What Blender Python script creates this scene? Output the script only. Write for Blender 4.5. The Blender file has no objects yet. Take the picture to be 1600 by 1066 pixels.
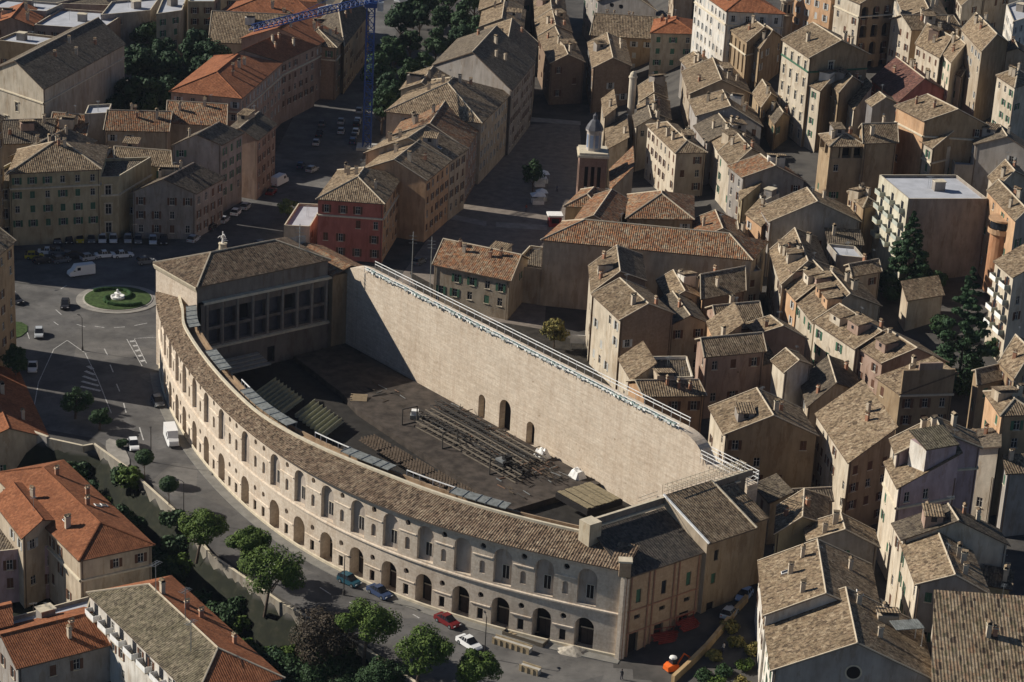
import bpy, math, random
from mathutils import Vector, Matrix
random.seed(7)
C = bpy.context.scene.collection
SC = bpy.context.scene
# ---------------------------------------------------------------- camera, sky, sun
cam_d = bpy.data.cameras.new('camera'); cam = bpy.data.objects.new('camera', cam_d); C.objects.link(cam)
_t, _r = math.radians(21.3), math.radians(3.2)
_fw = Vector((0, math.cos(_t), -math.sin(_t))); _rt = Vector((1, 0, 0)); _up = _rt.cross(_fw)
_rt2 = _rt*math.cos(_r) + _up*math.sin(_r); _up2 = _up*math.cos(_r) - _rt*math.sin(_r)
M = Matrix.Identity(4)
for i in range(3):
    M[i][0] = _rt2[i]; M[i][1] = _up2[i]; M[i][2] = -_fw[i]
M[2][3] = 171.0
cam.matrix_world = M
cam_d.sensor_width = 36; cam_d.lens = 36*3600/1600; cam_d.clip_start = 1; cam_d.clip_end = 6000
SC.camera = cam
AZ, EL = -14.5, 31                      # direction the shadows fall (deg from +X), sun height
w = bpy.data.worlds.new('World'); SC.world = w; w.use_nodes = True
nt = w.node_tree; bg = nt.nodes['Background']
sky = nt.nodes.new('ShaderNodeTexSky'); sky.sky_type = 'NISHITA'; sky.sun_disc = False; sky.ozone_density = 3.0; sky.altitude = 2600; sky.dust_density = .4
sky.sun_elevation = math.radians(EL)
az_to = math.radians(AZ+180)
sky.sun_rotation = math.pi/2 - az_to
nt.links.new(sky.outputs[0], bg.inputs[0]); bg.inputs[1].default_value = 0.05
sd = bpy.data.lights.new('sun', 'SUN'); sd.energy = 5.0; sd.angle = math.radians(.5); sd.color = (1, .935, .83)
so = bpy.data.objects.new('sun', sd); C.objects.link(so)
_d = Vector((math.cos(math.radians(AZ))*math.cos(math.radians(EL)), math.sin(math.radians(AZ))*math.cos(math.radians(EL)), -math.sin(math.radians(EL))))
so.rotation_euler = _d.to_track_quat('-Z', 'Y').to_euler(); so.location = (-300, 600, 400)
SC.view_settings.view_transform = 'Standard'; SC.view_settings.look = 'None'
SC.view_settings.exposure = .25; SC.view_settings.gamma = 1
BLD = [
["palace","tall ochre hall with brown pilasters on its sunlit side, upper right of the bell tower",[[54.44,612.86],[57.88,600.13],[67.1,609.69],[63.66,622.42]],11.26,25.94,"y","oc","c","pil=1,f=0,l=0"],
["house","narrow ochre wing right behind the pilastered hall",[[59.71,603.78],[61.19,598.21],[68.38,611.81],[66.9,617.38]],12.35,24.75,"y","oc","c","f=.33,l=.5"],
["palace","white palazzo with red hipped roof and brilliant sunlit end at the top of the photo",[[45.86,637.91],[52.88,612.77],[68.39,613.16],[61.38,638.29]],8.73,30.98,"h","wh","r","f=1,l=.8,sh=w"],
["house","grey house with two white-ringed round windows at the top edge",[[16.6,713.4],[20.43,693.04],[37.81,684.08],[33.98,704.44]],-2.34,13.6,"y","gr","c","rw=1,f=0,l=.6"],
["house","beige house with small red hipped roof and green shutters above the bell tower",[[36.22,656.26],[34.6,640.33],[47.21,642.21],[48.84,658.15]],2.83,17.23,"h","st","r","f=1,sh=g"],
["house","wide low-roofed tan house left of the small red hipped roof",[[20.47,677.35],[18.09,658.75],[36.38,658.41],[38.76,677.01]],-2.24,11.16,"x","oc","c","f=.8,sh=w"],
["house","brown roof-terrace house at the head of the piazza, right of the dark alley",[[17.2,648.89],[18.24,620.78],[28.73,625.09],[27.68,653.19]],-2.32,11.14,"y","br","c","f=.5,l=.7"],
["house","brick house closing the far end of the piazza between two alleys",[[2.9,658.87],[6.47,627.76],[15.82,631.26],[12.25,662.37]],-2.4,10.0,"y","br","c","f=.6,r=.2"],
["house","tan house second from the piazza end in the row between two alleys",[[1.63,678.89],[2.8,658.85],[12.4,665.52],[11.24,685.57]],-2.4,10.0,"y","oc","c","f=.33"],
["house","brown gabled house third from the piazza end in the row between two alleys",[[1.1,702.72],[1.75,678.46],[10.84,685.79],[10.19,710.05]],-2.4,10.0,"y","oc","c","f=.33"],
["house","pale house at the top edge in the row between two alleys",[[0.55,725.5],[1.37,702.79],[10.31,708.74],[9.49,731.45]],-2.4,10.0,"y","st","c","f=.33"],
["house","small house with lit tile roof right of the slender cream column",[[30.31,603.55],[30.06,587.99],[37.4,593.12],[37.64,608.68]],-0.18,11.22,"y","st","c","f=.33"],
["house","small house with lit tile roof just above the long cream house",[[29.55,585.44],[29.3,568.23],[37.56,574.12],[37.81,591.33]],-0.73,10.67,"y","st","c","f=.33"],
["house","long cream house with sunlit flank and brown hipped front right of the bell tower",[[30.94,557.18],[36.97,534.3],[44.16,536.15],[38.13,559.04]],-0.55,13.68,"h","cr","c","f=.8,l=.9,fw=st"],
["house","greenish-white house joined behind the long cream house",[[27.98,573.88],[28.35,563.05],[35.82,567.05],[35.45,577.88]],-1.02,11.38,"y","cr","d","f=.33,l=.6"],
["house","small grey house with roof terrace below the white palazzo",[[41.88,614.98],[43.62,605.64],[50.45,610.04],[48.71,619.39]],5.42,16.17,"y","gr","c","f=.3"],
["house","gabled house with broad olive-tan roof in the middle of the right-hand row",[[41.83,604.75],[42.71,582.44],[58.47,586.15],[57.59,608.46]],4.15,15.55,"y","st","c","f=.33"],
["house","grey-gabled house with bright tile slope right of the long cream house",[[42.32,575.21],[43.3,560.92],[59.02,555.08],[58.04,569.36]],3.28,15.68,"y","gr","c","f=.33"],
["house","dark-roofed house with ringed skylight below the grey gable",[[42.6,556.68],[44.94,542.8],[56.53,547.44],[54.19,561.33]],2.82,14.27,"y","gr","d","f=.33"],
["house","tan-roofed house with white verge below the dark ringed roof",[[45.96,545.38],[47.57,532.61],[55.78,538.01],[54.17,550.77]],3.09,14.49,"y","cr","c","f=.33"],
["house","cream house with olive tile slope above the orange-tan gable",[[47.01,531.58],[49.25,520.19],[58.55,530.07],[56.31,541.46]],2.81,15.21,"y","cr","c","l=.6,f=.33"],
["house","grey-gabled house with rusty orange tiles and cream arched flank",[[48.57,517.47],[51.06,509.42],[65.05,509.25],[62.57,517.3]],2.47,16.0,"y","gr","o","l=.9,f=.33"],
["block","orange apartment block cut by the top edge of the photo",[[73.22,633.95],[81.81,621.61],[88.7,633.32],[80.11,645.66]],17.02,33.42,"f","or","c","f=.3,l=1,sh=w"],
["palace","palazzo with two storeys of dark arched loggias at the top right",[[82.7,620.09],[87.91,608.38],[97.73,614.02],[92.52,625.73]],16.66,36.06,"y","cr","c","log=1,l=.7,fw=oc"],
["house","cream house with pale blue flank right of the arched loggias",[[101.99,640.17],[100.89,610.44],[112.21,610.04],[113.32,639.77]],18.23,32.63,"y","cr","c","l=.8,f=.33"],
["house","cream and brown house with long flat tile roof under the top-right gables",[[96.87,609.81],[100.89,599.52],[114.42,602.11],[110.4,612.4]],17.41,31.81,"x","cr","c","l=.9,f=0,fw=oc"],
["house","cream row house with five tall windows facing left, upper right",[[101.28,592.28],[105.44,579.33],[112.89,593.98],[108.73,606.93]],16.33,29.73,"y","cr","c","l=1,f=0"],
["house","cream house with small terrace notch joined to the tall roof tower",[[106.1,584.11],[107.26,572.27],[115.46,584.34],[114.3,596.19]],15.97,30.37,"y","cr","c","l=.8,f=.3"],
["house","low cream annex at the foot of the tall house with sweeping roof",[[108.4,578.75],[110.26,572.46],[115.89,582.79],[114.03,589.08]],16.33,26.73,"y","cr","c","l=.9"],
["house","tall house with one sweeping tile slope and dovecote at upper right",[[111.2,584.01],[112.57,562.02],[121.02,572.86],[119.65,594.85]],15.75,36.15,"y","st","c","l=.6,f=0,fw=oc"],
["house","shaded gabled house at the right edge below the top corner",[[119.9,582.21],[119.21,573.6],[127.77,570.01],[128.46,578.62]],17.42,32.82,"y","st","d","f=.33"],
["house","cream hipped house rising at the right edge above the modern grey house",[[116.0,556.46],[118.42,545.86],[124.72,553.17],[122.3,563.77]],15.1,31.5,"h","cr","c","l=.6,f=.3"],
["palace","tall cream palazzo with long sunlit front of grand windows and roof attic",[[64.41,573.51],[69.48,556.6],[84.83,563.68],[79.75,580.59]],9.96,33.36,"y","cr","c","l=1,f=.33,fw=oc,cor=g,win=big"],
["house","narrow cream house leaning on the tall palazzo with brown end wall",[[70.02,557.3],[72.32,552.31],[79.75,562.88],[77.45,567.86]],9.94,26.34,"y","cr","c","l=.9,f=0,fw=oc"],
["house","brown house with a thin sunlit edge left of the slate-grey tower",[[75.35,558.47],[76.67,550.21],[83.55,560.24],[82.23,568.51]],10.3,26.7,"y","oc","c","f=0,l=.5"],
["house","small white-sided house between brown wall and slate-grey tower",[[79.61,557.07],[80.52,548.44],[85.63,557.49],[84.72,566.12]],10.63,23.03,"sl","cr","c","l=.9,f=0"],
["tower_house","slate-grey windowless tower house with bright white edge",[[83.11,545.76],[83.93,541.84],[90.37,546.13],[89.54,550.05]],10.48,25.88,"y","sl","c","l=.4,f=0"],
["house","house with dark red cluttered roof terrace and many chimneys",[[87.32,569.49],[91.43,549.41],[104.77,562.74],[100.66,582.82]],12.09,25.49,"y","re","e","f=0,chim=6"],
["house","ochre house with open loggia under a pyramid tile roof",[[69.48,521.8],[70.8,512.55],[78.9,514.14],[77.58,523.39]],6.3,23.7,"h","oc","c","bel=1,l=.6,f=.4"],
["house","ochre block joined right of the belvedere house",[[79.1,525.31],[78.55,513.19],[86.35,515.47],[86.89,527.58]],7.29,24.69,"x","oc","c","f=.6,sh=w"],
["palace","apricot upper storey palazzo with plain sunlit wall at right",[[87.51,528.29],[92.48,516.88],[106.64,516.28],[101.68,527.68]],9.34,29.74,"y","or","c","l=.1,f=.33,fw=oc"],
["palace","cream palazzo wing with row of shuttered windows below the apricot storey",[[87.94,530.97],[94.29,512.65],[104.41,521.6],[98.06,539.92]],9.2,24.6,"y","cr","c","l=1,f=0,fw=oc,sh=g"],
["house","grey gabled house behind the flat grey terrace at right",[[104.08,523.15],[104.1,513.17],[116.54,506.49],[116.52,516.48]],10.48,25.88,"y","gr","d","f=.33"],
["house","cream house with small flat terrace left of the grey gable",[[98.66,523.06],[98.28,516.02],[105.19,520.32],[105.57,527.36]],10.0,23.4,"f","cr","w","f=.5,l=.5"],
["house","low house with flat slate-grey terrace behind the modern block",[[99.95,519.42],[99.9,512.5],[114.58,514.16],[114.63,521.08]],9.89,20.29,"f","gr","w","f=.33"],
["block","modern apartment block with flat white-grey roof and green balconies",[[79.01,489.2],[83.06,472.52],[100.62,475.72],[96.57,492.4]],4.45,23.85,"f","lk","w","l=0,bal=1,f=0,lw=gy"],
["house","small ochre tower-like house between grey gable and modern block",[[74.0,498.48],[76.08,487.78],[79.52,490.61],[77.44,501.31]],4.88,17.28,"h","oc","c","l=.7,f=0"],
["house","broad grey-plastered gable with two small dark windows",[[53.74,489.65],[54.99,480.69],[74.98,484.24],[73.72,493.2]],1.62,15.02,"y","gr","c","f=.33,chim=1"],
["house","tiny mustard-yellow house beneath the orange-tiled gable",[[50.53,509.02],[50.68,503.6],[55.15,508.5],[55.01,513.92]],2.16,12.56,"sl","ye","c","f=.4"],
["house","tiny white house with roof terrace beside the broad grey gable",[[54.72,506.52],[55.32,501.24],[59.62,508.1],[59.02,513.38]],3.03,12.43,"f","wh","w","f=.4"],
["house","narrow house with lit apricot corner at the foot of the broad grey gable",[[50.78,491.58],[53.54,483.78],[56.62,488.13],[53.86,495.93]],1.48,12.95,"sl","or","c","f=.33"],
["house","orange building with round balcony bay at the right edge",[[100.76,476.96],[103.05,457.18],[108.07,462.29],[105.79,482.07]],5.51,25.91,"y","or","c","l=.3,f=.33,bay=1,fw=gr"],
["house","tan-roofed house wedged behind the flat roof of the modern block",[[104.85,497.29],[105.42,489.73],[113.74,498.28],[113.17,505.84]],8.58,22.98,"y","st","c","f=.33"],
["block","cream block with stacked balconies at the right edge",[[96.31,440.13],[98.33,431.31],[105.84,436.83],[103.82,445.65]],2.96,22.36,"sl","cr","c","l=.6,bal=1"],
["row_house","topmost house of the long diagonal row in the right-hand quarter",[[54.27,468.99],[54.98,448.27],[65.94,458.78],[65.23,479.5]],-0.19,12.21,"y","cr","c","l=.6,f=0,dor=2"],
["row_house","second house of the long diagonal row with bright apricot flank",[[55.34,451.21],[57.45,441.82],[70.23,452.33],[68.13,461.72]],-0.23,11.17,"y","or","c","l=.8,f=0,dor=2"],
["row_house","third house of the long diagonal row, roof full of dormers",[[57.57,442.74],[59.83,430.25],[74.58,442.09],[72.32,454.58]],-0.56,10.84,"y","cr","c","l=.6,f=0,dor=3"],
["row_house","fourth house of the long diagonal row with long cream windowed flank",[[59.87,428.6],[66.22,415.1],[76.37,421.08],[70.03,434.58]],-0.79,11.61,"y","cr","c","l=.9,f=0,dor=2"],
["row_house","fifth house of the long diagonal row with pinkish gable",[[66.54,416.94],[70.56,408.34],[83.06,410.77],[79.04,419.37]],-0.82,11.58,"y","pk","c","l=.9,f=0,dor=1"],
["row_house","last house of the long diagonal row, brown front with shuttered windows and parapet",[[68.62,399.42],[71.76,392.34],[81.64,394.47],[78.5,401.55]],-1.4,12.0,"sl","oc","c","l=.7,f=1,sh=b,par=1"],
["shed","small low tile-roofed outbuilding between the two dark conifers",[[80.77,454.23],[81.38,449.11],[89.28,453.64],[88.68,458.77]],2.51,9.91,"sf","st","c","f=.33"],
["house","low house with grey-white flat terrace behind the diagonal row",[[67.15,475.07],[68.47,467.56],[74.37,466.81],[73.05,474.31]],2.51,11.91,"f","gr","w","f=.33"],
["house","cluttered small house behind the diagonal row near the spruce",[[70.03,463.88],[70.84,457.75],[77.06,461.85],[76.24,467.98]],2.06,11.46,"x","st","c","f=.33"],
["house","dark lean-to roof behind the topmost row house",[[67.45,480.23],[67.79,476.01],[74.85,476.02],[74.52,480.24]],3.05,12.45,"sf","gr","d","f=.33"],
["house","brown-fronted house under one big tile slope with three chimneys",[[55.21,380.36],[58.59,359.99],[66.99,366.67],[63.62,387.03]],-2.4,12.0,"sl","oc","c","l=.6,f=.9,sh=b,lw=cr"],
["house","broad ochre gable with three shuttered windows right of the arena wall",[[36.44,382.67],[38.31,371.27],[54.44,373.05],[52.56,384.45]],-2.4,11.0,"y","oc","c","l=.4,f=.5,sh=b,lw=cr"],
["house","narrow white-fronted house standing above a shaded court",[[49.91,409.16],[51.68,403.92],[56.96,408.37],[55.19,413.6]],-2.02,10.38,"y","wh","c","l=.3,f=.4,lw=cr"],
["house","low pinkish gable beside the start of the long alley",[[46.52,429.66],[48.3,424.95],[57.64,424.04],[55.86,428.75]],-1.68,9.72,"y","pk","c","f=.33"],
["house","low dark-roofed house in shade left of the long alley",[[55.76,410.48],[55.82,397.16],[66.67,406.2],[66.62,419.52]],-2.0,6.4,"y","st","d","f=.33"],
["palace","upper part of the lilac-pink house with wide tiled gable",[[63.04,347.06],[63.14,341.73],[77.36,346.12],[77.25,351.46]],1.6,22.0,"y","li","c","l=.3,f=0,lw=cr"],
["palace","lower lilac-pink tower block with tall lit flank",[[62.08,344.68],[62.88,335.17],[72.99,340.51],[72.2,350.03]],1.6,19.0,"sl","li","c","l=.5,f=.33,lw=cr,dorl=1"],
["house","brown house with mottled tan roof behind the peach tower house",[[86.4,400.54],[86.15,394.04],[93.57,399.19],[93.82,405.68]],-0.44,13.96,"x","oc","c","f=.33"],
["house","brown gable at the right edge above the peach tower house",[[90.85,399.81],[92.22,392.64],[99.62,404.32],[98.24,411.49]],-0.07,16.33,"y","oc","c","f=.33"],
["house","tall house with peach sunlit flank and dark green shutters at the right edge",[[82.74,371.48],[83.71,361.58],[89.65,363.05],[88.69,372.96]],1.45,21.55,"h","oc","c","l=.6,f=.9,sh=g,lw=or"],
["house","blue-grey shaded house at the right edge beside a dark lane",[[84.25,357.2],[84.23,353.68],[89.06,354.91],[89.09,358.43]],1.97,14.37,"sf","gr","c","f=.3"],
["shed","small mossy-roofed house behind the arena annex",[[43.14,361.39],[45.29,354.85],[48.71,356.16],[46.56,362.69]],-2.4,6.0,"sl","st","d","f=0"],
["house","small dark-tiled house left of the three-chimney house",[[49.08,360.19],[49.57,355.56],[55.87,357.09],[55.38,361.73]],-2.4,6.0,"x","st","d","f=0"],
["house","small pale yellow house with two-tone tile roof near the arena annex",[[45.32,344.49],[44.08,334.57],[52.6,338.97],[53.85,348.89]],-2.4,9.98,"y","ye","c","f=.5"],
["house","low grey-green gable with bright half roof near the lower right",[[49.13,337.95],[49.19,332.69],[60.05,331.85],[59.99,337.11]],1.6,10.0,"y","gr","c","f=.33,l=.7,lw=wh"],
["house","house with wide tile slope and white chimney at the lower right",[[40.16,319.57],[39.61,302.48],[56.59,303.47],[57.14,320.56]],-0.33,12.07,"y","wh","c","l=.4,f=0,sky=2"],
["house","grey gable with a black round window at the bottom edge",[[40.03,305.74],[39.73,289.57],[62.57,289.35],[62.87,305.52]],-2.28,10.12,"y","gr","c","l=.7,f=0,lw=wh,oc=1"],
["house","huge mottled tile roof in the bottom right corner",[[64.43,303.48],[61.81,283.55],[79.5,283.02],[82.12,302.94]],1.0,9.4,"sf","cr","v","l=0,f=0,lines=1"],
["house","house with tan tile slope and grey gable in the lower right lane",[[62.33,323.32],[62.65,309.4],[72.92,307.56],[72.6,321.48]],1.6,15.0,"y","gr","c","l=.5,f=.33,lw=cr"],
["house","cream house with dark roof, terrace and small chimneys beside the lilac tower",[[61.55,327.69],[62.19,322.54],[78.34,322.68],[77.69,327.84]],1.6,16.0,"y","cr","d","l=.6,f=.4,chim=3"],
["house","cream house with dark lean roof and two dark windows right of the lilac tower",[[71.02,372.51],[69.63,364.87],[82.82,356.66],[84.21,364.3]],-2.22,12.18,"sl","cr","d","f=.5,l=0"],
["house","low mustard house wall at the end of the lower right lane",[[75.33,321.83],[74.66,318.72],[78.5,317.68],[79.18,320.8]],1.6,11.0,"sf","ye","d","f=.33"],
["church","long church building with rust-speckled hipped roof and blank shaded wall",[[9.74,478.38],[5.5,465.79],[49.51,460.19],[53.75,472.79]],-2.4,13.0,"h","st","o","f=0,l=0"],
["church","back wing of the church with orange-brown roof and shaded court wall",[[24.85,503.15],[23.99,486.29],[38.61,488.13],[39.46,504.99]],-2.22,12.18,"h","oc","o","f=.5,sh=w"],
["church","left wing of the church court with rust and tan tiles",[[16.38,500.82],[12.18,481.83],[20.68,480.2],[24.88,499.19]],-2.4,12.0,"y","st","o","f=0"],
["church","low tiled wing at the foot of the bell tower",[[14.17,508.6],[10.4,496.04],[17.82,496.59],[21.59,509.15]],-2.4,11.0,"h","oc","o","f=0"],
["house","cream-edged house with orange-speckled roof right of the church court",[[38.96,492.35],[39.79,480.28],[49.74,481.03],[48.92,493.1]],-0.89,10.51,"y","cr","o","f=0"],
["house","small dark-roofed house at the right end of the church",[[46.8,492.46],[46.66,487.36],[50.75,483.09],[50.89,488.19]],0.47,9.87,"y","oc","d","f=0"],
["shed","small apse roof with bright orange tiles behind the bell tower",[[21.04,526.01],[20.85,510.05],[26.08,517.6],[26.26,533.56]],-2.28,11.12,"sl","st","o","f=0"],
["house","thin olive-roofed house behind the bell tower",[[21.02,575.03],[21.07,552.21],[26.09,555.57],[26.05,578.39]],-2.15,8.25,"sl","st","c","f=0"],
["house","tiny raised roof lantern house above the bell tower",[[20.1,588.43],[20.52,571.09],[23.36,574.23],[22.94,591.57]],-2.14,11.26,"sl","st","c","f=0"],
["house","rough stone house with patchy red roof standing behind the arena wall",[[-13.82,476.9],[-17.44,462.99],[-1.22,455.68],[2.4,469.59]],-2.4,7.0,"x","st","o","f=.8,r=.2,sh=g,chim=4"],
["house","low brick annex with red-edged roof terrace beside the patchy-roofed house",[[2.77,481.44],[-1.01,467.68],[5.69,465.9],[9.47,479.66]],-2.4,5.5,"f","st","d","f=0"],
["house","brick gable house with sunlit yellow stone flank beyond the arena wall",[[15.86,433.29],[20.85,420.12],[31.27,425.07],[26.27,438.23]],-2.4,13.0,"y","br","c","l=.6,f=.33,lw=cr"],
["house","tile-roofed house with brick dormer behind the brick gable house",[[15.21,450.09],[15.55,434.61],[26.48,443.36],[26.15,458.84]],-2.4,13.0,"y","br","c","l=.3,f=0,dor=1,lw=cr"],
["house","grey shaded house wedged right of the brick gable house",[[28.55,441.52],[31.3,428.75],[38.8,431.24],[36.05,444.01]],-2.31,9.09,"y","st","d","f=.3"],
["house","house with lit square roof and white chimney behind the brick gable",[[38.33,454.01],[38.23,441.47],[47.3,447.78],[47.4,460.32]],-1.93,10.47,"x","br","c","f=.33,chim=2,lw=or,l=.2"],
["house","dark little house with tan eave between brick dormer and white chimney",[[29.78,454.47],[31.54,442.78],[37.99,445.96],[36.23,457.65]],-2.21,9.19,"y","st","c","f=0"],
["house","small house with white corrugated terrace at the end of the church lane",[[43.59,464.03],[44.91,457.98],[52.06,461.77],[50.73,467.82]],-0.96,9.44,"f","st","w","f=.33"],
["house","pink house with mossy square roof in the crowded middle quarter",[[39.23,438.85],[40.83,426.56],[49.77,430.26],[48.17,442.55]],-2.05,9.35,"x","pk","c","f=.3"],
["house","slim orange-plastered tower house in the crowded middle quarter",[[38.45,426.25],[39.46,415.62],[44.46,419.78],[43.45,430.41]],-2.24,11.16,"sl","or","c","f=.33,l=.3"],
["house","cream house with greenish tile slope tight behind the arena wall",[[20.74,409.42],[22.86,399.09],[27.03,402.58],[24.92,412.91]],-2.4,9.0,"sl","cr","c","l=.4,f=0"],
["house","house with dark cluttered roof terrace and white parapet behind the arena",[[26.5,412.33],[27.14,401.63],[34.51,402.98],[33.87,413.69]],-2.4,8.0,"f","wh","d","f=0"],
["house","terracotta house with hipped tile roof and one shuttered window behind the arena",[[22.36,400.3],[25.02,393.93],[36.11,395.88],[33.45,402.26]],-2.4,8.0,"x","or","c","f=.5,sh=b"],
["house","salmon-brown house with small tile roof and red shutter",[[35.84,416.27],[36.96,407.84],[48.45,412.49],[47.33,420.92]],-2.35,11.05,"x","pk","c","f=.4,l=.3"],
["house","low brownish wing below the salmon-brown house",[[41.71,415.64],[43.7,411.09],[51.39,417.47],[49.4,422.03]],-2.18,7.22,"sf","pk","d","f=.33"],
["palace","red palazzo with tan hipped roof standing behind the arena's left wing",[[-42.18,509.92],[-44.83,488.15],[-30.21,487.41],[-27.56,509.19]],-2.4,12.0,"h","re","c","f=.8,l=.5,r=.9,rw2=or,cor=w"],
["annex","low flat-roofed stone annex with white parapet left of the red palazzo",[[-51.07,506.66],[-52.56,490.23],[-46.7,490.37],[-45.21,506.79]],-2.4,4.0,"f","st","w","f=0,l=0"],
["row_house","orange-plastered row house next behind the red palazzo",[[-32.04,524.5],[-36.66,508.42],[-21.62,503.29],[-17.0,519.37]],-2.4,13.0,"y","or","c","f=0,r=.9"],
["row_house","row house with bright left slope and skylights facing the piazza",[[-33.48,532.07],[-36.9,521.89],[-16.88,519.59],[-13.46,529.76]],-2.4,13.0,"y","st","c","f=0,r=.9,sky=2"],
["row_house","pinkish row house with small red roof patch facing the piazza",[[-29.07,563.09],[-31.83,541.56],[-13.56,533.57],[-10.79,555.1]],-2.4,12.0,"y","pk","o","f=.33,r=.9"],
["row_house","wide row house with tan hipped roof midway along the piazza",[[-27.69,585.14],[-34.42,555.37],[-10.62,549.74],[-3.89,579.51]],-2.4,14.0,"h","st","c","f=.33,r=.9"],
["row_house","small gabled back house left behind the wide hipped row house",[[-30.14,592.78],[-32.18,576.14],[-21.57,573.1],[-19.53,589.74]],-2.4,14.0,"y","st","c","f=.33"],
["row_house","pale-gabled row house rising highest along the piazza",[[-19.7,627.18],[-25.12,597.41],[-3.76,576.29],[1.66,606.07]],-2.4,15.5,"y","gr","d","f=.33,r=.9"],
["row_house","row house with roof terrace at the far corner of the piazza",[[-12.61,648.26],[-13.12,625.82],[1.82,612.53],[2.33,634.97]],-2.4,14.0,"y","st","c","f=.33,r=.6"],
["row_house","tan gabled house in the narrow row above the piazza corner",[[-14.15,685.99],[-14.42,661.76],[-2.0,661.35],[-1.73,685.57]],-2.4,11.0,"y","st","c","f=.33"],
["row_house","tan gabled house at the top edge above the piazza corner",[[-15.14,712.95],[-15.37,682.25],[-2.6,681.81],[-2.37,712.52]],-2.4,11.0,"y","oc","c","f=.33"],
["palace","long pale palazzo with dark grey roof at the far left",[[-134.93,561.23],[-118.46,547.58],[-107.04,595.63],[-123.5,609.29]],-2.4,17.0,"x","cr","d","f=0,l=.2,r=.8,big=1"],
["row_house","tall grey-gabled apartment house with brown avenue front, left of the avenue",[[-77.5,523.22],[-81.05,512.72],[-70.2,515.3],[-66.64,525.8]],-2.4,15.0,"y","gr","d","f=.33,r=1"],
["row_house","apartment house with brown avenue front behind the grey gable",[[-69.31,545.14],[-72.03,530.86],[-63.28,527.53],[-60.55,541.82]],-2.4,13.0,"y","pk","d","f=0,r=1"],
["row_house","grey corner house with two-tone roof and shuttered gable on the square",[[-82.69,507.48],[-87.28,494.81],[-73.37,496.3],[-68.79,508.97]],-2.4,9.0,"y","gr","d","f=.9,r=1,sh=b"],
["palace","pale yellow top storey with wide tan hipped roof above the left square",[[-114.57,502.46],[-112.88,484.83],[-94.06,491.67],[-95.75,509.3]],-2.4,15.0,"h","ye","c","f=1,sh=g"],
["palace","long yellow and brown arcaded building behind the parked cars on the square",[[-115.97,500.09],[-120.72,483.91],[-90.45,494.27],[-85.7,510.45]],-2.4,12.0,"f","ye","d","f=1,sh=b,big=1"],
["row_house","yellow house with low tile roof between two taller roofs at left",[[-96.88,525.85],[-94.75,515.93],[-82.06,515.03],[-84.19,524.96]],-2.4,9.0,"x","ye","c","f=1,sh=g"],
["row_house","house with orange tile roof behind the pale yellow top storey",[[-106.1,520.49],[-103.55,512.9],[-94.68,511.0],[-97.24,518.59]],-2.4,10.5,"x","ye","o","f=0"],
["row_house","dark ridge-roofed house behind the pale yellow top storey",[[-114.83,521.57],[-118.18,509.85],[-104.79,513.9],[-101.44,525.63]],-2.4,11.0,"y","oc","d","f=0"],
["annex","small flat yellow annex beside the grey corner house",[[-91.81,505.62],[-91.6,499.83],[-85.79,498.87],[-86.0,504.67]],-2.4,5.0,"f","ye","w","f=.8"],
["row_house","low house with patchy orange roof at centre left",[[-115.92,553.84],[-115.31,538.98],[-106.56,538.06],[-107.17,552.92]],-2.4,8.0,"x","gr","o","f=.33"],
["tower_house","squat grey rooftop tower with white parapet at centre left",[[-108.04,550.61],[-107.37,542.55],[-101.99,544.95],[-102.66,553.02]],-2.4,12.0,"f","gr","w","f=.33"],
["row_house","long shaded house with speckled orange roof at centre left",[[-102.28,552.01],[-101.65,538.9],[-86.78,540.62],[-87.41,553.73]],-2.4,10.0,"x","st","o","f=.5,sh=w"],
["row_house","house with cluttered rusty roof below the orange palazzo",[[-89.67,563.0],[-88.02,548.38],[-73.71,548.05],[-75.36,562.67]],-2.4,10.0,"x","st","o","f=.3,chim=4"],
["row_house","shaded low house at the left edge behind the yellow palace",[[-129.32,547.28],[-128.39,531.74],[-114.5,536.02],[-115.43,551.57]],-2.4,7.0,"x","st","d","f=.33"],
["palace","palazzo with bright orange hipped roof beside the avenue",[[-82.91,595.46],[-88.79,558.95],[-70.9,556.24],[-65.02,592.75]],-2.4,15.0,"h","pk","r","f=.5,r=.9,pil=1"],
["palace","long orange-roofed wing of the palazzo running up the avenue",[[-76.4,601.34],[-83.55,582.07],[-65.12,593.68],[-57.98,612.95]],-2.4,15.0,"y","pk","r","f=0,r=.9"],
["palace","far orange-roofed end of the avenue palazzo",[[-74.56,636.06],[-79.06,620.29],[-58.31,616.69],[-53.82,632.46]],-2.4,14.0,"y","pk","r","f=0,r=.9"],
["palace","brown hipped-roof building at the far end of the orange palazzo",[[-64.38,636.93],[-65.83,622.25],[-52.93,620.3],[-51.48,634.98]],-2.4,13.0,"h","br","c","f=.3,r=.8"],
["palace","long orange-roofed hall with white sunlit end at the top left",[[-88.36,675.02],[-92.51,653.22],[-59.37,653.33],[-55.22,675.13]],-2.4,11.0,"h","wh","r","f=.3"],
["row_house","low long tiled building below the top left orange hall",[[-92.7,667.77],[-90.94,642.37],[-66.55,643.1],[-68.3,668.5]],-2.4,7.0,"x","st","c","f=0"],
["row_house","red hipped house directly left of the blue crane mast",[[-61.99,659.42],[-63.66,642.48],[-52.29,641.91],[-50.63,658.85]],-2.4,11.0,"h","br","r","f=.33"],
["row_house","dark avenue building at the top left of the crane mast",[[-57.66,689.95],[-61.47,648.66],[-51.22,626.55],[-47.41,667.84]],-2.4,12.0,"h","oc","d","f=.3,r=.6"],
["row_house","red-roofed house in the top left corner",[[-152.79,653.06],[-152.35,635.41],[-139.79,636.66],[-140.23,654.31]],-2.4,10.0,"y","pk","r","f=.3"],
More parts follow.
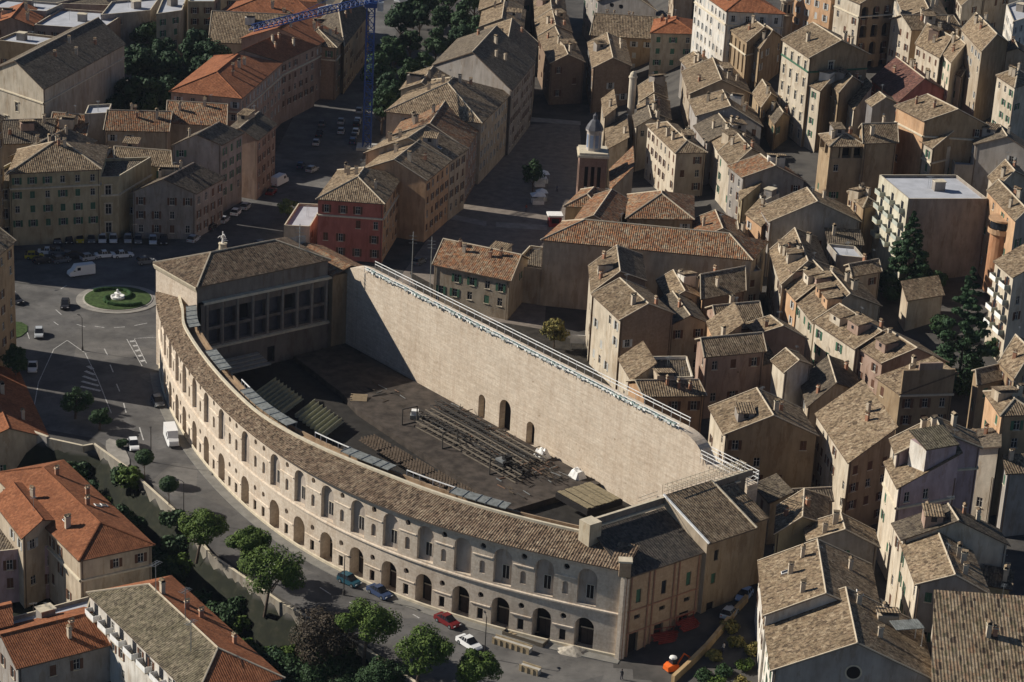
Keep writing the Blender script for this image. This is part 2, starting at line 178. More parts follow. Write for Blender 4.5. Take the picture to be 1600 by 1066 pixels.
["block","flat-roofed block with pale edge in the top left corner",[[-154.06,661.11],[-156.86,650.5],[-139.07,648.72],[-136.27,659.33]],-2.4,11.0,"f","gr","w","f=.33"],
["block","pinkish block with flat grey roofs at the top left",[[-136.37,657.06],[-139.79,636.23],[-120.76,635.34],[-117.34,656.17]],-2.4,10.0,"f","pk","w","f=.5"],
["block","grey flat-roofed block left of the dark conifers at the top",[[-123.15,665.24],[-123.13,648.09],[-110.34,656.83],[-110.36,673.98]],-2.4,11.0,"f","gr","w","f=.3"],
["block","yellow apartment tower at the top edge above the conifers",[[-100.2,676.88],[-99.5,658.04],[-92.15,659.85],[-92.85,678.69]],-2.4,14.0,"f","ye","w","f=1"],
["block","beige balconied block at the top edge above the conifers",[[-107.97,664.97],[-106.61,644.71],[-100.22,650.74],[-101.59,671.0]],-2.4,13.0,"f","st","w","f=1"],
["block","long building with orange roof cut by the top left edge",[[-94.41,703.84],[-96.08,685.92],[-65.26,686.29],[-63.59,704.21]],-2.4,10.0,"x","st","r","f=1"],
["row_house","ochre house with white awnings at the top left",[[-142.85,626.97],[-146.07,616.88],[-134.32,614.09],[-131.1,624.18]],-2.4,10.0,"f","oc","w","f=.5"],
["row_house","low pinkish roofs at the top edge left of the beige block",[[-130.72,688.53],[-141.46,671.4],[-125.66,672.92],[-114.92,690.05]],-2.4,8.0,"f","pk","d","f=.33"],
["palace","big villa with smooth red hipped roof at the left edge below the road",[[-87.14,357.32],[-66.61,327.27],[-56.35,334.03],[-76.88,364.08]],-11.4,2.0,"hm","st","r","f=.3,l=.4,r=.2,sky=4"],
["villa","cross wing of the villa with red roof and rooftop equipment at the left edge",[[-84.73,346.82],[-77.26,334.03],[-72.39,340.94],[-79.86,353.74]],-11.4,2.0,"y","st","r","f=.33"],
["annex","lilac-grey courtyard building with dark doors under the red villa roofs",[[-86.58,345.2],[-84.53,333.97],[-72.18,338.79],[-74.23,350.02]],-11.4,-2.0,"f","li","d","f=1,sh=b"],
["annex","small white balconied block tucked under the villa eave",[[-71.3,336.56],[-67.48,332.38],[-63.95,335.06],[-67.77,339.24]],-11.4,-3.0,"f","wh","w","l=.5,f=0"],
["annex","long low grey flat roof behind the red-roofed outbuilding",[[-76.66,318.2],[-76.53,312.68],[-64.69,321.99],[-64.83,327.51]],-11.4,-5.0,"f","gr","w","f=0"],
["villa","low outbuilding with bright red tiled roof in the bottom left corner",[[-78.25,314.16],[-71.47,303.66],[-58.8,312.66],[-65.58,323.16]],-11.4,-4.5,"xr","gr","r","f=.6,l=.3,sh=b"],
["villa","long house with lichen-grey roof slope and balconies at the bottom left",[[-63.3,318.13],[-42.37,288.55],[-31.0,295.53],[-51.93,325.1]],-11.4,1.0,"h2","wh","l","l=.5,f=0,bal=2"],
["villa","red-roofed house at the left edge by the road junction",[[-107.98,406.83],[-95.98,376.93],[-83.57,382.69],[-95.57,412.59]],-11.4,-2.0,"y","st","r","f=.33"],
["villa","corner of a red tiled roof at the left edge below the courtyard",[[-80.33,318.48],[-78.45,311.66],[-74.85,314.11],[-76.73,320.93]],-11.4,-3.0,"x","st","r","f=0"],
["house","small brown house at the foot of the tall cream palazzo",[[58.32,576.06],[59.38,563.33],[64.5,572.46],[63.44,585.19]],8.88,18.28,"y","oc","c","f=.33"],
["block","white apartment block with rows of small windows in the top right corner",[[128.71,617.49],[126.97,597.3],[137.24,611.08],[138.97,631.27]],19.89,35.29,"f","wh","w","f=1,l=1"],
["house","cream house at the top edge behind the sweeping-roofed tall house",[[118.16,642.64],[117.68,622.42],[126.33,631.14],[126.81,651.36]],20.62,34.02,"y","cr","c","f=.33,l=.5"],
["house","beige house cut by the top edge near the right corner",[[125.45,647.4],[124.6,628.97],[133.43,637.91],[134.28,656.34]],21.52,34.92,"y","st","c","f=.33,l=.5"],
["house","pale house cut by the top edge right of the arched loggias",[[112.44,652.18],[111.69,633.52],[120.68,642.6],[121.43,661.27]],20.77,34.17,"y","cr","c","f=.33,l=.5"],
["house","beige house cut by the top edge left of the white palazzo",[[41.89,691.78],[41.99,669.78],[48.1,674.9],[48.0,696.9]],8.09,21.49,"y","st","c","f=.33,l=.5"],
["house","house roof cut by the top edge above the piazza rows",[[-8.98,734.47],[-7.26,708.74],[0.56,713.26],[-1.16,738.99]],-2.4,11.0,"y","st","c","f=.33,l=.3"],
["house","low dark shed house in the garden below the diagonal row",[[63.24,445.84],[63.86,441.23],[69.43,444.71],[68.8,449.32]],0.38,6.78,"y","st","d","f=.33"],
["house","low dark-roofed house in the alley below the tall cream palazzo",[[60.71,571.77],[62.29,555.35],[66.81,562.87],[65.22,579.29]],8.85,16.25,"y","oc","d","f=.33"]]
PT = {"WALL":[[-121.01,402.62],[-101.6,392.93],[-82.95,380.74],[-76.08,378.26],[-74.32,379.36],[-66.51,369.83],[-56.18,354.65],[-47.29,338.29],[-33.97,322.9],[-20.86,311.12],[-12.41,301.49],[-0.5,287.41],[12.28,270.36]],"ROAD":[[-152.01,502.95,-2.0],[-108.5,493.01,-2.0],[-80.45,490.24,-2.0],[-69.62,505.82,-2.0],[-63.45,560.83,-2.0],[-60.84,658.73,-2.0],[-64.7,801.43,-2.0],[-43.65,807.05,-2.0],[-39.76,627.54,-2.0],[-41.26,558.4,-2.0],[-51.9,520.97,-2.0],[-52.77,488.35,-2.0],[-68.21,456.79,-2.0],[-71.58,437.39,-2.0],[-69.96,423.5,-2.0],[-65.01,404.42,-2.0],[-56.29,377.3,-2.0],[-42.03,355.22,-2.0],[-18.52,333.11,-2.0],[2.53,319.35,-2.0],[18.39,310.99,-2.0],[23.42,314.57,-2.0],[29.57,299.72,-2.0],[21.59,288.01,-2.0],[8.72,281.48,-2.0],[-1.6,292.64,-2.0],[-12.54,303.59,-2.0],[-21.06,313.53,-2.0],[-34.29,325.67,-2.0],[-47.75,341.53,-2.0],[-56.73,358.15,-2.0],[-67.22,373.86,-2.0],[-75.06,383.28,-2.0],[-84.01,385.83,-2.0],[-102.9,398.3,-2.0],[-125.12,408.5,-2.0]],"PIAZZA":[[-26.0,475.77,-2.0],[-17.11,527.23,-2.0],[1.93,606.59,-2.0],[15.08,612.45,-2.0],[16.23,548.66,-2.0],[7.65,507.69,-2.0],[6.58,449.53,-2.0],[-5.65,455.16,-2.0],[-20.18,472.6,-2.0]],"BAND":[[-17.5,525.68,-2.0],[-7.67,521.07,-2.0],[-7.56,517.24,-2.0],[-17.32,521.79,-2.0],[-5.38,521.0,-2.0],[6.82,520.74,-2.0],[6.84,516.91,-2.0],[-5.28,517.17,-2.0],[1.49,614.19,-2.0],[16.31,612.71,-2.0],[16.28,608.86,-2.0],[1.54,609.7,-2.0]],"DASH":[[-94.12,440.1,-2.0],[-92.87,438.45,-2.0],[-89.25,439.39,-2.0],[-87.31,438.22,-2.0],[-85.47,438.88,-2.0],[-83.43,438.46,-2.0],[-81.51,438.76,-2.0],[-79.41,439.46,-2.0],[-77.61,440.48,-2.0],[-75.29,442.32,-2.0],[-95.16,447.07,-2.0],[-93.4,444.32,-2.0],[-77.73,455.26,-2.0],[-76.26,458.64,-2.0],[-81.3,426.98,-2.0],[-80.05,423.69,-2.0],[-78.64,418.78,-2.0],[-77.32,414.95,-2.0],[-75.67,409.28,-2.0],[-74.39,405.61,-2.0],[-72.69,400.17,-2.0],[-71.42,395.71,-2.0],[-67.8,389.29,-2.0],[-66.13,383.65,-2.0],[-35.31,336.53,-2.0],[-33.79,335.11,-2.0],[-28.61,330.1,-2.0],[-26.65,327.9,-2.0],[-23.48,325.66,-2.0],[-21.93,324.11,-2.0],[-18.09,321.57,-2.0],[-16.59,320.27,-2.0],[-13.22,322.78,-2.0],[-12.14,321.63,-2.0],[-22.72,333.73,-2.0],[-21.04,332.13,-2.0],[-11.11,315.7,-2.0],[-9.65,314.43,-2.0],[-96.58,459.3,-2.0],[-95.85,461.83,-2.0]],"LINE":[[-91.04,425.14,-2.0],[-90.42,407.76,-2.0],[-90.42,407.76,-2.0],[-88.44,393.9,-2.0],[-84.83,424.7,-2.0],[-79.57,410.99,-2.0],[-79.57,410.99,-2.0],[-74.06,395.03,-2.0],[-77.84,432.81,-2.0],[-72.39,419.04,-2.0],[-76.33,433.05,-2.0],[-71.75,420.49,-2.0],[-76.39,433.39,-2.0],[-71.69,434.84,-2.0],[-91.04,425.14,-2.0],[-89.4,430.32,-2.0],[-89.4,430.32,-2.0],[-84.26,423.74,-2.0],[-98.67,434.99,-2.0],[-96.92,429.87,-2.0],[-105.68,456.63,-2.0],[-105.72,450.75,-2.0]],"STRIPE":[[-82.8,417.48,-2.0],[-81.52,416.0,-2.0],[-82.79,414.81,-2.0],[-80.6,413.14,-2.0],[-82.66,412.18,-2.0],[-79.69,410.32,-2.0],[-82.4,409.59,-2.0],[-78.86,407.84,-2.0],[-82.15,407.04,-2.0],[-78.03,405.39,-2.0],[-76.97,431.52,-2.0],[-76.14,432.0,-2.0],[-75.92,429.2,-2.0],[-75.22,429.66,-2.0],[-74.94,426.55,-2.0],[-74.31,427.34,-2.0],[-73.98,423.92,-2.0],[-73.35,424.71,-2.0],[-73.03,421.32,-2.0],[-72.4,422.1,-2.0]],"ROUND":[[-83.66,455.08,-2.0]],"CARS":[[-61.01,383.78,-2.0],[-59.13,377.76,-2.0],[-67.26,380.04,-2.0],[-66.14,376.24,-2.0],[-94.03,468.65,-2.0],[-95.89,467.52,-2.0],[-93.52,448.85,-2.0],[-93.05,445.88,-2.0],[-104.26,450.21,-2.0],[-102.13,447.86,-2.0],[-95.41,431.89,-2.0],[-94.68,428.44,-2.0],[-92.86,413.97,-2.0],[-92.16,410.11,-2.0],[-91.03,480.98,-2.0],[-89.31,481.7,-2.0],[-87.3,481.61,-2.0],[-85.58,482.34,-2.0],[-93.62,491.09,-2.0],[-93.14,488.5,-2.0],[-91.23,491.5,-2.0],[-90.76,488.91,-2.0],[-98.52,490.24,-2.0],[-98.02,487.66,-2.0],[-96.0,490.68,-2.0],[-95.51,488.09,-2.0],[-88.0,492.06,-2.0],[-87.54,489.46,-2.0],[-85.67,492.02,-2.0],[-85.22,489.42,-2.0],[-82.36,492.14,-2.0],[-81.93,489.54,-2.0],[-79.96,492.56,-2.0],[-79.54,489.95,-2.0],[-103.68,480.99,-2.0],[-102.86,481.13,-2.0],[-101.26,480.97,-2.0],[-100.43,481.11,-2.0],[-106.08,477.56,-2.0],[-105.26,477.7,-2.0],[-97.33,479.05,-2.0],[-96.5,479.19,-2.0],[-73.5,495.02,-2.0],[-72.83,497.41,-2.0],[-70.87,504.2,-2.0],[-70.24,507.12,-2.0],[-68.67,509.76,-2.0],[-68.02,512.74,-2.0],[-66.63,515.88,-2.0],[-66.12,518.9,-2.0],[-64.97,520.58,-2.0],[-64.44,523.65,-2.0],[-59.22,540.98,-2.0],[-58.47,542.7,-2.0],[-59.85,545.1,-2.0],[-59.47,547.31,-2.0],[-60.33,532.98,-2.0],[-59.96,535.11,-2.0],[-49.14,597.48,-2.0],[-49.13,601.26,-2.0],[-48.33,588.38,-2.0],[-48.31,592.06,-2.0],[-44.79,598.99,-2.0],[-44.75,602.79,-2.0],[-44.43,588.55,-2.0],[-44.4,592.23,-2.0],[-52.39,552.98,-2.0],[-51.61,554.77,-2.0],[-52.37,648.06,-2.0],[-52.01,650.32,-2.0],[-50.25,647.07,-2.0],[-49.94,650.05,-2.0],[-24.03,332.0,-2.0],[-22.59,330.83,-2.0],[-18.91,328.61,-2.0],[-17.37,327.04,-2.0],[-7.64,320.26,-2.0],[-6.17,318.76,-2.0],[-3.97,313.46,-2.0],[-2.53,311.81,-2.0],[-36.29,334.12,-2.0],[-35.49,332.63,-2.0],[39.02,326.82,2.0],[38.29,325.22,2.0],[-32.68,316.83,-8.51],[-31.88,316.02,-8.8],[-66.2,400.48,-2.0],[-65.21,398.14,-2.0],[-57.79,494.14,-2.0],[-56.76,495.21,-2.0],[-81.62,478.28,-2.0],[-80.58,478.88,-2.0]],"CARS2":[[-45.27,609.1,-2.0],[-45.36,612.34,-2.0],[-44.92,596.46,-2.0],[-45.01,599.58,-2.0],[-44.58,584.29,-2.0],[-44.66,587.29,-2.0],[-44.52,579.53,-2.0],[-44.6,582.48,-2.0],[-54.03,594.62,-2.0],[-54.05,598.37,-2.0],[-53.76,584.87,-2.0],[-53.78,588.5,-2.0],[-53.77,576.52,-2.0],[-53.79,580.06,-2.0],[-55.57,555.67,-2.0],[-55.38,558.47,-2.0],[-103.83,474.96,-2.0],[-103.1,475.51,-2.0],[-99.84,476.06,-2.0],[-99.1,476.61,-2.0],[-94.15,478.73,-2.0],[-93.41,479.28,-2.0],[-100.81,489.4,-2.0],[-100.3,486.82,-2.0],[-103.32,488.96,-2.0],[-102.79,486.39,-2.0],[36.36,320.73,1.99],[37.17,322.29,2.0],[-21.8,488.36,-2.0],[-20.89,490.25,-2.0]],"YARD":[[-23.59,482.47,-2.0],[-15.98,472.47,-2.0],[-5.65,455.16,-2.0],[6.57,451.4,-2.0],[16.16,443.66,-2.0],[21.74,410.57,-2.0],[26.19,395.85,-2.0],[13.09,415.74,-2.0],[-5.14,438.6,-2.0],[-19.51,460.69,-2.0]],"LAMP":[[-63.19,374.41,-2.0],[-24.6,327.93,-2.0],[-1.5,310.12,-2.0],[-85.33,425.31,-2.0],[-85.66,483.62,-2.0],[-53.9,351.93,-2.0],[-108.15,462.23,-2.0]],"MAST":[[-22.6,472.02,0.0],[-18.41,469.42,0.0],[-57.13,441.77,0.0]],"BALL":[[-62.96,366.26,-2.0],[-57.02,355.82,-2.0]],"PINE":[[-48.75,339.68,-2.32],[-40.44,331.58,-2.0],[-35.52,323.22,-2.72],[-26.14,311.08,-7.11],[-19.41,308.01,-2.73],[-10.45,300.57,-2.0],[-2.59,299.55,-2.0],[-16.17,302.16,-5.8],[-24.13,306.37,-11.0],[-79.83,391.48,-2.0],[-74.5,387.16,-2.0]],"CON":[[-106.79,584.54,-2.0],[-104.57,591.18,-2.0],[-99.76,582.91,-2.0],[-98.3,592.47,-2.0],[-94.19,587.09,-2.0],[-92.3,596.85,-2.0],[-88.57,592.58,-2.0],[-106.68,613.37,-2.0],[-102.96,617.52,-2.0],[-98.15,615.18,-2.0],[-93.86,616.09,-2.0],[-88.62,610.54,-2.0],[-87.92,624.14,-2.0],[-103.65,638.27,-2.0],[-113.61,589.33,-2.0],[-113.34,598.87,-2.0],[-110.43,651.4,-2.0],[-93.74,636.86,-2.0]],"AVE":[[-33.83,696.29,-2.0],[-26.79,693.83,-2.0],[-20.3,689.65,-2.0],[-17.59,712.67,-2.0],[-34.84,664.52,-2.0],[-27.15,662.47,-2.0],[-20.59,663.92,-2.0],[-38.58,641.72,-2.0],[-32.65,629.05,-2.0],[-36.62,608.3,-2.0],[-37.68,589.29,-2.0],[-41.04,620.52,-2.0],[-32.2,713.5,-2.0],[-26.19,723.63,-2.0],[-36.53,708.2,-2.0],[-38.9,682.99,-2.0],[-29.66,640.1,-2.0],[-15.47,680.42,-2.0]],"BIGCON":[[83.7,466.92,4.48],[88.7,423.95,1.9]],"MISC":[[3.01,546.21,-2.0],[-54.0,512.37,-2.0],[8.62,440.7,-2.0],[90.57,468.41,5.38],[87.63,463.85,4.68],[-69.18,379.78,-2.0],[-95.16,409.67,-2.0],[-98.52,417.49,-2.0],[97.77,434.86,3.57],[41.22,471.36,-0.57],[87.84,470.4,5.22],[88.3,444.8,3.31]],"BUSHR":[[33.36,309.97,0.08],[34.61,306.04,-0.39],[36.84,312.27,1.24],[37.96,306.76,0.51],[36.1,316.47,1.68],[31.74,305.58,-1.08],[39.13,310.32,1.35],[33.53,303.32,-1.1],[37.26,302.58,-0.44]],"ALLEY":[[27.16,305.56,-1.8],[29.97,309.21,-0.82],[32.5,312.38,0.34],[35.13,316.59,1.56],[37.43,321.69,2.0],[39.34,325.77,2.0]],"CRANE":[[-40.52,575.61,-2.0]],"TOWER":[[13.45,518.11,16.0],[19.9,518.32,16.0]],"COLUMN":[[27.56,582.19,-0.52]],"CUPOLA":[[71.06,632.02,17.03]],"MON":[[-66.19,489.58,-2.0]],"STALL":[[4.55,551.8,-2.0],[5.49,554.66,-2.0],[4.37,537.15,-2.0],[5.29,539.88,-2.0],[8.5,521.04,-2.0],[9.11,521.15,-2.0]],"BOARD":[[13.5,441.44,-2.0]],"WORK":[[2.64,313.81,-2.0],[6.14,309.6,-2.0],[1.6,316.14,-2.0],[12.03,313.67,-2.0],[27.13,309.01,-2.0],[26.45,315.93,-2.0],[30.05,318.39,-2.0],[23.55,312.57,-2.0],[8.25,316.91,-2.0],[5.5,306.58,-2.0]],"PPL":[[19.35,305.8,-2.0],[34.85,311.13,0.63],[-67.66,364.48,-9.27],[9.05,547.33,-2.0],[1.65,530.61,-2.0]],"CANOPY":[[57.47,297.59,14.0],[61.82,298.69,14.0]],"RDOOR":[[22.55,318.56,-2.0]],"OFFA":[[-97.43,402.88,-2.0],[-101.08,418.8,-2.0]]}

# ---------------------------------------------------------------- helpers
U2 = (.64171738, -.7669412); N2 = (-.7669412, -.64171738); O2 = (-21.26928, 415.36841)
def W3(s, t, z): return (O2[0]+U2[0]*s+N2[0]*t, O2[1]+U2[1]*s+N2[1]*t, z)
def ss(t): t = max(0, min(1, t)); return t*t*(3-2*t)
WL = PT['WALL']
def below(X, Y):
    best = 1e9; sg = 1
    for (x0, y0), (x1, y1) in zip(WL, WL[1:]):
        dx, dy = x1-x0, y1-y0
        t = ((X-x0)*dx+(Y-y0)*dy)/(dx*dx+dy*dy); tc = max(0, min(1, t))
        d = math.hypot(X-x0-dx*tc, Y-y0-dy*tc)
        if d < best: best = d; sg = 1 if dx*(Y-y0)-dy*(X-x0) < 0 else -1
    return best*sg
def gz(X, Y):
    h = -2+26*ss((X-30)/170*.55+(Y-400)/330*.75)*ss((X-15)/50)
    ds = (X+21.27)*.6417-(Y-415.37)*.7669; dt = -(X+21.27)*.7669-(Y-415.37)*.6417
    h += 4*ss((36-dt)/20)*ss((ds-97)/5)
    d = below(X, Y)
    if d > 0: h -= 9*ss(d/5.5)
    return h

# materials ------------------------------------------------------
MATS = {}
def newmat(name):
    m = bpy.data.materials.new(name); m.use_nodes = True
    n = m.node_tree.nodes; l = m.node_tree.links
    b = n['Principled BSDF']; b.inputs['Roughness'].default_value = .9
    if 'Specular IOR Level' in b.inputs: b.inputs['Specular IOR Level'].default_value = .2
    return m, n, l, b
def ramp(n, stops):
    r = n.new('ShaderNodeValToRGB'); e = r.color_ramp.elements
    while len(e) < len(stops): e.new(.5)
    for i, (p, c) in enumerate(stops): e[i].position = p; e[i].color = (*c, 1)
    return r
def mixrgb(n, l, typ, fac, a, b):
    m = n.new('ShaderNodeMixRGB'); m.blend_type = typ
    for s, v in ((0, fac), (1, a), (2, b)):
        if hasattr(v, 'links'): l.new(v, m.inputs[s])
        elif isinstance(v, tuple): m.inputs[s].default_value = (*v, 1)
        else: m.inputs[s].default_value = v
    return m.outputs[0]
def noise(n, l, scale, detail=3, vec=None, rough=.6):
    t = n.new('ShaderNodeTexNoise'); t.inputs['Scale'].default_value = scale; t.inputs['Detail'].default_value = detail
    t.inputs['Roughness'].default_value = rough
    if vec is None:
        g = n.new('ShaderNodeNewGeometry'); vec = g.outputs['Position']
    l.new(vec, t.inputs['Vector']); return t.outputs['Fac']
def plain(name, col, rough=.7, metal=0, var=.15, scale=1.2):
    if name in MATS: return MATS[name]
    m, n, l, b = newmat(name)
    f = noise(n, l, scale)
    r = ramp(n, [(.3, tuple(c*(1-var) for c in col)), (.7, tuple(min(1, c*(1+var)) for c in col))]); l.new(f, r.inputs[0])
    l.new(r.outputs[0], b.inputs['Base Color']); b.inputs['Roughness'].default_value = rough; b.inputs['Metallic'].default_value = metal
    MATS[name] = m; return m
def wallmat(name, col, brick=0):
    if name in MATS: return MATS[name]
    m, n, l, b = newmat(name)
    g = n.new('ShaderNodeNewGeometry'); mp = n.new('ShaderNodeMapping'); l.new(g.outputs['Position'], mp.inputs[0])
    mp.inputs['Scale'].default_value = (1, 1, .25) if brick < 2 else (.5, .5, 1.6)
    f1 = noise(n, l, .9, 5, mp.outputs[0]); f2 = noise(n, l, .18, 4)
    oi = n.new('ShaderNodeObjectInfo')
    r1 = ramp(n, [(.3, tuple(c*(.72 if not brick else .86) for c in col)), (.62, col)]); l.new(f1, r1.inputs[0])
    r2 = ramp(n, [(.32, (.72, .68, .64)), (.6, (1, 1, 1))]); l.new(f2, r2.inputs[0])
    c = mixrgb(n, l, 'MULTIPLY', .8 if not brick else .35, r1.outputs[0], r2.outputs[0])
    if brick < 2:     # peeled and patched areas
        r4 = ramp(n, [(.555, (1, 1, 1)), (.585, (.80, .74, .68))]); l.new(noise(n, l, .55, 6, mp.outputs[0], .7), r4.inputs[0]); c = mixrgb(n, l, 'MULTIPLY', .75 if not brick else .4, c, r4.outputs[0])
    else:
        mp3 = n.new('ShaderNodeMapping'); l.new(g.outputs['Position'], mp3.inputs[0]); mp3.inputs['Scale'].default_value = (.12, .12, 5)
        r4 = ramp(n, [(.38, (.86, .84, .82)), (.6, (1.0, 1.0, 1.0))]); l.new(noise(n, l, 1.0, 4, mp3.outputs[0], .7), r4.inputs[0]); c = mixrgb(n, l, 'MULTIPLY', .9, c, r4.outputs[0])
        mp4 = n.new('ShaderNodeMapping'); l.new(g.outputs['Position'], mp4.inputs[0]); mp4.inputs['Scale'].default_value = (.8, .8, .07)
        r5 = ramp(n, [(.36, (.85, .80, .77)), (.55, (1.0, 1.0, 1.0))]); l.new(noise(n, l, 1.0, 4, mp4.outputs[0], .7), r5.inputs[0]); c = mixrgb(n, l, 'MULTIPLY', .6, c, r5.outputs[0])
        r6 = ramp(n, [(.70, (1, 1, 1)), (.74, (.62, .56, .5))]); l.new(noise(n, l, 1.3, 2), r6.inputs[0]); c = mixrgb(n, l, 'MULTIPLY', .8, c, r6.outputs[0])
    hs = n.new('ShaderNodeHueSaturation'); l.new(c, hs.inputs['Color'])
    mr = n.new('ShaderNodeMapRange'); l.new(oi.outputs['Random'], mr.inputs[0]); mr.inputs[3].default_value = .85; mr.inputs[4].default_value = 1.1
    l.new(mr.outputs[0], hs.inputs['Value'])
    c = hs.outputs[0]
    if brick:
        bt = n.new('ShaderNodeTexBrick'); mp2 = n.new('ShaderNodeMapping'); l.new(g.outputs['Position'], mp2.inputs[0])
        mp2.inputs['Rotation'].default_value = (math.radians(90), 0, 0)
        l.new(mp2.outputs[0], bt.inputs[0]); bt.inputs['Scale'].default_value = 1.0
        bt.inputs['Brick Width'].default_value = .9; bt.inputs['Row Height'].default_value = .45; bt.inputs['Mortar Size'].default_value = .03
        bt.inputs['Color1'].default_value = (1, 1, 1, 1); bt.inputs['Color2'].default_value = (.84, .8, .76, 1); bt.inputs['Mortar'].default_value = (.8, .78, .75, 1)
        c = mixrgb(n, l, 'MULTIPLY', .55, c, bt.outputs['Color'])
        f3 = noise(n, l, 2.2, 4); r3 = ramp(n, [(.35, (.78, .74, .7)), (.6, (1.0, 1.0, 1.0))]); l.new(f3, r3.inputs[0])
        c = mixrgb(n, l, 'MULTIPLY', .7, c, r3.outputs[0])
    l.new(c, b.inputs['Base Color'])
    bp = n.new('ShaderNodeBump'); bp.inputs['Strength'].default_value = .35; bp.inputs['Distance'].default_value = .08
    l.new(noise(n, l, 3.5, 4), bp.inputs['Height']); l.new(bp.outputs[0], b.inputs['Normal'])
    MATS[name] = m; return m
def roofmat(name, cols, patch, bump=1.0, cell=(.45, .55), pk=.75, row=0):
    if name in MATS: return MATS[name]
    m, n, l, b = newmat(name)
    uv = n.new('ShaderNodeUVMap'); uv.uv_map = 'tile'
    sx = n.new('ShaderNodeSeparateXYZ'); l.new(uv.outputs[0], sx.inputs[0])
    def mth(op, a, bb=None):
        q = n.new('ShaderNodeMath'); q.operation = op
        for i, v in enumerate((a, bb)):
            if v is None: continue
            if hasattr(v, 'links'): l.new(v, q.inputs[i])
            else: q.inputs[i].default_value = v
        return q.outputs[0]
    gu = mth('DIVIDE', sx.outputs[0], cell[0]); gv = mth('ADD', mth('DIVIDE', sx.outputs[1], cell[1]), mth('MULTIPLY', noise(n, l, .8, 2), 3.0))
    cx = n.new('ShaderNodeCombineXYZ'); l.new(mth('FLOOR', gu), cx.inputs[0]); l.new(mth('FLOOR', gv), cx.inputs[1])
    oi = n.new('ShaderNodeObjectInfo'); l.new(mth('MULTIPLY', oi.outputs['Random'], 57.0), cx.inputs[2])
    wn = n.new('ShaderNodeTexWhiteNoise'); wn.noise_dimensions = '3D'; l.new(cx.outputs[0], wn.inputs['Vector'])
    k = len(cols); r = ramp(n, [((i+.5)/k, c) for i, c in enumerate(cols)]); l.new(wn.outputs['Value'], r.inputs[0])
    f2 = noise(n, l, .35, 5, None, .7)
    r2 = ramp(n, [(.34, patch), (.6, (1, 1, 1))]); l.new(f2, r2.inputs[0])
    c = mixrgb(n, l, 'MULTIPLY', pk, r.outputs[0], r2.outputs[0])
    f3 = noise(n, l, 1.9, 5, None, .8); r3 = ramp(n, [(.40, (.32, .30, .28)), (.54, (1.0, .98, .95)), (.7, (1.2, 1.18, 1.15))]); l.new(f3, r3.inputs[0])
    c = mixrgb(n, l, 'MULTIPLY', .8*min(1, bump), c, r3.outputs[0])
    hs = n.new('ShaderNodeHueSaturation'); l.new(c, hs.inputs['Color'])
    mr = n.new('ShaderNodeMapRange'); l.new(oi.outputs['Random'], mr.inputs[0]); mr.inputs[3].default_value = .82; mr.inputs[4].default_value = 1.12
    l.new(mr.outputs[0], hs.inputs['Value'])
    l.new(hs.outputs[0], b.inputs['Base Color'])
    sn = mth('SINE', mth('MULTIPLY', gu, 6.2832))
    h = mth('ADD', mth('MULTIPLY', sn, .5), mth('MULTIPLY', wn.outputs['Value'], .9))
    h = mth('ADD', h, mth('MULTIPLY', f3, 1.6))
    bp = n.new('ShaderNodeBump'); bp.inputs['Strength'].default_value = .75*bump; bp.inputs['Distance'].default_value = .14
    l.new(h, bp.inputs['Height']); l.new(bp.outputs[0], b.inputs['Normal'])
    MATS[name] = m; return m
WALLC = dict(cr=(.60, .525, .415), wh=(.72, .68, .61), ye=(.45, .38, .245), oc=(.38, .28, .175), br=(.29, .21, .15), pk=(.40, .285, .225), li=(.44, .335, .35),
             gr=(.35, .32, .29), st=(.48, .40, .30), re=(.42, .14, .11), sl=(.22, .205, .20), gy=(.60, .56, .44), lk=(.29, .25, .215))
WALLC['or'] = (.56, .36, .215)
def wm(k): return wallmat('wall_'+k, WALLC[k], k in ('br',))
TAN = [(0.158, 0.115, 0.077), (0.315, 0.239, 0.154), (0.278, 0.207, 0.136), (0.371, 0.285, 0.186), (0.250, 0.175, 0.113), (0.418, 0.331, 0.227)]
ORG = [(0.172, 0.108, 0.072), (0.308, 0.198, 0.113), (0.292, 0.226, 0.152), (0.377, 0.180, 0.085), (0.257, 0.135, 0.076), (0.360, 0.298, 0.208)]
RED = [(0.309, 0.117, 0.053), (0.354, 0.137, 0.063), (0.287, 0.106, 0.048), (0.398, 0.162, 0.076)]
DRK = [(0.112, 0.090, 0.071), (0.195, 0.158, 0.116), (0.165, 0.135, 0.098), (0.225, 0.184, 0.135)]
LIC = [(0.131, 0.110, 0.077), (0.222, 0.190, 0.129), (0.181, 0.152, 0.105), (0.271, 0.228, 0.161)]
def rm(k):
    if k == 'c': return roofmat('roof_old_tiles', TAN, (.62, .60, .56))
    if k == 'o': return roofmat('roof_rusty_tiles', ORG, (.80, .55, .42))
    if k == 'r': return roofmat('roof_red_tiles', RED, (.62, .58, .56), .6, (.35, .4), .8)
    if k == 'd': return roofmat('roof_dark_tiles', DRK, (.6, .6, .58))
    if k == 'l': return roofmat('roof_lichen_tiles', LIC, (.62, .64, .56))
    if k == 'v': return roofmat('roof_striped_tiles', [(.10, .075, .055), (.34, .27, .18), (.28, .18, .115), (.40, .33, .235), (.22, .165, .11), (.32, .25, .165), (.17, .145, .09)], (.7, .66, .6), .8, (.5, .9))
    if k == 'e': return roofmat('roof_terrace_red', [(.17, .08, .065), (.24, .12, .09), (.13, .07, .06)], (.6, .55, .5))
    if k == 'w': return plain('roof_flat_grey', (.42, .43, .46), .8, 0, .12, .4)
    return rm('c')
M_RIDGE = plain('ridge_mortar', (.50, .42, .31), .9)
M_GUT = plain('eave_board_brown', (.12, .085, .06), .9)  # dark brown of gutters, eave edges and downpipes
M_GLASS = plain('window_glass', (.02, .022, .028), .25)
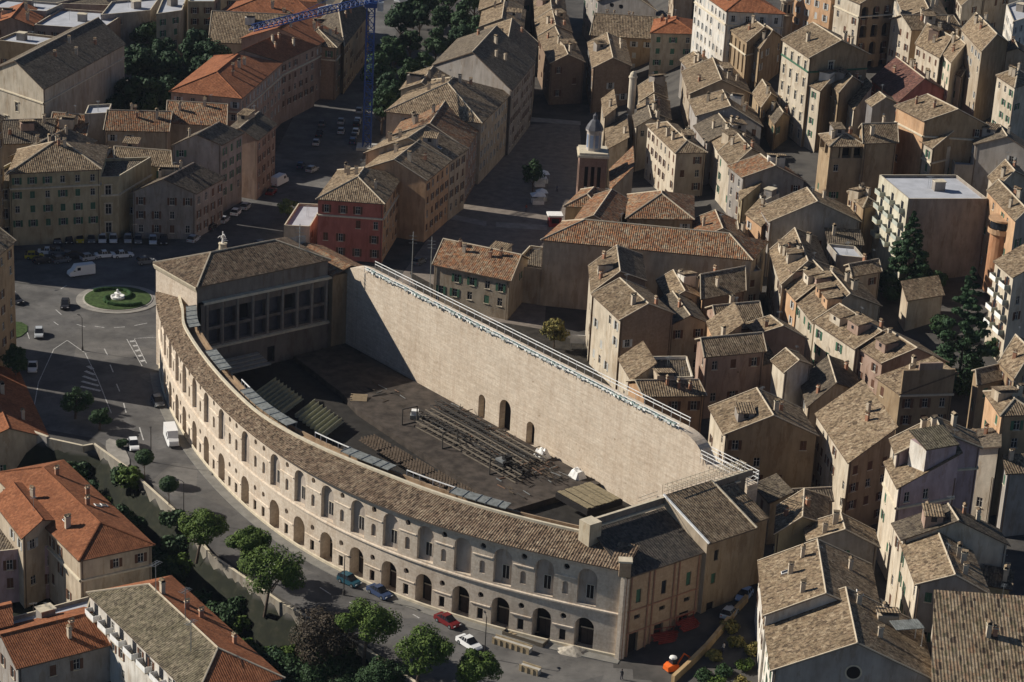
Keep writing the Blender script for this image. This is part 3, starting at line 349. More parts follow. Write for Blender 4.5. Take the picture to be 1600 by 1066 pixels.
M_FRAME = plain('window_frame', (.55, .52, .47), .7)
M_STONE = plain('stone_trim', (.55, .48, .36), .85)
M_SH = dict(g=plain('shutter_green', (.05, .12, .075), .7), b=plain('shutter_brown', (.11, .055, .035), .7), w=plain('shutter_pale', (.42, .42, .40), .7))
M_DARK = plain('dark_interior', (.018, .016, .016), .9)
M_CHIM = plain('chimney_plaster', (.50, .42, .32), .9)
M_BRK = plain('chimney_brick', (.36, .19, .12), .9)
M_METAL = plain('grey_metal', (.30, .32, .33), .45, .6)
M_WHITE = plain('white_paint', (.78, .77, .74), .6)
M_BLACK = plain('black_rubber', (.02, .02, .02), .8)
M_ASPH = plain('asphalt_dark', (.05, .05, .052), .9)

class MB:
    def __init__(s): s.v = []; s.f = []; s.m = []; s.uv = []; s.mats = []
    def mi(s, m):
        if m not in s.mats: s.mats.append(m)
        return s.mats.index(m)
    def face(s, pts, m, uv=None):
        i = len(s.v); s.v += [tuple(p) for p in pts]; s.f.append(tuple(range(i, i+len(pts)))); s.m.append(s.mi(m))
        s.uv.append(uv or [(0, 0)]*len(pts))
    def box(s, x0, x1, y0, y1, z0, z1, m, T=None):
        c = [Vector((x, y, z)) for z in (z0, z1) for y in (y0, y1) for x in (x0, x1)]
        if T is not None: c = [T @ p for p in c]
        for q in ((0, 2, 3, 1), (4, 5, 7, 6), (0, 1, 5, 4), (2, 6, 7, 3), (0, 4, 6, 2), (1, 3, 7, 5)): s.face([c[k] for k in q], m)
    def prism(s, poly, z0, z1, m, mtop=None, cap=True):
        n = len(poly)
        for i in range(n):
            a, b = poly[i], poly[(i+1) % n]
            s.face([(a[0], a[1], z0), (b[0], b[1], z0), (b[0], b[1], z1), (a[0], a[1], z1)], m)
        if cap:
            s.face([(p[0], p[1], z1) for p in poly], mtop or m, [(p[0], p[1]) for p in poly])
            s.face([(p[0], p[1], z0) for p in reversed(poly)], m)
    def tube(s, pts, r, m, n=6, r2=None):
        pts = [Vector(p) for p in pts]; rings = []
        for i, p in enumerate(pts):
            d = (pts[min(i+1, len(pts)-1)]-pts[max(i-1, 0)]).normalized()
            a = d.orthogonal().normalized(); b = d.cross(a)
            rr = r if r2 is None else r+(r2-r)*i/(len(pts)-1)
            rings.append([p+a*math.cos(2*math.pi*k/n)*rr+b*math.sin(2*math.pi*k/n)*rr for k in range(n)])
        for A, B in zip(rings, rings[1:]):
            for k in range(n): s.face([A[k], A[(k+1) % n], B[(k+1) % n], B[k]], m)
        s.face(rings[0][::-1], m); s.face(rings[-1], m)
    def lathe(s, prof, c, m, n=12):
        for (r0, z0), (r1, z1) in zip(prof, prof[1:]):
            for k in range(n):
                a, b = 2*math.pi*k/n, 2*math.pi*(k+1)/n
                s.face([(c[0]+r0*math.cos(a), c[1]+r0*math.sin(a), c[2]+z0), (c[0]+r0*math.cos(b), c[1]+r0*math.sin(b), c[2]+z0),
                        (c[0]+r1*math.cos(b), c[1]+r1*math.sin(b), c[2]+z1), (c[0]+r1*math.cos(a), c[1]+r1*math.sin(a), c[2]+z1)], m)
    def mesh(s, name, smooth=False):
        me = bpy.data.meshes.new(name); me.from_pydata(s.v, [], s.f)
        for m in s.mats: me.materials.append(m)
        me.polygons.foreach_set('material_index', s.m)
        uvl = me.uv_layers.new(name='tile'); flat = [c for q in s.uv for p in q for c in p]
        uvl.data.foreach_set('uv', flat)
        if smooth: me.polygons.foreach_set('use_smooth', [True]*len(s.f))
        me.update(); return me
    def build(s, name, parent=None, smooth=False):
        o = bpy.data.objects.new(name, s.mesh(name, smooth)); C.objects.link(o)
        if parent is not None: o.parent = parent
        return o
def tag(o, label=None, cat=None, group=None, kind=None):
    if label: o['label'] = label
    if cat: o['category'] = cat
    if group: o['group'] = group
    if kind: o['kind'] = kind
    return o
def empty(name, loc, label=None, cat=None, group=None, rz=0):
    o = bpy.data.objects.new(name, None); C.objects.link(o); o.location = loc; o.rotation_euler = (0, 0, rz)
    o.empty_display_size = .5
    return tag(o, label, cat, group)
def inst(name, me, parent, loc, rz=0, sc=(1, 1, 1)):
    o = bpy.data.objects.new(name, me); C.objects.link(o); o.parent = parent; o.location = loc; o.rotation_euler = (0, 0, rz); o.scale = sc
    return o
def copy_tree(o, parent=None):
    c = o.copy(); C.objects.link(c); c.parent = parent
    for ch in list(o.children): copy_tree(ch, c)
    return c

def panel(mb, mf, width, z0, z1, shapes, depth, m, mrev, mback, extra=()):
    """wall sheet with real recesses. mf(x,z,d)->point, shapes: (kind,xc,w,zlo,zhi,depth or None)"""
    def span(sh, x):
        k, xc, w, lo, hi = sh[:5]; u = (x-xc)/(w/2); u = max(-1, min(1, u))
        if k == 'rect': return lo, hi
        if k == 'arch': return lo, hi-w/2+w/2*math.sqrt(max(0, 1-u*u))
        r = math.sqrt(max(0, 1-u*u))*(hi-lo)/2; c = (lo+hi)/2; return c-r, c+r
    bx = {0.0, width}; bx |= set(e for e in extra if 0 < e < width)
    for sh in shapes:
        k, xc, w = sh[:3]
        if k == 'rect': bx |= {xc-w/2, xc+w/2}
        else:
            for i in range(9): bx.add(round(xc-w/2*math.cos(math.pi*i/8), 5))
    bx = sorted(round(b, 5) for b in bx); bx = [b for i, b in enumerate(bx) if i == 0 or b-bx[i-1] > 1e-4]
    for a, b in zip(bx, bx[1:]):
        mid = (a+b)/2
        cov = sorted([(span(sh, a), span(sh, b), sh) for sh in shapes if abs(mid-sh[1]) < sh[2]/2], key=lambda q: q[0][0])
        ca, cb = z0, z0
        for (la, ha), (lb, hb), sh in cov:
            D = sh[5] if len(sh) > 5 else depth
            if la-ca > 1e-4 or lb-cb > 1e-4: mb.face([mf(a, ca, 0), mf(b, cb, 0), mf(b, lb, 0), mf(a, la, 0)], m)
            mb.face([mf(a, la, 0), mf(b, lb, 0), mf(b, lb, D), mf(a, la, D)], mrev)
            mb.face([mf(a, ha, 0), mf(a, ha, D), mf(b, hb, D), mf(b, hb, 0)], mrev)
            bk = sh[6] if len(sh) > 6 else mback
            if bk: mb.face([mf(a, la, D), mf(b, lb, D), mf(b, hb, D), mf(a, ha, D)], bk)
            ca, cb = ha, hb
        if z1-ca > 1e-4 or z1-cb > 1e-4: mb.face([mf(a, ca, 0), mf(b, cb, 0), mf(b, z1, 0), mf(a, z1, 0)], m)
    for sh in shapes:
        D = sh[5] if len(sh) > 5 else depth
        for sx in (-1, 1):
            x = sh[1]+sx*sh[2]/2; lo, hi = span(sh, x)
            if hi-lo > .05: mb.face([mf(x, lo, 0), mf(x, hi, 0), mf(x, hi, D), mf(x, lo, D)], mrev)
# window unit meshes: origin = bottom centre of opening at wall face, x along wall, -y outward
def window_mesh(w, h, style):
    b = MB(); d = .16
    b.face([(-w/2, d, 0), (w/2, d, 0), (w/2, d, h), (-w/2, d, h)], M_GLASS)
    fr = .07
    for x0, x1 in ((-w/2, -w/2+fr), (w/2-fr, w/2), (-fr/2, fr/2)): b.box(x0, x1, d-.06, d-.004, 0, h, M_FRAME)
    for z0, z1 in ((0, fr), (h-fr, h), (h*.62, h*.62+.05)): b.box(-w/2+fr, w/2-fr, d-.055, d-.006, z0, z1, M_FRAME)
    b.box(-w/2-.12, w/2+.12, -.12, .05, -.12, -.003, M_STONE)
    if style == 'big':
        b.box(-w/2-.3, w/2+.3, -.22, -.003, h+.1, h+.32, M_STONE)
        for sx in (-1, 1): b.box(min(sx*(w/2+.02), sx*(w/2+.2)), max(sx*(w/2+.02), sx*(w/2+.2)), -.06, -.003, 0, h+.1, M_STONE)
    elif style[0] == 'o':
        m = M_SH[style[1]]
        for sx in (-1, 1):
            x0, x1 = sorted((sx*(w/2+.02), sx*(w+.0)))
            b.box(x0, x1, -.07, -.012, .02, h-.02, m)
    elif style[0] == 'c':
        m = M_SH[style[1]]
        b.box(-w/2+.01, -.01, .03, .08, .02, h-.02, m); b.box(.01, w/2-.01, .03, .08, .02, h-.02, m)
    return b.mesh('window')
WIN = {}
def getwin(w, h, st):
    k = (w, h, st)
    if k not in WIN: WIN[k] = window_mesh(w, h, st)
    return WIN[k]
def chimney_mesh(kind):
    b = MB(); m = M_CHIM if kind != 1 else M_BRK
    hh = (1.7, 1.4, 2.1)[kind]; s = (.42, .38, .5)[kind]
    b.box(-s, s, -s*.75, s*.75, -1.2, hh, m)
    b.box(-s-.1, s+.1, -s*.75-.1, s*.75+.1, hh+.003, hh+.14, M_STONE if kind else m)
    for sx in (-1, 1): b.box(min(sx*s, sx*(s-.16)), max(sx*s, sx*(s-.16)), -s*.7, s*.7, hh+.143, hh+.5, M_DARK if kind == 2 else m)
    b.face([(-s-.12, -s*.75-.12, hh+.5), (s+.12, -s*.75-.12, hh+.5), (s+.12, 0, hh+.75), (-s-.12, 0, hh+.75)], rm('c'))
    b.face([(-s-.12, 0, hh+.75), (s+.12, 0, hh+.75), (s+.12, s*.75+.12, hh+.5), (-s-.12, s*.75+.12, hh+.5)], rm('c'))
    return b.mesh('chimney')
CHIM = [chimney_mesh(i) for i in range(3)]
def antenna_mesh():
    b = MB(); b.tube([(0, 0, -1), (0, 0, 2.6)], .035, M_METAL, 4)
    b.tube([(-.6, 0, 2.4), (.6, 0, 2.4)], .025, M_METAL, 4)
    for i in range(5): b.tube([(-.5+i*.25, -.35, 2.4), (-.5+i*.25, .35, 2.4)], .018, M_METAL, 4)
    return b.mesh('antenna')
ANT = antenna_mesh()
def sky_mesh():
    b = MB(); b.box(-.45, .45, -.6, .6, 0, .12, M_WHITE); b.box(-.36, .36, -.5, .5, .123, .14, M_GLASS); return b.mesh('skylight')
SKYL = sky_mesh()

def lerp(a, b, t): return [a[i]+(b[i]-a[i])*t for i in range(len(a))]
def slab(mb, pts, m, medge, th=.2, udir=None):
    """roof plane; pts 3D list, uv along the eave (first edge)"""
    P_ = [Vector(p) for p in pts]; u = (P_[1]-P_[0]).normalized(); nrm = (P_[1]-P_[0]).cross(P_[-1]-P_[0]).normalized()
    v = nrm.cross(u)
    uv = [((p-P_[0]).dot(u)+P_[0].x*.37, (p-P_[0]).dot(v)+P_[0].y*.23) for p in P_]
    mb.face(P_, m, uv)
    dn = [p-Vector((0, 0, th)) for p in P_]; mb.face(dn[::-1], medge)
    n = len(P_)
    for i in range(n): mb.face([dn[i], dn[(i+1) % n], P_[(i+1) % n], P_[i]], medge)
def roof_geo(roof, w, ze, pitch, oh):
    """returns planes (each starts with its eave edge), ridge lines, height fn for walls"""
    P0, P1, P2, P3 = [Vector((*q, 0)) for q in w]
    e1 = (P1-P0).normalized(); e2 = (P2-P1).normalized(); A = (P1-P0).length; B = (P2-P1).length
    Q0 = P0-e1*oh-e2*oh; Q1 = P1+e1*oh-e2*oh; Q2 = P2+e1*oh+e2*oh; Q3 = P3-e1*oh+e2*oh
    Z = lambda p, z: (p.x, p.y, z)
    zo = ze-pitch*oh
    t = .22
    if roof == 'y':
        zr = ze+pitch*B/2; R1 = (Q1+Q2)/2; R0 = (Q0+Q3)/2
        return [[Z(Q0, zo+t), Z(Q1, zo+t), Z(R1, zr+t), Z(R0, zr+t)], [Z(Q2, zo+t), Z(Q3, zo+t), Z(R0, zr+t), Z(R1, zr+t)]], [(Z(R0, zr+t), Z(R1, zr+t))], \
            {0: [(.5, zr)], 2: [(.5, zr)]}, zr
    if roof == 'x':
        zr = ze+pitch*A/2; R0 = (Q0+Q1)/2; R1 = (Q3+Q2)/2
        return [[Z(Q1, zo+t), Z(Q2, zo+t), Z(R1, zr+t), Z(R0, zr+t)], [Z(Q3, zo+t), Z(Q0, zo+t), Z(R0, zr+t), Z(R1, zr+t)]], [(Z(R0, zr+t), Z(R1, zr+t))], \
            {1: [(.5, zr)], 3: [(.5, zr)]}, zr
    if roof == 'h':
        if B >= A:
            hw = A/2+oh; f = min(.49, hw/(B+2*oh)); zr = zo+pitch*hw
            M0 = (Q0+Q1)/2; M1 = (Q3+Q2)/2; R0 = M0+(M1-M0)*f; R1 = M0+(M1-M0)*(1-f)
            return [[Z(Q1, zo+t), Z(Q2, zo+t), Z(R1, zr+t), Z(R0, zr+t)], [Z(Q3, zo+t), Z(Q0, zo+t), Z(R0, zr+t), Z(R1, zr+t)],
                    [Z(Q0, zo+t), Z(Q1, zo+t), Z(R0, zr+t)], [Z(Q2, zo+t), Z(Q3, zo+t), Z(R1, zr+t)]], \
                [(Z(R0, zr+t), Z(R1, zr+t)), (Z(Q0, zo+t), Z(R0, zr+t)), (Z(Q1, zo+t), Z(R0, zr+t)), (Z(Q2, zo+t), Z(R1, zr+t))], {}, zr
        hw = B/2+oh; f = min(.49, hw/(A+2*oh)); zr = zo+pitch*hw
        M0 = (Q0+Q3)/2; M1 = (Q1+Q2)/2; R0 = M0+(M1-M0)*f; R1 = M0+(M1-M0)*(1-f)
        return [[Z(Q0, zo+t), Z(Q1, zo+t), Z(R1, zr+t), Z(R0, zr+t)], [Z(Q2, zo+t), Z(Q3, zo+t), Z(R0, zr+t), Z(R1, zr+t)],
                [Z(Q1, zo+t), Z(Q2, zo+t), Z(R1, zr+t)], [Z(Q3, zo+t), Z(Q0, zo+t), Z(R0, zr+t)]], \
            [(Z(R0, zr+t), Z(R1, zr+t)), (Z(Q1, zo+t), Z(R1, zr+t)), (Z(Q2, zo+t), Z(R1, zr+t)), (Z(Q0, zo+t), Z(R0, zr+t))], {}, zr
    # sheds: low side sl = left wall (P0P1), sf = front wall (P1P2)
    if roof == 'sl':
        zr = ze+pitch*.8*B; zh = zr+pitch*.8*oh
        return [[Z(Q0, zo+t), Z(Q1, zo+t), Z(Q2, zh+t), Z(Q3, zh+t)]], [], {0: 'up', 2: 'dn', 1: 'hi'}, zr
    zr = ze+pitch*.8*A; zh = zr+pitch*.8*oh
    return [[Z(Q1, zo+t), Z(Q2, zo+t), Z(Q3, zh+t), Z(Q0, zh+t)]], [], {1: 'up', 3: 'dn', 2: 'hi'}, zr

def building(kind, label, w, zb, ze, roof, wall, rcol, opt):
    O = dict(q.split('=') for q in opt.split(',') if '=' in q)
    rr = random.Random(label)
    name = {'row_house': 'row_house', 'house': 'house', 'palace': 'palazzo', 'block': 'apartment_block', 'church': 'church_building', 'villa': 'villa', 'annex': 'annex_building', 'shed': 'outbuilding', 'tower_house': 'tower_house'}[kind]
    org = w[1]; root = empty(name, (org[0], org[1], zb), label, {'church': 'church', 'shed': 'outbuilding', 'block': 'apartment block', 'annex': 'annex', 'palace': 'palazzo', 'villa': 'villa'}.get(kind, 'house'))
    L = [[q[0]-org[0], q[1]-org[1]] for q in w]
    H = ze-zb
    big = O.get('big') or O.get('win') == 'big'
    style = O.get('sh') or rr.choice('gbbw')
    pitch = .45 if rcol != 'r' else .38
    if kind in ('block',): pitch = .34
    rk = {'xr': 'x', 'h2': 'h', 'hm': 'h'}.get(roof, roof)
    flat = rk == 'f'
    if not flat: planes, ridges, gab, zr = roof_geo(rk, L, H, pitch, .45)
    wb = MB(); wins = []
    walls = [(L[1], L[2], 'f'), (L[2], L[3], 'r'), (L[3], L[0], 'b'), (L[0], L[1], 'l')]
    for wi, (a, b, key) in enumerate(walls):
        dx, dy = b[0]-a[0], b[1]-a[1]; W = math.hypot(dx, dy); ux, uy = dx/W, dy/W; nx, ny = uy, -ux
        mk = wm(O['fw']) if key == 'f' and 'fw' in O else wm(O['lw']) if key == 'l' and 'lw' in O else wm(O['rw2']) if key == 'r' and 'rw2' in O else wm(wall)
        prob = float(O.get(key, dict(f=.4, r=.25, b=0, l=.5)[key]))
        def mf(x, z, d, a=a, ux=ux, uy=uy, nx=nx, ny=ny): return (a[0]+ux*x-nx*d, a[1]+uy*x-ny*d, z)
        shapes = []
        ztop = H+(.7 if flat else 0)
        if prob > 0:
            fh = 4.4 if big else 3.3
            nf = max(1, int((H-1.0)/fh)); sp = 3.9 if big else 3.1
            nc = max(1, int((W-.8)/sp)); ww, wh = (1.35, 2.4) if big else (rr.choice((1.05, 1.15)), rr.choice((1.6, 1.8)))
            for f in range(nf):
                zc = H-1.15-wh-(f)*fh-(0 if not big else .2)
                if zc < .3: break
                if zc < 2.2 and f == nf-1 and nf > 1: pass
                for c in range(nc):
                    if rr.random() > prob: continue
                    x = (c+.5)*W/nc+(rr.uniform(-.25, .25) if prob < .9 else 0)
                    if x-ww/2 < .35 or x+ww/2 > W-.35: continue
                    shapes.append(('rect', x, ww, zc, zc+wh, .2, None))
                    if big: st = 'big'
                    elif W/nc > ww*2.1: st = rr.choice(('o', 'o', 'c'))+style
                    else: st = rr.choice(('p', 'c'+style))
                    if rr.random() < .2 and not big: st = 'p'
                    wins.append((mf(x, zc, 0), math.atan2(uy, ux), ww, wh, st))
        if O.get('log') and key == 'f':
            shapes = [s_ for s_ in shapes if 0]
            for f in range(4):
                for c in range(3): shapes.append(('arch', (c+.5)*W/3, W/3*.6, H-4.6-f*4.9, H-1.0-f*4.9, 1.2, M_DARK))
        if O.get('rw') and key == 'f':
            for x in (W*.24, W*.4): shapes.append(('round', x, 1.5, H-1.3, H+.2-.02, .3, M_GLASS))
        if O.get('oc') and key == 'f':
            pass
        if O.get('bel') and key in 'fl':
            shapes = [s_ for s_ in shapes if s_[4] < H-3.6]; wins = [q for q in wins if q[0][2] < H-4.5 or (q[1] != math.atan2(uy, ux))]
            k = 3 if key == 'f' else 2
            for c in range(k): shapes.append(('rect', (c+.5)*W/k, W/k-.5, H-2.9, H-.35, 2.2, M_DARK))
            if key == 'f': wins = [q for q in wins if q[0][2] < H-4]
        if O.get('pil') and key == 'l':
            for c in range(4): shapes.append(('rect', (c+.5)*W/4, W/4*.55, H-9, H-1.2, .35, mk))
        panel(wb, mf, W, 0, ztop, shapes, .2, mk, mk, M_DARK)
        if flat:
            # parapet inner side and cap
            wb.face([mf(0, H, .25), mf(W, H, .25), mf(W, ztop, .25), mf(0, ztop, .25)], mk)
            wb.face([mf(0, ztop, 0), mf(W, ztop, 0), mf(W, ztop, .25), mf(0, ztop, .25)], M_STONE)
        elif wi in gab:
            g = gab[wi]
            if g == 'hi': wb.face([mf(0, H, 0), mf(W, H, 0), mf(W, zr, 0), mf(0, zr, 0)], mk)
            elif g == 'up':
                wb.face([mf(0, H, 0), mf(W, H, 0), mf(W, zr, 0)] if (rk == 'sl') else [mf(0, H, 0), mf(W, H, 0), mf(W, zr, 0)], mk)
            elif g == 'dn': wb.face([mf(0, H, 0), mf(W, H, 0), mf(0, zr, 0)], mk)
            else: wb.face([mf(0, H, 0), mf(W, H, 0), mf(W*.5, zr, 0)], mk)
        if kind == 'palace' or O.get('cor'):
            cm = M_SH['g'] if O.get('cor') == 'g' else M_STONE
            wb.face([mf(0, H-3.9, -.25), mf(W, H-3.9, -.25), mf(W, H-3.6, -.25), mf(0, H-3.6, -.25)], cm)
            wb.face([mf(0, H-3.6, -.25), mf(W, H-3.6, -.25), mf(W, H-3.5, 0), mf(0, H-3.5, 0)], cm)
            wb.face([mf(0, H-3.9, -.25), mf(W, H-3.9, -.25), mf(W, H-3.95, 0), mf(0, H-3.95, 0)], cm)
    wo = wb.build('wall', root)
    for p, rz, ww, wh, st in wins: inst('window', getwin(ww, wh, st), root, p, rz)
    if kind in ('house', 'row_house', 'palace', 'villa') and not flat:
        q = MB()
        for (c0, c1) in ((L[1], L[2]), (L[2], L[1])):
            if rr.random() < .3: continue
            dx, dy = c1[0]-c0[0], c1[1]-c0[1]; n_ = math.hypot(dx, dy); dx /= n_; dy /= n_
            sg = 1 if c0 is L[1] else -1
            q.tube([(c0[0]+dx*.35+dy*.12*sg, c0[1]+dy*.35-dx*.12*sg, z) for z in (.1, H-.1)], .075, M_GUT, 5)
        if q.f: q.build('downpipe', root)
    if O.get('oc'):   # round window
        a, b = L[1], L[2]; W = math.hypot(b[0]-a[0], b[1]-a[1]); ux, uy = (b[0]-a[0])/W, (b[1]-a[1])/W
        q = MB(); cx = W*.5; cz = H+.4
        for rr_, mm, off in ((1.25, M_STONE, .08), (1.0, M_DARK, .1)):
            q.face([(a[0]+ux*(cx+rr_*math.cos(t))+uy*off, a[1]+uy*(cx+rr_*math.cos(t))-ux*off, cz+rr_*math.sin(t)) for t in [2*math.pi*i/20 for i in range(20)]], mm)
        q.build('window', root)
    rmat = rm(rcol)
    if flat:
        q = MB(); q.face([(*p, H+.05) for p in L], rmat, [tuple(p) for p in L]); q.build('roof', root)
        # roof clutter
        cx, cy = sum(p[0] for p in L)/4, sum(p[1] for p in L)/4
        dx, dy = L[2][0]-L[1][0], L[2][1]-L[1][1]; W = math.hypot(dx, dy); rz = math.atan2(dy, dx)
        if W > 8:
            q = MB(); q.box(-1.2, 1.2, -1, 1, H+.05, H+2.1, wm('gr')); q.box(-1.35, 1.35, -1.15, 1.15, H+2.103, H+2.25, M_STONE)
            s_ = q.build('stair_housing', root); s_.location = (cx+rr.uniform(-2, 2), cy+rr.uniform(-1, 1), 0); s_.rotation_euler.z = rz
        for i in range(2):
            inst('antenna', ANT, root, (cx+rr.uniform(-.3, .3)*W*.6, cy+rr.uniform(-1, 1), H+.3), rr.uniform(0, 3))
    else:
        rb = MB()
        for i, pl in enumerate(planes):
            mm = rmat
            if roof == 'h2' and i != 0: mm = rm('r')
            slab(rb, pl, mm, M_GUT if i % 2 else M_GUT)
        for a, b in ridges:
            va, vb = Vector(a), Vector(b)
            rb.tube([va+Vector((0, 0, .02)), vb+Vector((0, 0, .02))], .17, M_RIDGE if rcol not in 'r' else rm('r'), 5)
        if rcol in 'co' and rk in 'xy':      # pale verge tiles on the gable ends
            for pl in planes:
                for a, b in ((pl[1], pl[2]), (pl[0], pl[3])):
                    rb.tube([Vector(a)+Vector((0, 0, .04)), Vector(b)+Vector((0, 0, .04))], .12, M_RIDGE, 4)
        rb.build('roof', root)
        area = sum((Vector(p[1])-Vector(p[0])).length*(Vector(p[2])-Vector(p[1])).length for p in planes)
        nch = int(O.get('chim', 0)) or (0 if kind in ('church', 'shed') else min(4, int(area/95)+rr.randint(0, 2)))
        def onplane(pl, u, v):
            if len(pl) == 4: a = lerp(pl[0], pl[1], u); b = lerp(pl[3], pl[2], u); return lerp(a, b, v)
            a = lerp(pl[0], pl[1], u); return lerp(a, pl[2], v)
        for i in range(nch):
            pl = planes[rr.randrange(min(2, len(planes)))]
            p = onplane(pl, rr.uniform(.15, .85), rr.uniform(.35, .9)); p[2] = p[2]-.1
            o_ = inst('chimney', CHIM[rr.randrange(3)], root, p, sc=(.85, .85, .9), rz= rr.choice((0, 1.57))+math.atan2(L[2][1]-L[1][1], L[2][0]-L[1][0]))
        if rr.random() < .45 and kind != 'shed':
            pl = planes[0]; inst('antenna', ANT, root, onplane(pl, rr.uniform(.2, .8), .95), rr.uniform(0, 3))
        if roof == 'h2':
            for u, v in ((.12, .98), (.55, .98), (.8, .6)): inst('antenna', ANT, root, onplane(planes[0], u, v), 1.1, (1.8, 1.8, 2.0))
        for i in range(int(O.get('sky', 0))):
            pl = planes[i % 2]; p = Vector(onplane(pl, rr.uniform(.3, .7), rr.uniform(.3, .6)))
            nn = (Vector(pl[1])-Vector(pl[0])).cross(Vector(pl[2])-Vector(pl[1])).normalized()
            if nn.z < 0: nn = -nn
            o_ = inst('skylight', SKYL, root, p+nn*.03); o_.rotation_mode = 'QUATERNION'; o_.rotation_quaternion = nn.to_track_quat('Z', 'Y')
        if kind in ('house', 'row_house') and not O.get('dor') and rk in 'xyh' and rr.random() < .45 and area > 70:
            pl = planes[rr.randrange(2)]; p = onplane(pl, rr.uniform(.25, .75), rr.uniform(.5, .75)); q = MB(); ww = rr.uniform(1.3, 2.2); d = rr.uniform(1.2, 1.8); hh = rr.uniform(.9, 1.9)
            q.box(-ww, ww, -d, d, -1.4, hh, wm(rr.choice(('cr', 'gr', 'st', 'wh', 'pk'))))
            slab(q, [(-ww-.2, -d-.2, hh+.1), (ww+.2, -d-.2, hh+.1), (ww+.2, d+.2, hh+.7), (-ww-.2, d+.2, hh+.7)], rm('c'), M_GUT, .12)
            q.box(-.45, .45, -d-.03, -d-.004, hh-.95, hh-.15, M_GLASS)
            o_ = q.build('roof_room', root); o_.location = p; o_.rotation_euler.z = math.atan2(L[2][1]-L[1][1], L[2][0]-L[1][0])+rr.choice((0, 0, 3.1416))
        for i in range(int(O.get('dor', 0))):     # dormer boxes
            pl = planes[0]; u = (i+.5)/int(O['dor'])+rr.uniform(-.1, .1); p = onplane(pl, u, rr.uniform(.45, .7))
            q = MB(); d = 1.5; ww = rr.uniform(1.3, 2.0); hh = rr.uniform(1.0, 1.5)
            q.box(-ww, ww, -d, d, -1.5, hh, wm(rr.choice(('or', 'cr', 'pk'))))
            slab(q, [(-ww-.25, -d-.25, hh+.12), (ww+.25, -d-.25, hh+.12), (ww+.25, d+.25, hh+.8), (-ww-.25, d+.25, hh+.8)], rm('c'), M_GUT, .12)
            q.box(-.4, .4, -d-.03, -d-.004, .1, .8, M_GLASS)
            o_ = q.build('dormer', root); o_.location = p
            o_.rotation_euler.z = math.atan2(pl[1][1]-pl[0][1], pl[1][0]-pl[0][0])
        if O.get('par'):
            a, b = L[1], L[2]; W = math.hypot(b[0]-a[0], b[1]-a[1]); rz = math.atan2(b[1]-a[1], b[0]-a[0])
            q = MB(); q.box(0, W, -.3, .25, H-.6, zr+1.0, wm('oc')); q.box(-.2, W+.2, -.6, -.303, H-.5, H-.15, M_STONE); q.box(W*.3, W*.75, -.25, .2, zr+1.003, zr+2.3, wm('pk'))
            o_ = q.build('parapet', root); o_.location = (a[0], a[1], 0); o_.rotation_euler.z = rz
    if O.get('bal'):
        a, b = L[0], L[1]; W = math.hypot(b[0]-a[0], b[1]-a[1]); rz = math.atan2(b[1]-a[1], b[0]-a[0])
        nb = max(2, int(W/4.5)); nfl = max(1, int(H/3.3)-1) if O['bal'] == '1' else 1
        q = MB(); q.box(-1.5, 1.5, -1.25, -.01, -.12, .05, M_STONE)
        for x in (-1.5, 1.44): q.box(x, x+.06, -1.25, -.02, .05, 1.0, plain('balcony_rail', (.40, .42, .36)) if kind == 'block' else M_WHITE)
        q.box(-1.44, 1.44, -1.25, -1.19, .05, 1.0, MATS['balcony_rail'] if kind == 'block' and not wall == 'cr' else M_WHITE)
        q.box(-.7, .7, -.02, -.005, .05, 2.2, M_GLASS)
        me = q.mesh('balcony')
        for f in range(nfl):
            for c in range(nb):
                x = (c+.5)*W/nb; z = H-3.0-f*3.2
                if z < 1: break
                inst('balcony', me, root, (a[0]+math.cos(rz)*x, a[1]+math.sin(rz)*x, z), rz)
    if O.get('bay'):
        a, b = L[0], L[1]; q = MB(); mm = wm('or')
        c = lerp(a, b, .62)
        q.lathe([(2.4, 2), (2.4, H-5.2)], (c[0], c[1], 0), wallmat('wall_deep_orange', (.46, .24, .13)), 20)
        q.lathe([(3.0, H-5.2), (3.0, H-4.1)], (c[0], c[1], 0), mm, 20); q.lathe([(2.6, H-4.1), (2.6, H-2.4)], (c[0], c[1], 0), M_GLASS, 20)
        q.lathe([(0, H-5.2), (3.0, H-5.2)], (c[0], c[1], 0), mm, 20); q.lathe([(3.1, H-2.4), (3.1, H-2.0), (0, H-2.0)], (c[0], c[1], 0), mm, 20)
        q.build('balcony_bay', root)
    if O.get('dorl'):
        a, b = lerp(L[1], L[2], .68), None; rz = math.atan2(L[2][1]-L[1][1], L[2][0]-L[1][0])
        q = MB(); q.box(-3.0, 3.0, .2, 4.5, H-.5, H+5.8, wm('li'))
        q.face([(-3.003, .2, H-.5), (-3.003, 4.5, H-.5), (-3.003, 4.5, H+5.8), (-3.003, .2, H+5.8)], wm('wh'))
        slab(q, [(-3.3, -.1, H+5.9), (3.3, -.1, H+5.9), (3.3, 4.9, H+7.3), (-3.3, 4.9, H+7.3)], rm('l'), M_GUT)
        o_ = q.build('roof_tower', root); o_.location = (a[0], a[1], 0); o_.rotation_euler.z = rz
    return root

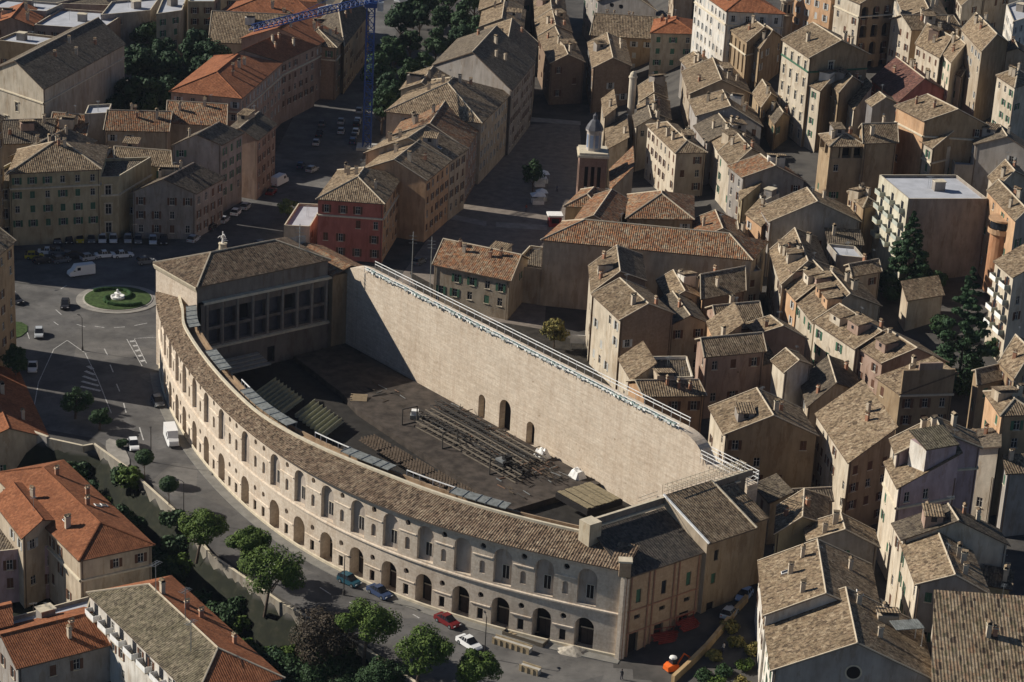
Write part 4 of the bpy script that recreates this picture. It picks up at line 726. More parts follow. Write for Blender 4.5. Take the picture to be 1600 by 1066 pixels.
# ---------------------------------------------------------------- ground
def ground():
    m, n, l, b = newmat('ground')
    g = n.new('ShaderNodeNewGeometry'); sx = n.new('ShaderNodeSeparateXYZ'); l.new(g.outputs['Position'], sx.inputs[0])
    r = ramp(n, [(.3, (.045, .042, .04)), (.6, (.085, .078, .07))]); l.new(noise(n, l, .25, 6), r.inputs[0])
    r2 = ramp(n, [(.3, (.008, .010, .006)), (.55, (.015, .017, .009)), (.75, (.03, .028, .018))]); l.new(noise(n, l, .6, 6), r2.inputs[0])
    mr = n.new('ShaderNodeMapRange'); l.new(sx.outputs[2], mr.inputs[0]); mr.inputs[1].default_value = -3.2; mr.inputs[2].default_value = -2.4
    mr.inputs[3].default_value = 1; mr.inputs[4].default_value = 0
    l.new(mixrgb(n, l, 'MIX', mr.outputs[0], r.outputs[0], r2.outputs[0]), b.inputs['Base Color'])
    def axis(a, lo, hi, b_):
        v = [a]; 
        while v[-1] < lo: v.append(min(lo, v[-1]+60))
        while v[-1] < hi: v.append(v[-1]+3.0)
        while v[-1] < b_: v.append(v[-1]+100)
        return v
    X = axis(-900, -150, 170, 1800); Y = axis(100, 240, 720, 3200)
    vs = [(x, y, gz(x, y)) for y in Y for x in X]; nx = len(X)
    fs = [(j*nx+i, j*nx+i+1, (j+1)*nx+i+1, (j+1)*nx+i) for j in range(len(Y)-1) for i in range(nx-1)]
    me = bpy.data.meshes.new('ground'); me.from_pydata(vs, [], fs); me.materials.append(m)
    me.polygons.foreach_set('use_smooth', [True]*len(fs))
    o = bpy.data.objects.new('ground', me); C.objects.link(o); tag(o, kind='structure')
ground()
def sheet(name, pts, z, m, th=0):
    b = MB()
    if th: b.prism(pts, z-.3, z, m)
    else: b.face([(p[0], p[1], z) for p in pts], m)
    return tag(b.build(name), kind='structure')
m_road, n, l, b = newmat('road_asphalt')
r = ramp(n, [(.3, (.085, .081, .078)), (.65, (.155, .147, .138))]); l.new(noise(n, l, .22, 7, None, .7), r.inputs[0])
r2 = ramp(n, [(.45, (.75, .75, .75)), (.55, (1, 1, 1))]); l.new(noise(n, l, .07, 3), r2.inputs[0])
vo = n.new('ShaderNodeTexVoronoi'); vo.inputs['Scale'].default_value = .09; gg = n.new('ShaderNodeNewGeometry'); l.new(gg.outputs['Position'], vo.inputs['Vector'])
r3 = ramp(n, [(0, (.78, .78, .80)), (.5, (1, 1, 1)), (1, (1.15, 1.13, 1.1))]); sxx = n.new('ShaderNodeSeparateColor'); l.new(vo.outputs['Color'], sxx.inputs[0]); l.new(sxx.outputs[0], r3.inputs[0])
r5 = ramp(n, [(.60, (1, 1, 1)), (.68, (.68, .68, .68))]); l.new(noise(n, l, .8, 3), r5.inputs[0])
cc = mixrgb(n, l, 'MULTIPLY', .8, mixrgb(n, l, 'MULTIPLY', 1, r.outputs[0], r2.outputs[0]), r3.outputs[0]); l.new(mixrgb(n, l, 'MULTIPLY', .6, cc, r5.outputs[0]), b.inputs['Base Color'])
m_pave = plain('pavement_stone', (.27, .25, .22), .9, 0, .2, .6)
m_piazza = plain('piazza_paving', (.19, .16, .135), .9, 0, .25, .5)
m_grass = plain('lawn_green', (.045, .075, .022), .95, 0, .45, 1.5)
m_line = plain('road_paint', (.42, .41, .39), .8, 0, .5, 3)
sheet('road', PT['ROAD'], -1.992, m_road)
sheet('piazza', PT['PIAZZA'], -1.988, m_piazza)
for i in range(0, len(PT['BAND']), 4): sheet('pavement', PT['BAND'][i:i+4], -1.983, m_pave)
def lines(name, segs, w, z=-1.982):
    b = MB()
    for a, c in segs:
        a, c = Vector(a[:2]), Vector(c[:2]); d = (c-a).normalized(); nn = Vector((-d.y, d.x))*w/2
        b.face([(*(a+nn), z), (*(a-nn), z), (*(c-nn), z), (*(c+nn), z)], m_line)
    return tag(b.build(name), kind='structure')
def pairs(L): return [(L[i], L[i+1]) for i in range(0, len(L)-1, 2)]
lines('road_markings', pairs(PT['DASH']), .22)
lines('road_lines', pairs(PT['LINE']), .16, -1.979)
lines('crossing_stripes', pairs(PT['STRIPE']), .75, -1.976)
sheet('yard', PT['YARD'], -1.984, plain('yard_dark', (.035, .03, .024), .95, 0, .4, .6))  # dark sheet over sunlit ground, standing in for shade behind the wall
# roundabout
rc = PT['ROUND'][0]
def disc(name, r, z0, z1, m, c=rc, n=48, kind='structure'):
    b = MB(); b.prism([(c[0]+r*math.cos(2*math.pi*i/n), c[1]+r*math.sin(2*math.pi*i/n)) for i in range(n)], z0, z1, m)
    return tag(b.build(name), kind=kind)
disc('roundabout_apron', 8.7, -2.1, -1.86, m_pave)
disc('roundabout_kerb', 7.3, -2.05, -1.74, plain('kerb_pale', (.42, .39, .34), .9))
disc('roundabout_lawn', 6.95, -2.0, -1.62, m_grass)
ft = empty('fountain', (rc[0], rc[1], -1.62), 'low white stone fountain in the middle of the green roundabout', 'fountain')
q = MB(); q.lathe([(1.5, 0), (1.5, .45), (1.25, .45), (1.25, .25), (0, .25)], (0, 0, 0), M_WHITE, 18); q.build('basin', ft)
q = MB(); q.lathe([(.5, .25), (.35, .9), (.75, 1.1), (.2, 1.2), (.25, 1.8), (0, 2.0)], (0, 0, 0), M_WHITE, 12); q.build('spout', ft)
m_leafd = plain('hedge_green', (.025, .06, .018), .95, 0, .5, 3)
hd = MB()
for k in range(2):
    rr = random.Random(k)
    for i in range(46):
        t = i/45; a = k*math.pi+t*2.6; rad = 1.9+4.3*t
        x, y = rad*math.cos(a), rad*math.sin(a); s = rr.uniform(.3, .5)
        hd.lathe([(s, 0), (s*1.1, .3), (s*.7, .6), (0, .7)], (x, y, 0), m_leafd, 6)
h_ = hd.build('hedge'); h_.location = (rc[0], rc[1], -1.64); tag(h_, 'two clipped hedges curling across the roundabout lawn', 'hedge')

# ---------------------------------------------------------------- opera arena
PC = [2.39666e-09, -4.62085e-07, 9.61414e-06, -0.00266633, 0.295174, 48.0633]
def tc(s):
    r = 0
    for c in PC: r = r*s+c
    return r
S0, S1 = -34.2, 105.3
NS = 1200; SS = [S0+(S1-S0)*i/NS for i in range(NS+1)]; TT = [tc(s) for s in SS]; AL = [0]
for i in range(NS): AL.append(AL[-1]+math.hypot(SS[i+1]-SS[i], TT[i+1]-TT[i]))
LEN = AL[-1]
import bisect
def cv(x, off):
    """arc length x, offset inwards -> (s,t)"""
    x = max(0, min(LEN, x)); i = min(NS-1, max(0, bisect.bisect_right(AL, x)-1)); f = (x-AL[i])/(AL[i+1]-AL[i])
    s = SS[i]+(SS[i+1]-SS[i])*f; t = TT[i]+(TT[i+1]-TT[i])*f
    j0, j1 = max(0, i-25), min(NS, i+25); ds, dt = SS[j1]-SS[j0], TT[j1]-TT[j0]; L_ = math.hypot(ds, dt)
    return s+dt/L_*off, t-ds/L_*off
m_arena = wallmat('arena_brick', (.76, .66, .54), 1)
m_arena2 = wallmat('arena_niche_plaster', (.52, .45, .385))
m_bigwall = wallmat('arena_great_wall_brick', (.80, .70, .57), 2)
m_dkwall = wallmat('arena_shaded_plaster', (.24, .205, .175))  # court and end walls, their shade darkened into the colour
ar = empty('opera_arena', W3(40, 25, -2), 'huge half-moon open-air opera arena with arcaded curved facade and tall bare wall', 'arena')
AO = Vector(ar.location)
def A3(s, t, z): p = W3(s, t, z); return (p[0]-AO.x, p[1]-AO.y, p[2]-AO.z)
def mfA(x, z, d): s, t = cv(x, d); return A3(s, t, z)
BAYS = [9.0, 15.9, 22.4, 28.8, 34.6, 41.6, 48.7, 56.6, 66.9, 77.5, 85.0, 92.3, 99.5, 106.5, 113.4, 120.3, 127.3, 134.3, 141.3]
sh = []; nich = []
for i, x in enumerate(BAYS):
    nw = 3.1 if i > 6 else 2.9
    sh.append(('arch', x, nw, 6.0, 12.1, .65, m_arena2)); sh.append(('arch', x, nw, -1.9, 3.7, 2.2, M_DARK)); nich.append(x)
    if i < len(BAYS)-1:
        g_ = BAYS[i+1]-x; xs = [x+g_/2] if g_ < 9 else [x+g_*.36, x+g_*.64]
        for xm in xs:
            sh += [('round', xm, 1.0, 11.2, 12.2, .5, M_DARK), ('arch', xm, .95, 7.0, 9.2, .3, m_arena2), ('round', xm, 1.0, 2.7, 3.7, .5, M_DARK), ('rect', xm, 1.05, -1.0, .9, .35, M_DARK)]
q = MB(); panel(q, mfA, LEN, -2.6, 13.2, sh, .4, m_arena, m_arena, M_DARK, [i*1.2 for i in range(1, int(LEN/1.2))]); q.build('facade_wall', ar)
q = MB()
def strip(mb, f, x0, x1, prof, m, step=1.6, uvs=False, ms=None):
    n_ = max(1, int((x1-x0)/step))
    for i in range(n_):
        a, b_ = x0+(x1-x0)*i/n_, x0+(x1-x0)*(i+1)/n_
        for k, ((d0, z0), (d1, z1)) in enumerate(zip(prof, prof[1:])):
            mb.face([f(a, z0, d0), f(b_, z0, d0), f(b_, z1, d1), f(a, z1, d1)], (ms[k] if ms else m), [(a, k*9), (b_, k*9), (b_, k*9+math.hypot(d1-d0, z1-z0)), (a, k*9+math.hypot(d1-d0, z1-z0))])
for z, h, pr_ in ((5.3, .32, .26), (12.8, .37, .32)): strip(q, mfA, 0, LEN, [(0, z), (-pr_, z+.08), (-pr_, z+h), (0, z+h+.1)], m_arena)
strip(q, mfA, 0, LEN, [(0, -2.6), (-.18, -2.6), (-.18, -1.45), (0, -1.35)], M_STONE)
q.build('cornice', ar)
q = MB()   # imposts between the arches
for i in range(len(BAYS)-1):
    a, b_ = BAYS[i]+1.75, BAYS[i+1]-1.75
    if b_-a < 1: continue
    for z in (9.95, 1.4): strip(q, mfA, a, b_, [(0, z), (-.13, z+.03), (-.13, z+.2), (0, z+.24)], m_arena, 1.2)
q.build('string_course', ar)
ud = MB(); ud.box(-.75, .75, .02, .1, 0, 3.0, M_DARK); ud.box(-.85, .85, -.02, .06, 3.0, 3.12, M_STONE); ud.box(-.04, .04, -.01, .03, .05, 2.95, M_FRAME)
for s_ in (-.85, .75): ud.box(s_, s_+.1, -.02, .06, 0, 3.0, M_FRAME)
nme = ud.mesh('window')
rr = random.Random(3)
for i, x in enumerate(BAYS):
    if i in (7, 9, 11, 13, 14, 16, 17, 18) or rr.random() < .5:
        p = mfA(x+.35, 6.9, .6); s0 = mfA(x-.1, 0, 1); s1 = mfA(x+.8, 0, 1)
        o_ = inst('window', nme, ar, p, math.atan2(s1[1]-s0[1], s1[0]-s0[0]), (.75, 1, .75))
m_door = plain('arcade_door_wood', (.07, .05, .04), .7)
ud = MB(); ud.box(-1.1, 1.1, .0, .1, 0, 3.1, m_door); ud.box(-1.25, 1.25, -.05, .05, 3.1, 3.3, M_STONE); ud.box(-.03, .03, -.03, -.004, .05, 3.05, M_BLACK)
dme = ud.mesh('door')
for i, x in enumerate(BAYS):
    p = mfA(x, -1.9, 2.0); s0 = mfA(x-.5, 0, 1); s1 = mfA(x+.5, 0, 1)
    inst('door', dme, ar, p, math.atan2(s1[1]-s0[1], s1[0]-s0[0]), (.9, 1, .9))
q = MB()
def WB(x): return 3.4-1.1*ss((x-12)/12)+3.6*ss((x-62)/42)
def mfB(x, z, d): s, t = cv(x, WB(x)*(1 if d >= 0 else 0)+d); return A3(s, t, z)
strip(q, lambda x, z, d: mfB(x, z, 0) if d > 5 else mfA(x, z, d), 0, LEN, [(-.75, 13.17), (-.75, 13.35), (6.0, 14.75)], None, 1.6, ms=[M_GUT, roofmat('roof_arena_tiles', [(.09, .065, .045), (.24, .175, .12), (.20, .14, .095), (.29, .22, .15), (.15, .105, .075), (.34, .27, .19)], (.66, .6, .55), 1.25)])
strip(q, mfA, 0, LEN, [(-.75, 13.17), (0, 13.17)], M_GUT)
q.build('roof', ar)
q = MB()
strip(q, mfB, 0, LEN-8, [(0.0, 14.5), (0.0, 15.15), (.45, 15.15), (.45, 13.9)], plain('parapet_cream', (.60, .53, .40), .9))
m_terr = wallmat('terrace_brick', (.40, .29, .19))
strip(q, mfB, 0, LEN-8, [(.45, 13.9), (2.7, 13.9)], m_terr)
strip(q, mfB, 0, LEN-8, [(2.7, 13.9), (2.7, 14.5), (3.0, 14.5), (3.0, 0)], m_terr)
q.build('roof_terrace', ar)
# railing sections on the terrace
q = MB(); x = 12
while x < LEN-12:
    if 78 < x < 89 or 100 < x < 112 or 48 < x < 56:
        pts = [mfB(x+i*1.5, 15.5, 2.85) for i in range(4)]; q.tube(pts, .1, M_WHITE, 4)
        for i in range(4): q.tube([mfB(x+i*1.5, 14.4, 2.85), mfB(x+i*1.5, 15.5, 2.85)], .08, M_WHITE, 4)
    x += 4.5
q.build('railing', ar)
m_can = plain('canopy_sheet_metal', (.20, .21, .20), .6, .2, .35, 1.6)
for x0, x1 in ((14, 25), (37.5, 47), (57, 74.5), (88.5, 99.5), (113, 124)):
    q = MB(); strip(q, mfB, x0, x1, [(.9, 15.3), (.9, 15.42), (2.9, 15.6), (2.9, 15.45), (.9, 15.3)], m_can, 1.5)
    x = x0
    while x < x1: 
        q.tube([mfB(x, 13.9, .9), mfB(x, 15.6, .9)], .07, M_METAL, 4); q.tube([mfB(x, 13.9, 2.6), mfB(x, 15.7, 2.6)], .07, M_METAL, 4)
        q.tube([mfB(x, 15.47, .9), mfB(x, 15.66, 2.9)], .06, M_METAL, 4); x += 1.7+(x*7.3 % 1.1)
    q.build('canopy', ar)
# great wall
def top(s):
    if s < -12.6: u = (s+20.5)/7.9; return 14.6+3.6*math.sqrt(max(0, 1-(1-u)**2))
    if s < 78: return 18.2
    if s < 84.5: u = (s-78)/6.5; return 14.4+3.8*math.sqrt(max(0, 1-u*u))
    return 14.4
q = MB(); GX0, GX1 = -20.5, 95.0
def mfG(x, z, d): return A3(x, -d, z)
arch = [(25.4, 2.0, 5.6), (32.3, 3.3, 7.0), (39.8, 2.3, 5.4)]
panel(q, lambda x, z, d: mfG(GX0+x, z, d), GX1-GX0, -.5, 10, [('arch', a-GX0, w_, 0.6, h_, 1.4, M_DARK) for a, w_, h_ in arch], 1.4, m_bigwall, m_bigwall, M_DARK, [i*4. for i in range(1, 28)])
xs = [GX0+i*.8 for i in range(int((GX1-GX0)/.8)+1)]+[GX1]
for a, b_ in zip(xs, xs[1:]):
    if b_-a < 1e-3: continue
    ta, tb = top(a), top(b_)
    q.face([mfG(a, 10, 0), mfG(b_, 10, 0), mfG(b_, tb, 0), mfG(a, ta, 0)], m_bigwall)
    q.face([mfG(a, ta, 0), mfG(b_, tb, 0), mfG(b_, tb, 2.4), mfG(a, ta, 2.4)], m_bigwall)
    q.face([mfG(a, -3, 2.4), mfG(b_, -3, 2.4), mfG(b_, tb, 2.4), mfG(a, ta, 2.4)], m_bigwall)
q.face([mfG(GX1, -2, 0), mfG(GX1, -2, 2.4), mfG(GX1, 14.4, 2.4), mfG(GX1, 14.4, 0)], m_bigwall)
q.build('great_wall', ar)
q = MB()   # sloping buttress strip beside the wing shadow
q.face([A3(-20.4, .25, 15.0), A3(-18.6, .25, 15.6), A3(1.5, .25, -.3), A3(-.8, .25, -.3)], wallmat('wall_patch_brick', (.46, .34, .22), 1))
# catwalk with lamps on the great wall
q = MB()
for t_, z in ((.3, 19.35), (.3, 18.85), (-2.2, 19.9), (-2.2, 19.3)): q.tube([A3(-12.6, t_, z), A3(78.4, t_, z)], .075, M_WHITE, 4)
s = -12.6
while s < 78.5:
    q.tube([A3(s, .3, 18.1), A3(s, .3, 19.4)], .06, M_WHITE, 4); q.tube([A3(s, -2.2, 18.1), A3(s, -2.2, 19.95)], .06, M_WHITE, 4); s += 2.27
s = 78.5
for a, b_ in (((84, .3), (95.3, .3)), ((84, -2.1), (95.3, -2.1)), ((95.3, .3), (95.3, -2.1))):
    for z in (15.4, 16.1, 16.7): q.tube([A3(a[0], a[1], z), A3(b_[0], b_[1], z)], .07, M_WHITE, 4)
for i in range(8):
    for t_ in (.3, -2.1): q.tube([A3(84+i*1.6, t_, 14.3), A3(84+i*1.6, t_, 16.75)], .06, M_WHITE, 4)
q.build('catwalk_railing', ar)
m_lampg = plain('floodlight_green_grey', (.32, .42, .38), .5, .2)
lm = MB(); lm.box(-.32, .32, -.25, .25, .15, .55, m_lampg); lm.box(-.26, .26, -.3, -.253, .2, .5, M_WHITE); lm.box(-.05, .05, -.05, .05, -.1, .15, M_METAL)
lme = lm.mesh('floodlight'); rr = random.Random(5)
for i in range(84):
    s = -11.8+i*1.07; p = A3(s, .25-rr.random()*.5, 18.35)
    inst('floodlight', lme, ar, p, math.atan2(U2[1], U2[0])+rr.uniform(-.4, .4), (1.2, 1.2, rr.uniform(.9, 1.3)))
# end block (right) and left wing
def arect(s0, s1, t0, t1): return [A3(s0, t0, 0)[:2], A3(s1, t0, 0)[:2], A3(s1, t1, 0)[:2], A3(s0, t1, 0)[:2]]
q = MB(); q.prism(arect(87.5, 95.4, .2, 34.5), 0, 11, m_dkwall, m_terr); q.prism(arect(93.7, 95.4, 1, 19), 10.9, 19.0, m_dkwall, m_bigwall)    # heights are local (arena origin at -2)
for (s0, s1, t0, t1) in ((95.45, 95.95, .0, 34.8),): q.prism(arect(s0, s1, t0, t1), 18.6, 19.7, m_dkwall, M_STONE)
q.prism(arect(95.95, 96.3, 3, 34.8), 18.3, 18.6, M_STONE)
q.prism(arect(95.95, 96.2, 3, 34.0), 16.4, 16.6, M_STONE)
q.prism(arect(95.0, 97.5, 33.9, 36.3), 10, 19.9, wallmat('block_cream', (.58, .50, .37)), M_STONE)
q.build('right_wing_wall', ar)
q = MB()   # cage railings on the right wing roof
for z in (19.6, 20.2, 20.8):
    for t_a, t_b, s_ in ((1, 18, 93.8), (1, 18, 95.2), (20.5, 25, 95.3)): q.tube([A3(s_, t_a, z-2), A3(s_+.3, t_b, z-2)], .05, M_STONE, 4)
for i in range(18):
    for s_ in (93.8, 95.2): q.tube([A3(s_, 1+i, 16.8), A3(s_, 1+i, 18.9)], .05, M_STONE, 4)
    q.tube([A3(93.8, 1+i, 18.8), A3(95.2, 1+i, 18.8)], .05, M_STONE, 4)
q.build('roof_railing', ar)
q = MB(); dk = roofmat('roof_wing_tiles', [(.07, .062, .055), (.12, .10, .085), (.10, .085, .07), (.15, .13, .105)], (.7, .7, .7), .8)
def rf(mb, pts, m, th=.22): slab(mb, [A3(*p) for p in pts], m, M_GUT, th)
rf(q, [(105.9, 35.6, 12.3), (105.9, 19.6, 12.3), (96.0, 19.6, 16.0), (96.0, 34.6, 16.0)], dk)
rf(q, [(106.6, 19.5, 14.0), (106.6, 9.2, 14.0), (95.7, 9.2, 18.0), (95.7, 19.5, 18.0)], rm('c'))
rf(q, [(104.4, 9.15, 13.6), (104.4, 4.2, 13.6), (95.7, 4.2, 16.8), (95.7, 9.15, 16.8)], rm('c'))
q.tube([A3(106.6, 19.5, 14.1), A3(95.7, 19.5, 18.1)], .2, M_WHITE, 4); q.tube([A3(106.6, 9.2, 14.1), A3(95.7, 9.2, 18.1)], .16, M_STONE, 4)
q.build('wing_roof', ar)
m_side = wallmat('arena_side_brick', (.50, .36, .235), 1)
q = MB()
def mfS(x, z, d): return A3(105.3-d, 35.4-x, z)
sds = []
for i in range(3):
    xc = 3.0+i*5.2
    sds += [('rect', xc, 1.0, 7.0, 9.3, .2, M_SH['g'] if i != 1 else M_GLASS), ('rect', xc, 1.2, 4.2, 4.9, .3, M_DARK), ('rect', xc-.4, 1.9, -2 if i < 1 else -1+i*.5, 1.9+i*.3, .5, M_DARK)]
panel(q, mfS, 15.9, -3, 12.0, sds, .2, m_side, m_side, M_DARK)
def mfS2(x, z, d): return A3(106.2-d, 19.5-x, z)
panel(q, mfS2, 10.3, -3, 13.7, [('rect', 2.2, .9, 10.4, 12.2, .2, M_DARK), ('rect', 2.0, .95, 6.4, 8.2, .2, M_SH['g']), ('rect', 1.8, 1.5, 1.0, 3.2, .2, M_DARK)], .2, wm('oc'), wm('oc'), M_DARK)
q.face([A3(106.2, 19.5, -3), A3(106.2, 19.5, 13.9), A3(95.7, 19.5, 17.9), A3(95.7, 19.5, -3)], wm('st'))
q.face([A3(106.2, 9.2, -3), A3(106.2, 9.2, 13.9), A3(95.7, 9.2, 17.9), A3(95.7, 9.2, -3)], wm('oc'))
q.face([A3(104.0, 4.2, -3), A3(104.0, 9.2, -3), A3(104.0, 9.2, 13.6), A3(104.0, 4.2, 13.6)], wm('oc'))
q.face([A3(104.0, 4.2, -3), A3(104.0, 4.2, 13.6), A3(95.7, 4.2, 16.7), A3(95.7, 4.2, -3)], wm('oc'))
q.build('side_wall', ar)
q = MB()
for x in (0.2, 1.3, 5.0, 6.0, 10.2, 11.2, 15.3):
    q.tube([mfS(x, -2, -.12), mfS(x, 12, -.12)], .16, plain('pilaster_brick', (.36, .19, .12), .9), 4)
for z in (2.1, 5.9): 
    q.tube([mfS(.3, z, -.08), mfS(15.6, z, -.08)], .13, MATS['pilaster_brick'], 4)
q.build('pilaster', ar)
q = MB(); q.prism([A3(105.5, 35.75, 0)[:2], A3(104.9, 36.0, 0)[:2], A3(104.7, 35.3, 0)[:2], A3(105.5, 34.7, 0)[:2]], -1, 14.3, m_arena, M_STONE)
c_ = A3(105.2, 35.6, 12.5); q.box(c_[0]-.9, c_[0]+.9, c_[1]-.7, c_[1]+.7, c_[2], c_[2]+2.4, m_side); q.box(c_[0]-1.05, c_[0]+1.05, c_[1]-.85, c_[1]+.85, c_[2]+2.403, c_[2]+2.7, M_STONE)
q.build('corner_pier', ar)
# left wing
m_loggia = plain('loggia_recess', (.085, .08, .088), .9)  # shade of the deep bays put into the colour
q = MB()
LW = arect(-35, -19.5, 4, 34)
def mfC(x, z, d): return A3(-20.0-d, 33-x, z)      # court face looking to +s
cs = []
for i in range(9):
    xc = 3+i*3.45
    cs += [('rect', xc, 2.6, 10.2, 13.6, 1.2, M_DARK if i % 3 == 2 else m_loggia), ('rect', xc, 2.6, 6.6, 9.6, 1.2, m_loggia)]
cs.append(('rect', 16, 1.7, 0, 3.4, .6, M_DARK))
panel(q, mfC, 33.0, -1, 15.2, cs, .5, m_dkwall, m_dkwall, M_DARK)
strip(q, mfC, 0, 33, [(0, 15.2), (-1.0, 15.3), (-1.0, 15.8), (.3, 15.9)], M_STONE)
strip(q, mfC, 0, 33, [(0, 5.6), (-.5, 5.7), (-.5, 6.1), (0, 6.2)], M_STONE)
def mfC2(x, z, d): return A3(-19.9-d, 34-x, z)
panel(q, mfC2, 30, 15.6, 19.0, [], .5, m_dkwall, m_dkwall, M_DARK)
def mfL(x, z, d): return A3(-35+x, 34-d, z)
panel(q, mfL, 15.1, 12.5, 19.0, [], .4, m_arena, m_arena, M_DARK)
panel(q, lambda x, z, d: A3(-35+x, 34-d, z), 3.2, -2.5, 12.5, [('arch', 1.9, 1.2, 6, 11.8, .8, m_arena2), ('arch', 1.9, 1.2, -1.5, 3.6, .8, M_DARK)], .4, m_arena, m_arena, M_DARK)
q.face([A3(-35, 34, -3), A3(-35, 34, 19), A3(-35, -1, 19), A3(-35, -1, -3)], m_arena)
q.face([A3(-35, -1, -3), A3(-35, -1, 17), A3(-20, -1, 17), A3(-20, -1, -3)], m_arena)
q.face([A3(-35, 4, 12), A3(-35, 4, 19), A3(-19.9, 4, 19), A3(-19.9, 4, 12)], m_arena)
q.build('left_wing_wall', ar)
q = MB(); strip(q, mfL, -.3, 15.4, [(0, 17.9), (-.2, 18.0), (-.5, 18.8), (-.5, 19.0), (0, 19.05)], M_STONE, 4); q.build('left_wing_cornice', ar)
pl, rd, _, _ = roof_geo('h', [A3(-35, 34, 0)[:2], A3(-19.7, 34, 0)[:2], A3(-19.7, 4, 0)[:2], A3(-35, 4, 0)[:2]], 19.15+2, .39, .4)
q = MB()
for p in pl: slab(q, p, MATS['roof_arena_tiles'], M_GUT)
for a, b_ in rd: q.tube([a, b_], .18, M_RIDGE, 5)
pl, rd, _, _ = roof_geo('y', [A3(-34, 3.6, 0)[:2], A3(-18.5, 3.6, 0)[:2], A3(-18.5, -4.6, 0)[:2], A3(-34, -4.6, 0)[:2]], 16.0+2, .35, .3)
for p in pl: slab(q, p, rm('o'), M_GUT)
q.build('left_wing_roof', ar)
q = MB(); q.prism(arect(-34, -18.8, -4.5, 3.5), 0, 17.9, wm('oc')); q.build('stair_block', ar)
# pilasters of the court face
q = MB()
for i in range(10): q.tube([mfC(1.3+i*3.45, 6.2, -.1), mfC(1.3+i*3.45, 15, -.1)], .26, plain('pilaster_stone', (.34, .28, .22)), 4)
q.build('court_pilaster', ar)
# arena floor, stands
m_floor = plain('arena_floor', (.028, .025, .022), .95, 0, .35, .5)
q = MB(); st = [(s, min(tc(s)-4, 60)) for s in range(-19, 96, 4)]
q.face([A3(s, t, 0) for s, t in st]+[A3(95, .05, 0), A3(-19.6, .05, 0)], m_floor); q.build('arena_floor', ar)
q = MB()
for k in range(5):
    d0 = 3.1+k*1.3; z = 5.2-k*.9; strip(q, mfB, 22, LEN-16, [(d0, z), (d0+1.3, z), (d0+1.3, z-.9)], m_terr, 2.5)
q.build('seating_steps', ar)
stg = MB(); m_stage = plain('stage_boards', (.058, .047, .039), .85, 0, .5, .5)
poly = [W3(-18.3, .35, 0), W3(-18, 13, 0), W3(2, 15.6, 0), W3(10.6, 17.8, 0), W3(36, 19.5, 0), W3(60, 20.6, 0), W3(60, .35, 0)]
stg.prism([p[:2] for p in poly], 0.02, 1.2, m_stage); so_ = stg.build('stage')
tag(so_, 'long dark timber stage floor laid along the foot of the great wall', 'stage')
# ---------------------------------------------------------------- stage clutter
def truss(Ln, w_=.9, h_=.9, r_=.06, m=M_METAL):
    b = MB()
    for y in (-w_/2, w_/2):
        for z in (r_, h_): b.tube([(-Ln/2, y, z), (Ln/2, y, z)], r_, m, 4)
    n_ = int(Ln/1.5)
    for i in range(n_):
        x0, x1 = -Ln/2+i*Ln/n_, -Ln/2+(i+1)*Ln/n_
        for y in (-w_/2, w_/2): b.tube([(x0, y, r_), (x1, y, h_)], r_*.6, m, 4)
        b.tube([(x0, -w_/2, h_), (x1, w_/2, h_)], r_*.6, m, 4)
    return b
RU = math.atan2(U2[1], U2[0])
M_STEEL = plain('scaffold_steel', (.07, .065, .06), .6, .3)
M_RUST = plain('rusty_steel', (.20, .12, .08), .8, .1)
tb = truss(15, 1.3, 1.25, .13, M_STEEL); tm = tb.mesh('lighting_truss'); tb2 = truss(15, 1.3, 1.25, .12, plain('truss_tan', (.17, .145, .115), .8)); tm2 = tb2.mesh('lighting_truss')
rr = random.Random(11); tpos = []
for row, t_ in enumerate((4.2, 6.0, 8.0, 10.2, 12.6)):
    for k, s_ in enumerate((25, 40.5)):
        tpos.append((s_+rr.uniform(-1.5, 1.5)+row*.9, t_, 1.25, rr.uniform(-.04, .04)))
TL = ['lattice beam lying nearest the wall arches, left half of the stage', 'lattice beam lying nearest the wall arches, right half of the stage',
      'lattice beam in the second row from the wall, left half of the stage', 'lattice beam in the second row from the wall, right half of the stage',
      'lattice beam in the middle row of the stage, left half', 'lattice beam in the middle row of the stage, right half',
      'lattice beam in the fourth row from the wall, left half of the stage', 'lattice beam in the fourth row from the wall, right half of the stage',
      'front lattice beam with the upright frame, left half of the stage', 'front lattice beam behind the speaker stack, right half of the stage']
for i, (s_, t_, z, a) in enumerate(tpos):
    o_ = bpy.data.objects.new('lighting_truss', tm2 if i in (1, 4, 8, 9, 5) else tm); C.objects.link(o_); o_.location = W3(s_, t_, z); o_.rotation_euler.z = RU+a
    tag(o_, TL[i], 'truss', 'lattice beams laid out on the stage')
q = MB()
for x in (-1.6, 1.6): q.tube([(x, 0, 0), (x, 0, 3.2)], .13, M_STEEL, 4)
q.tube([(-1.6, 0, 3.2), (1.6, 0, 3.2)], .13, M_STEEL, 4); q.tube([(-1.6, 0, .1), (1.6, 0, .1)], .12, M_STEEL, 4)
pm = q.mesh('portal_frame')
for (s_, t_, lb) in ((33.5, 13.6, 'dark upright portal frame at the middle of the front beams'), (46.8, 13.2, 'dark upright portal frame beside the speaker stack'), (21, 13.4, 'dark upright portal frame at the left end of the front beams')):
    o_ = bpy.data.objects.new('portal_frame', pm); C.objects.link(o_); o_.location = W3(s_, t_, 1.2); o_.rotation_euler.z = RU+1.5
    tag(o_, lb, 'frame', 'upright frames on the stage')
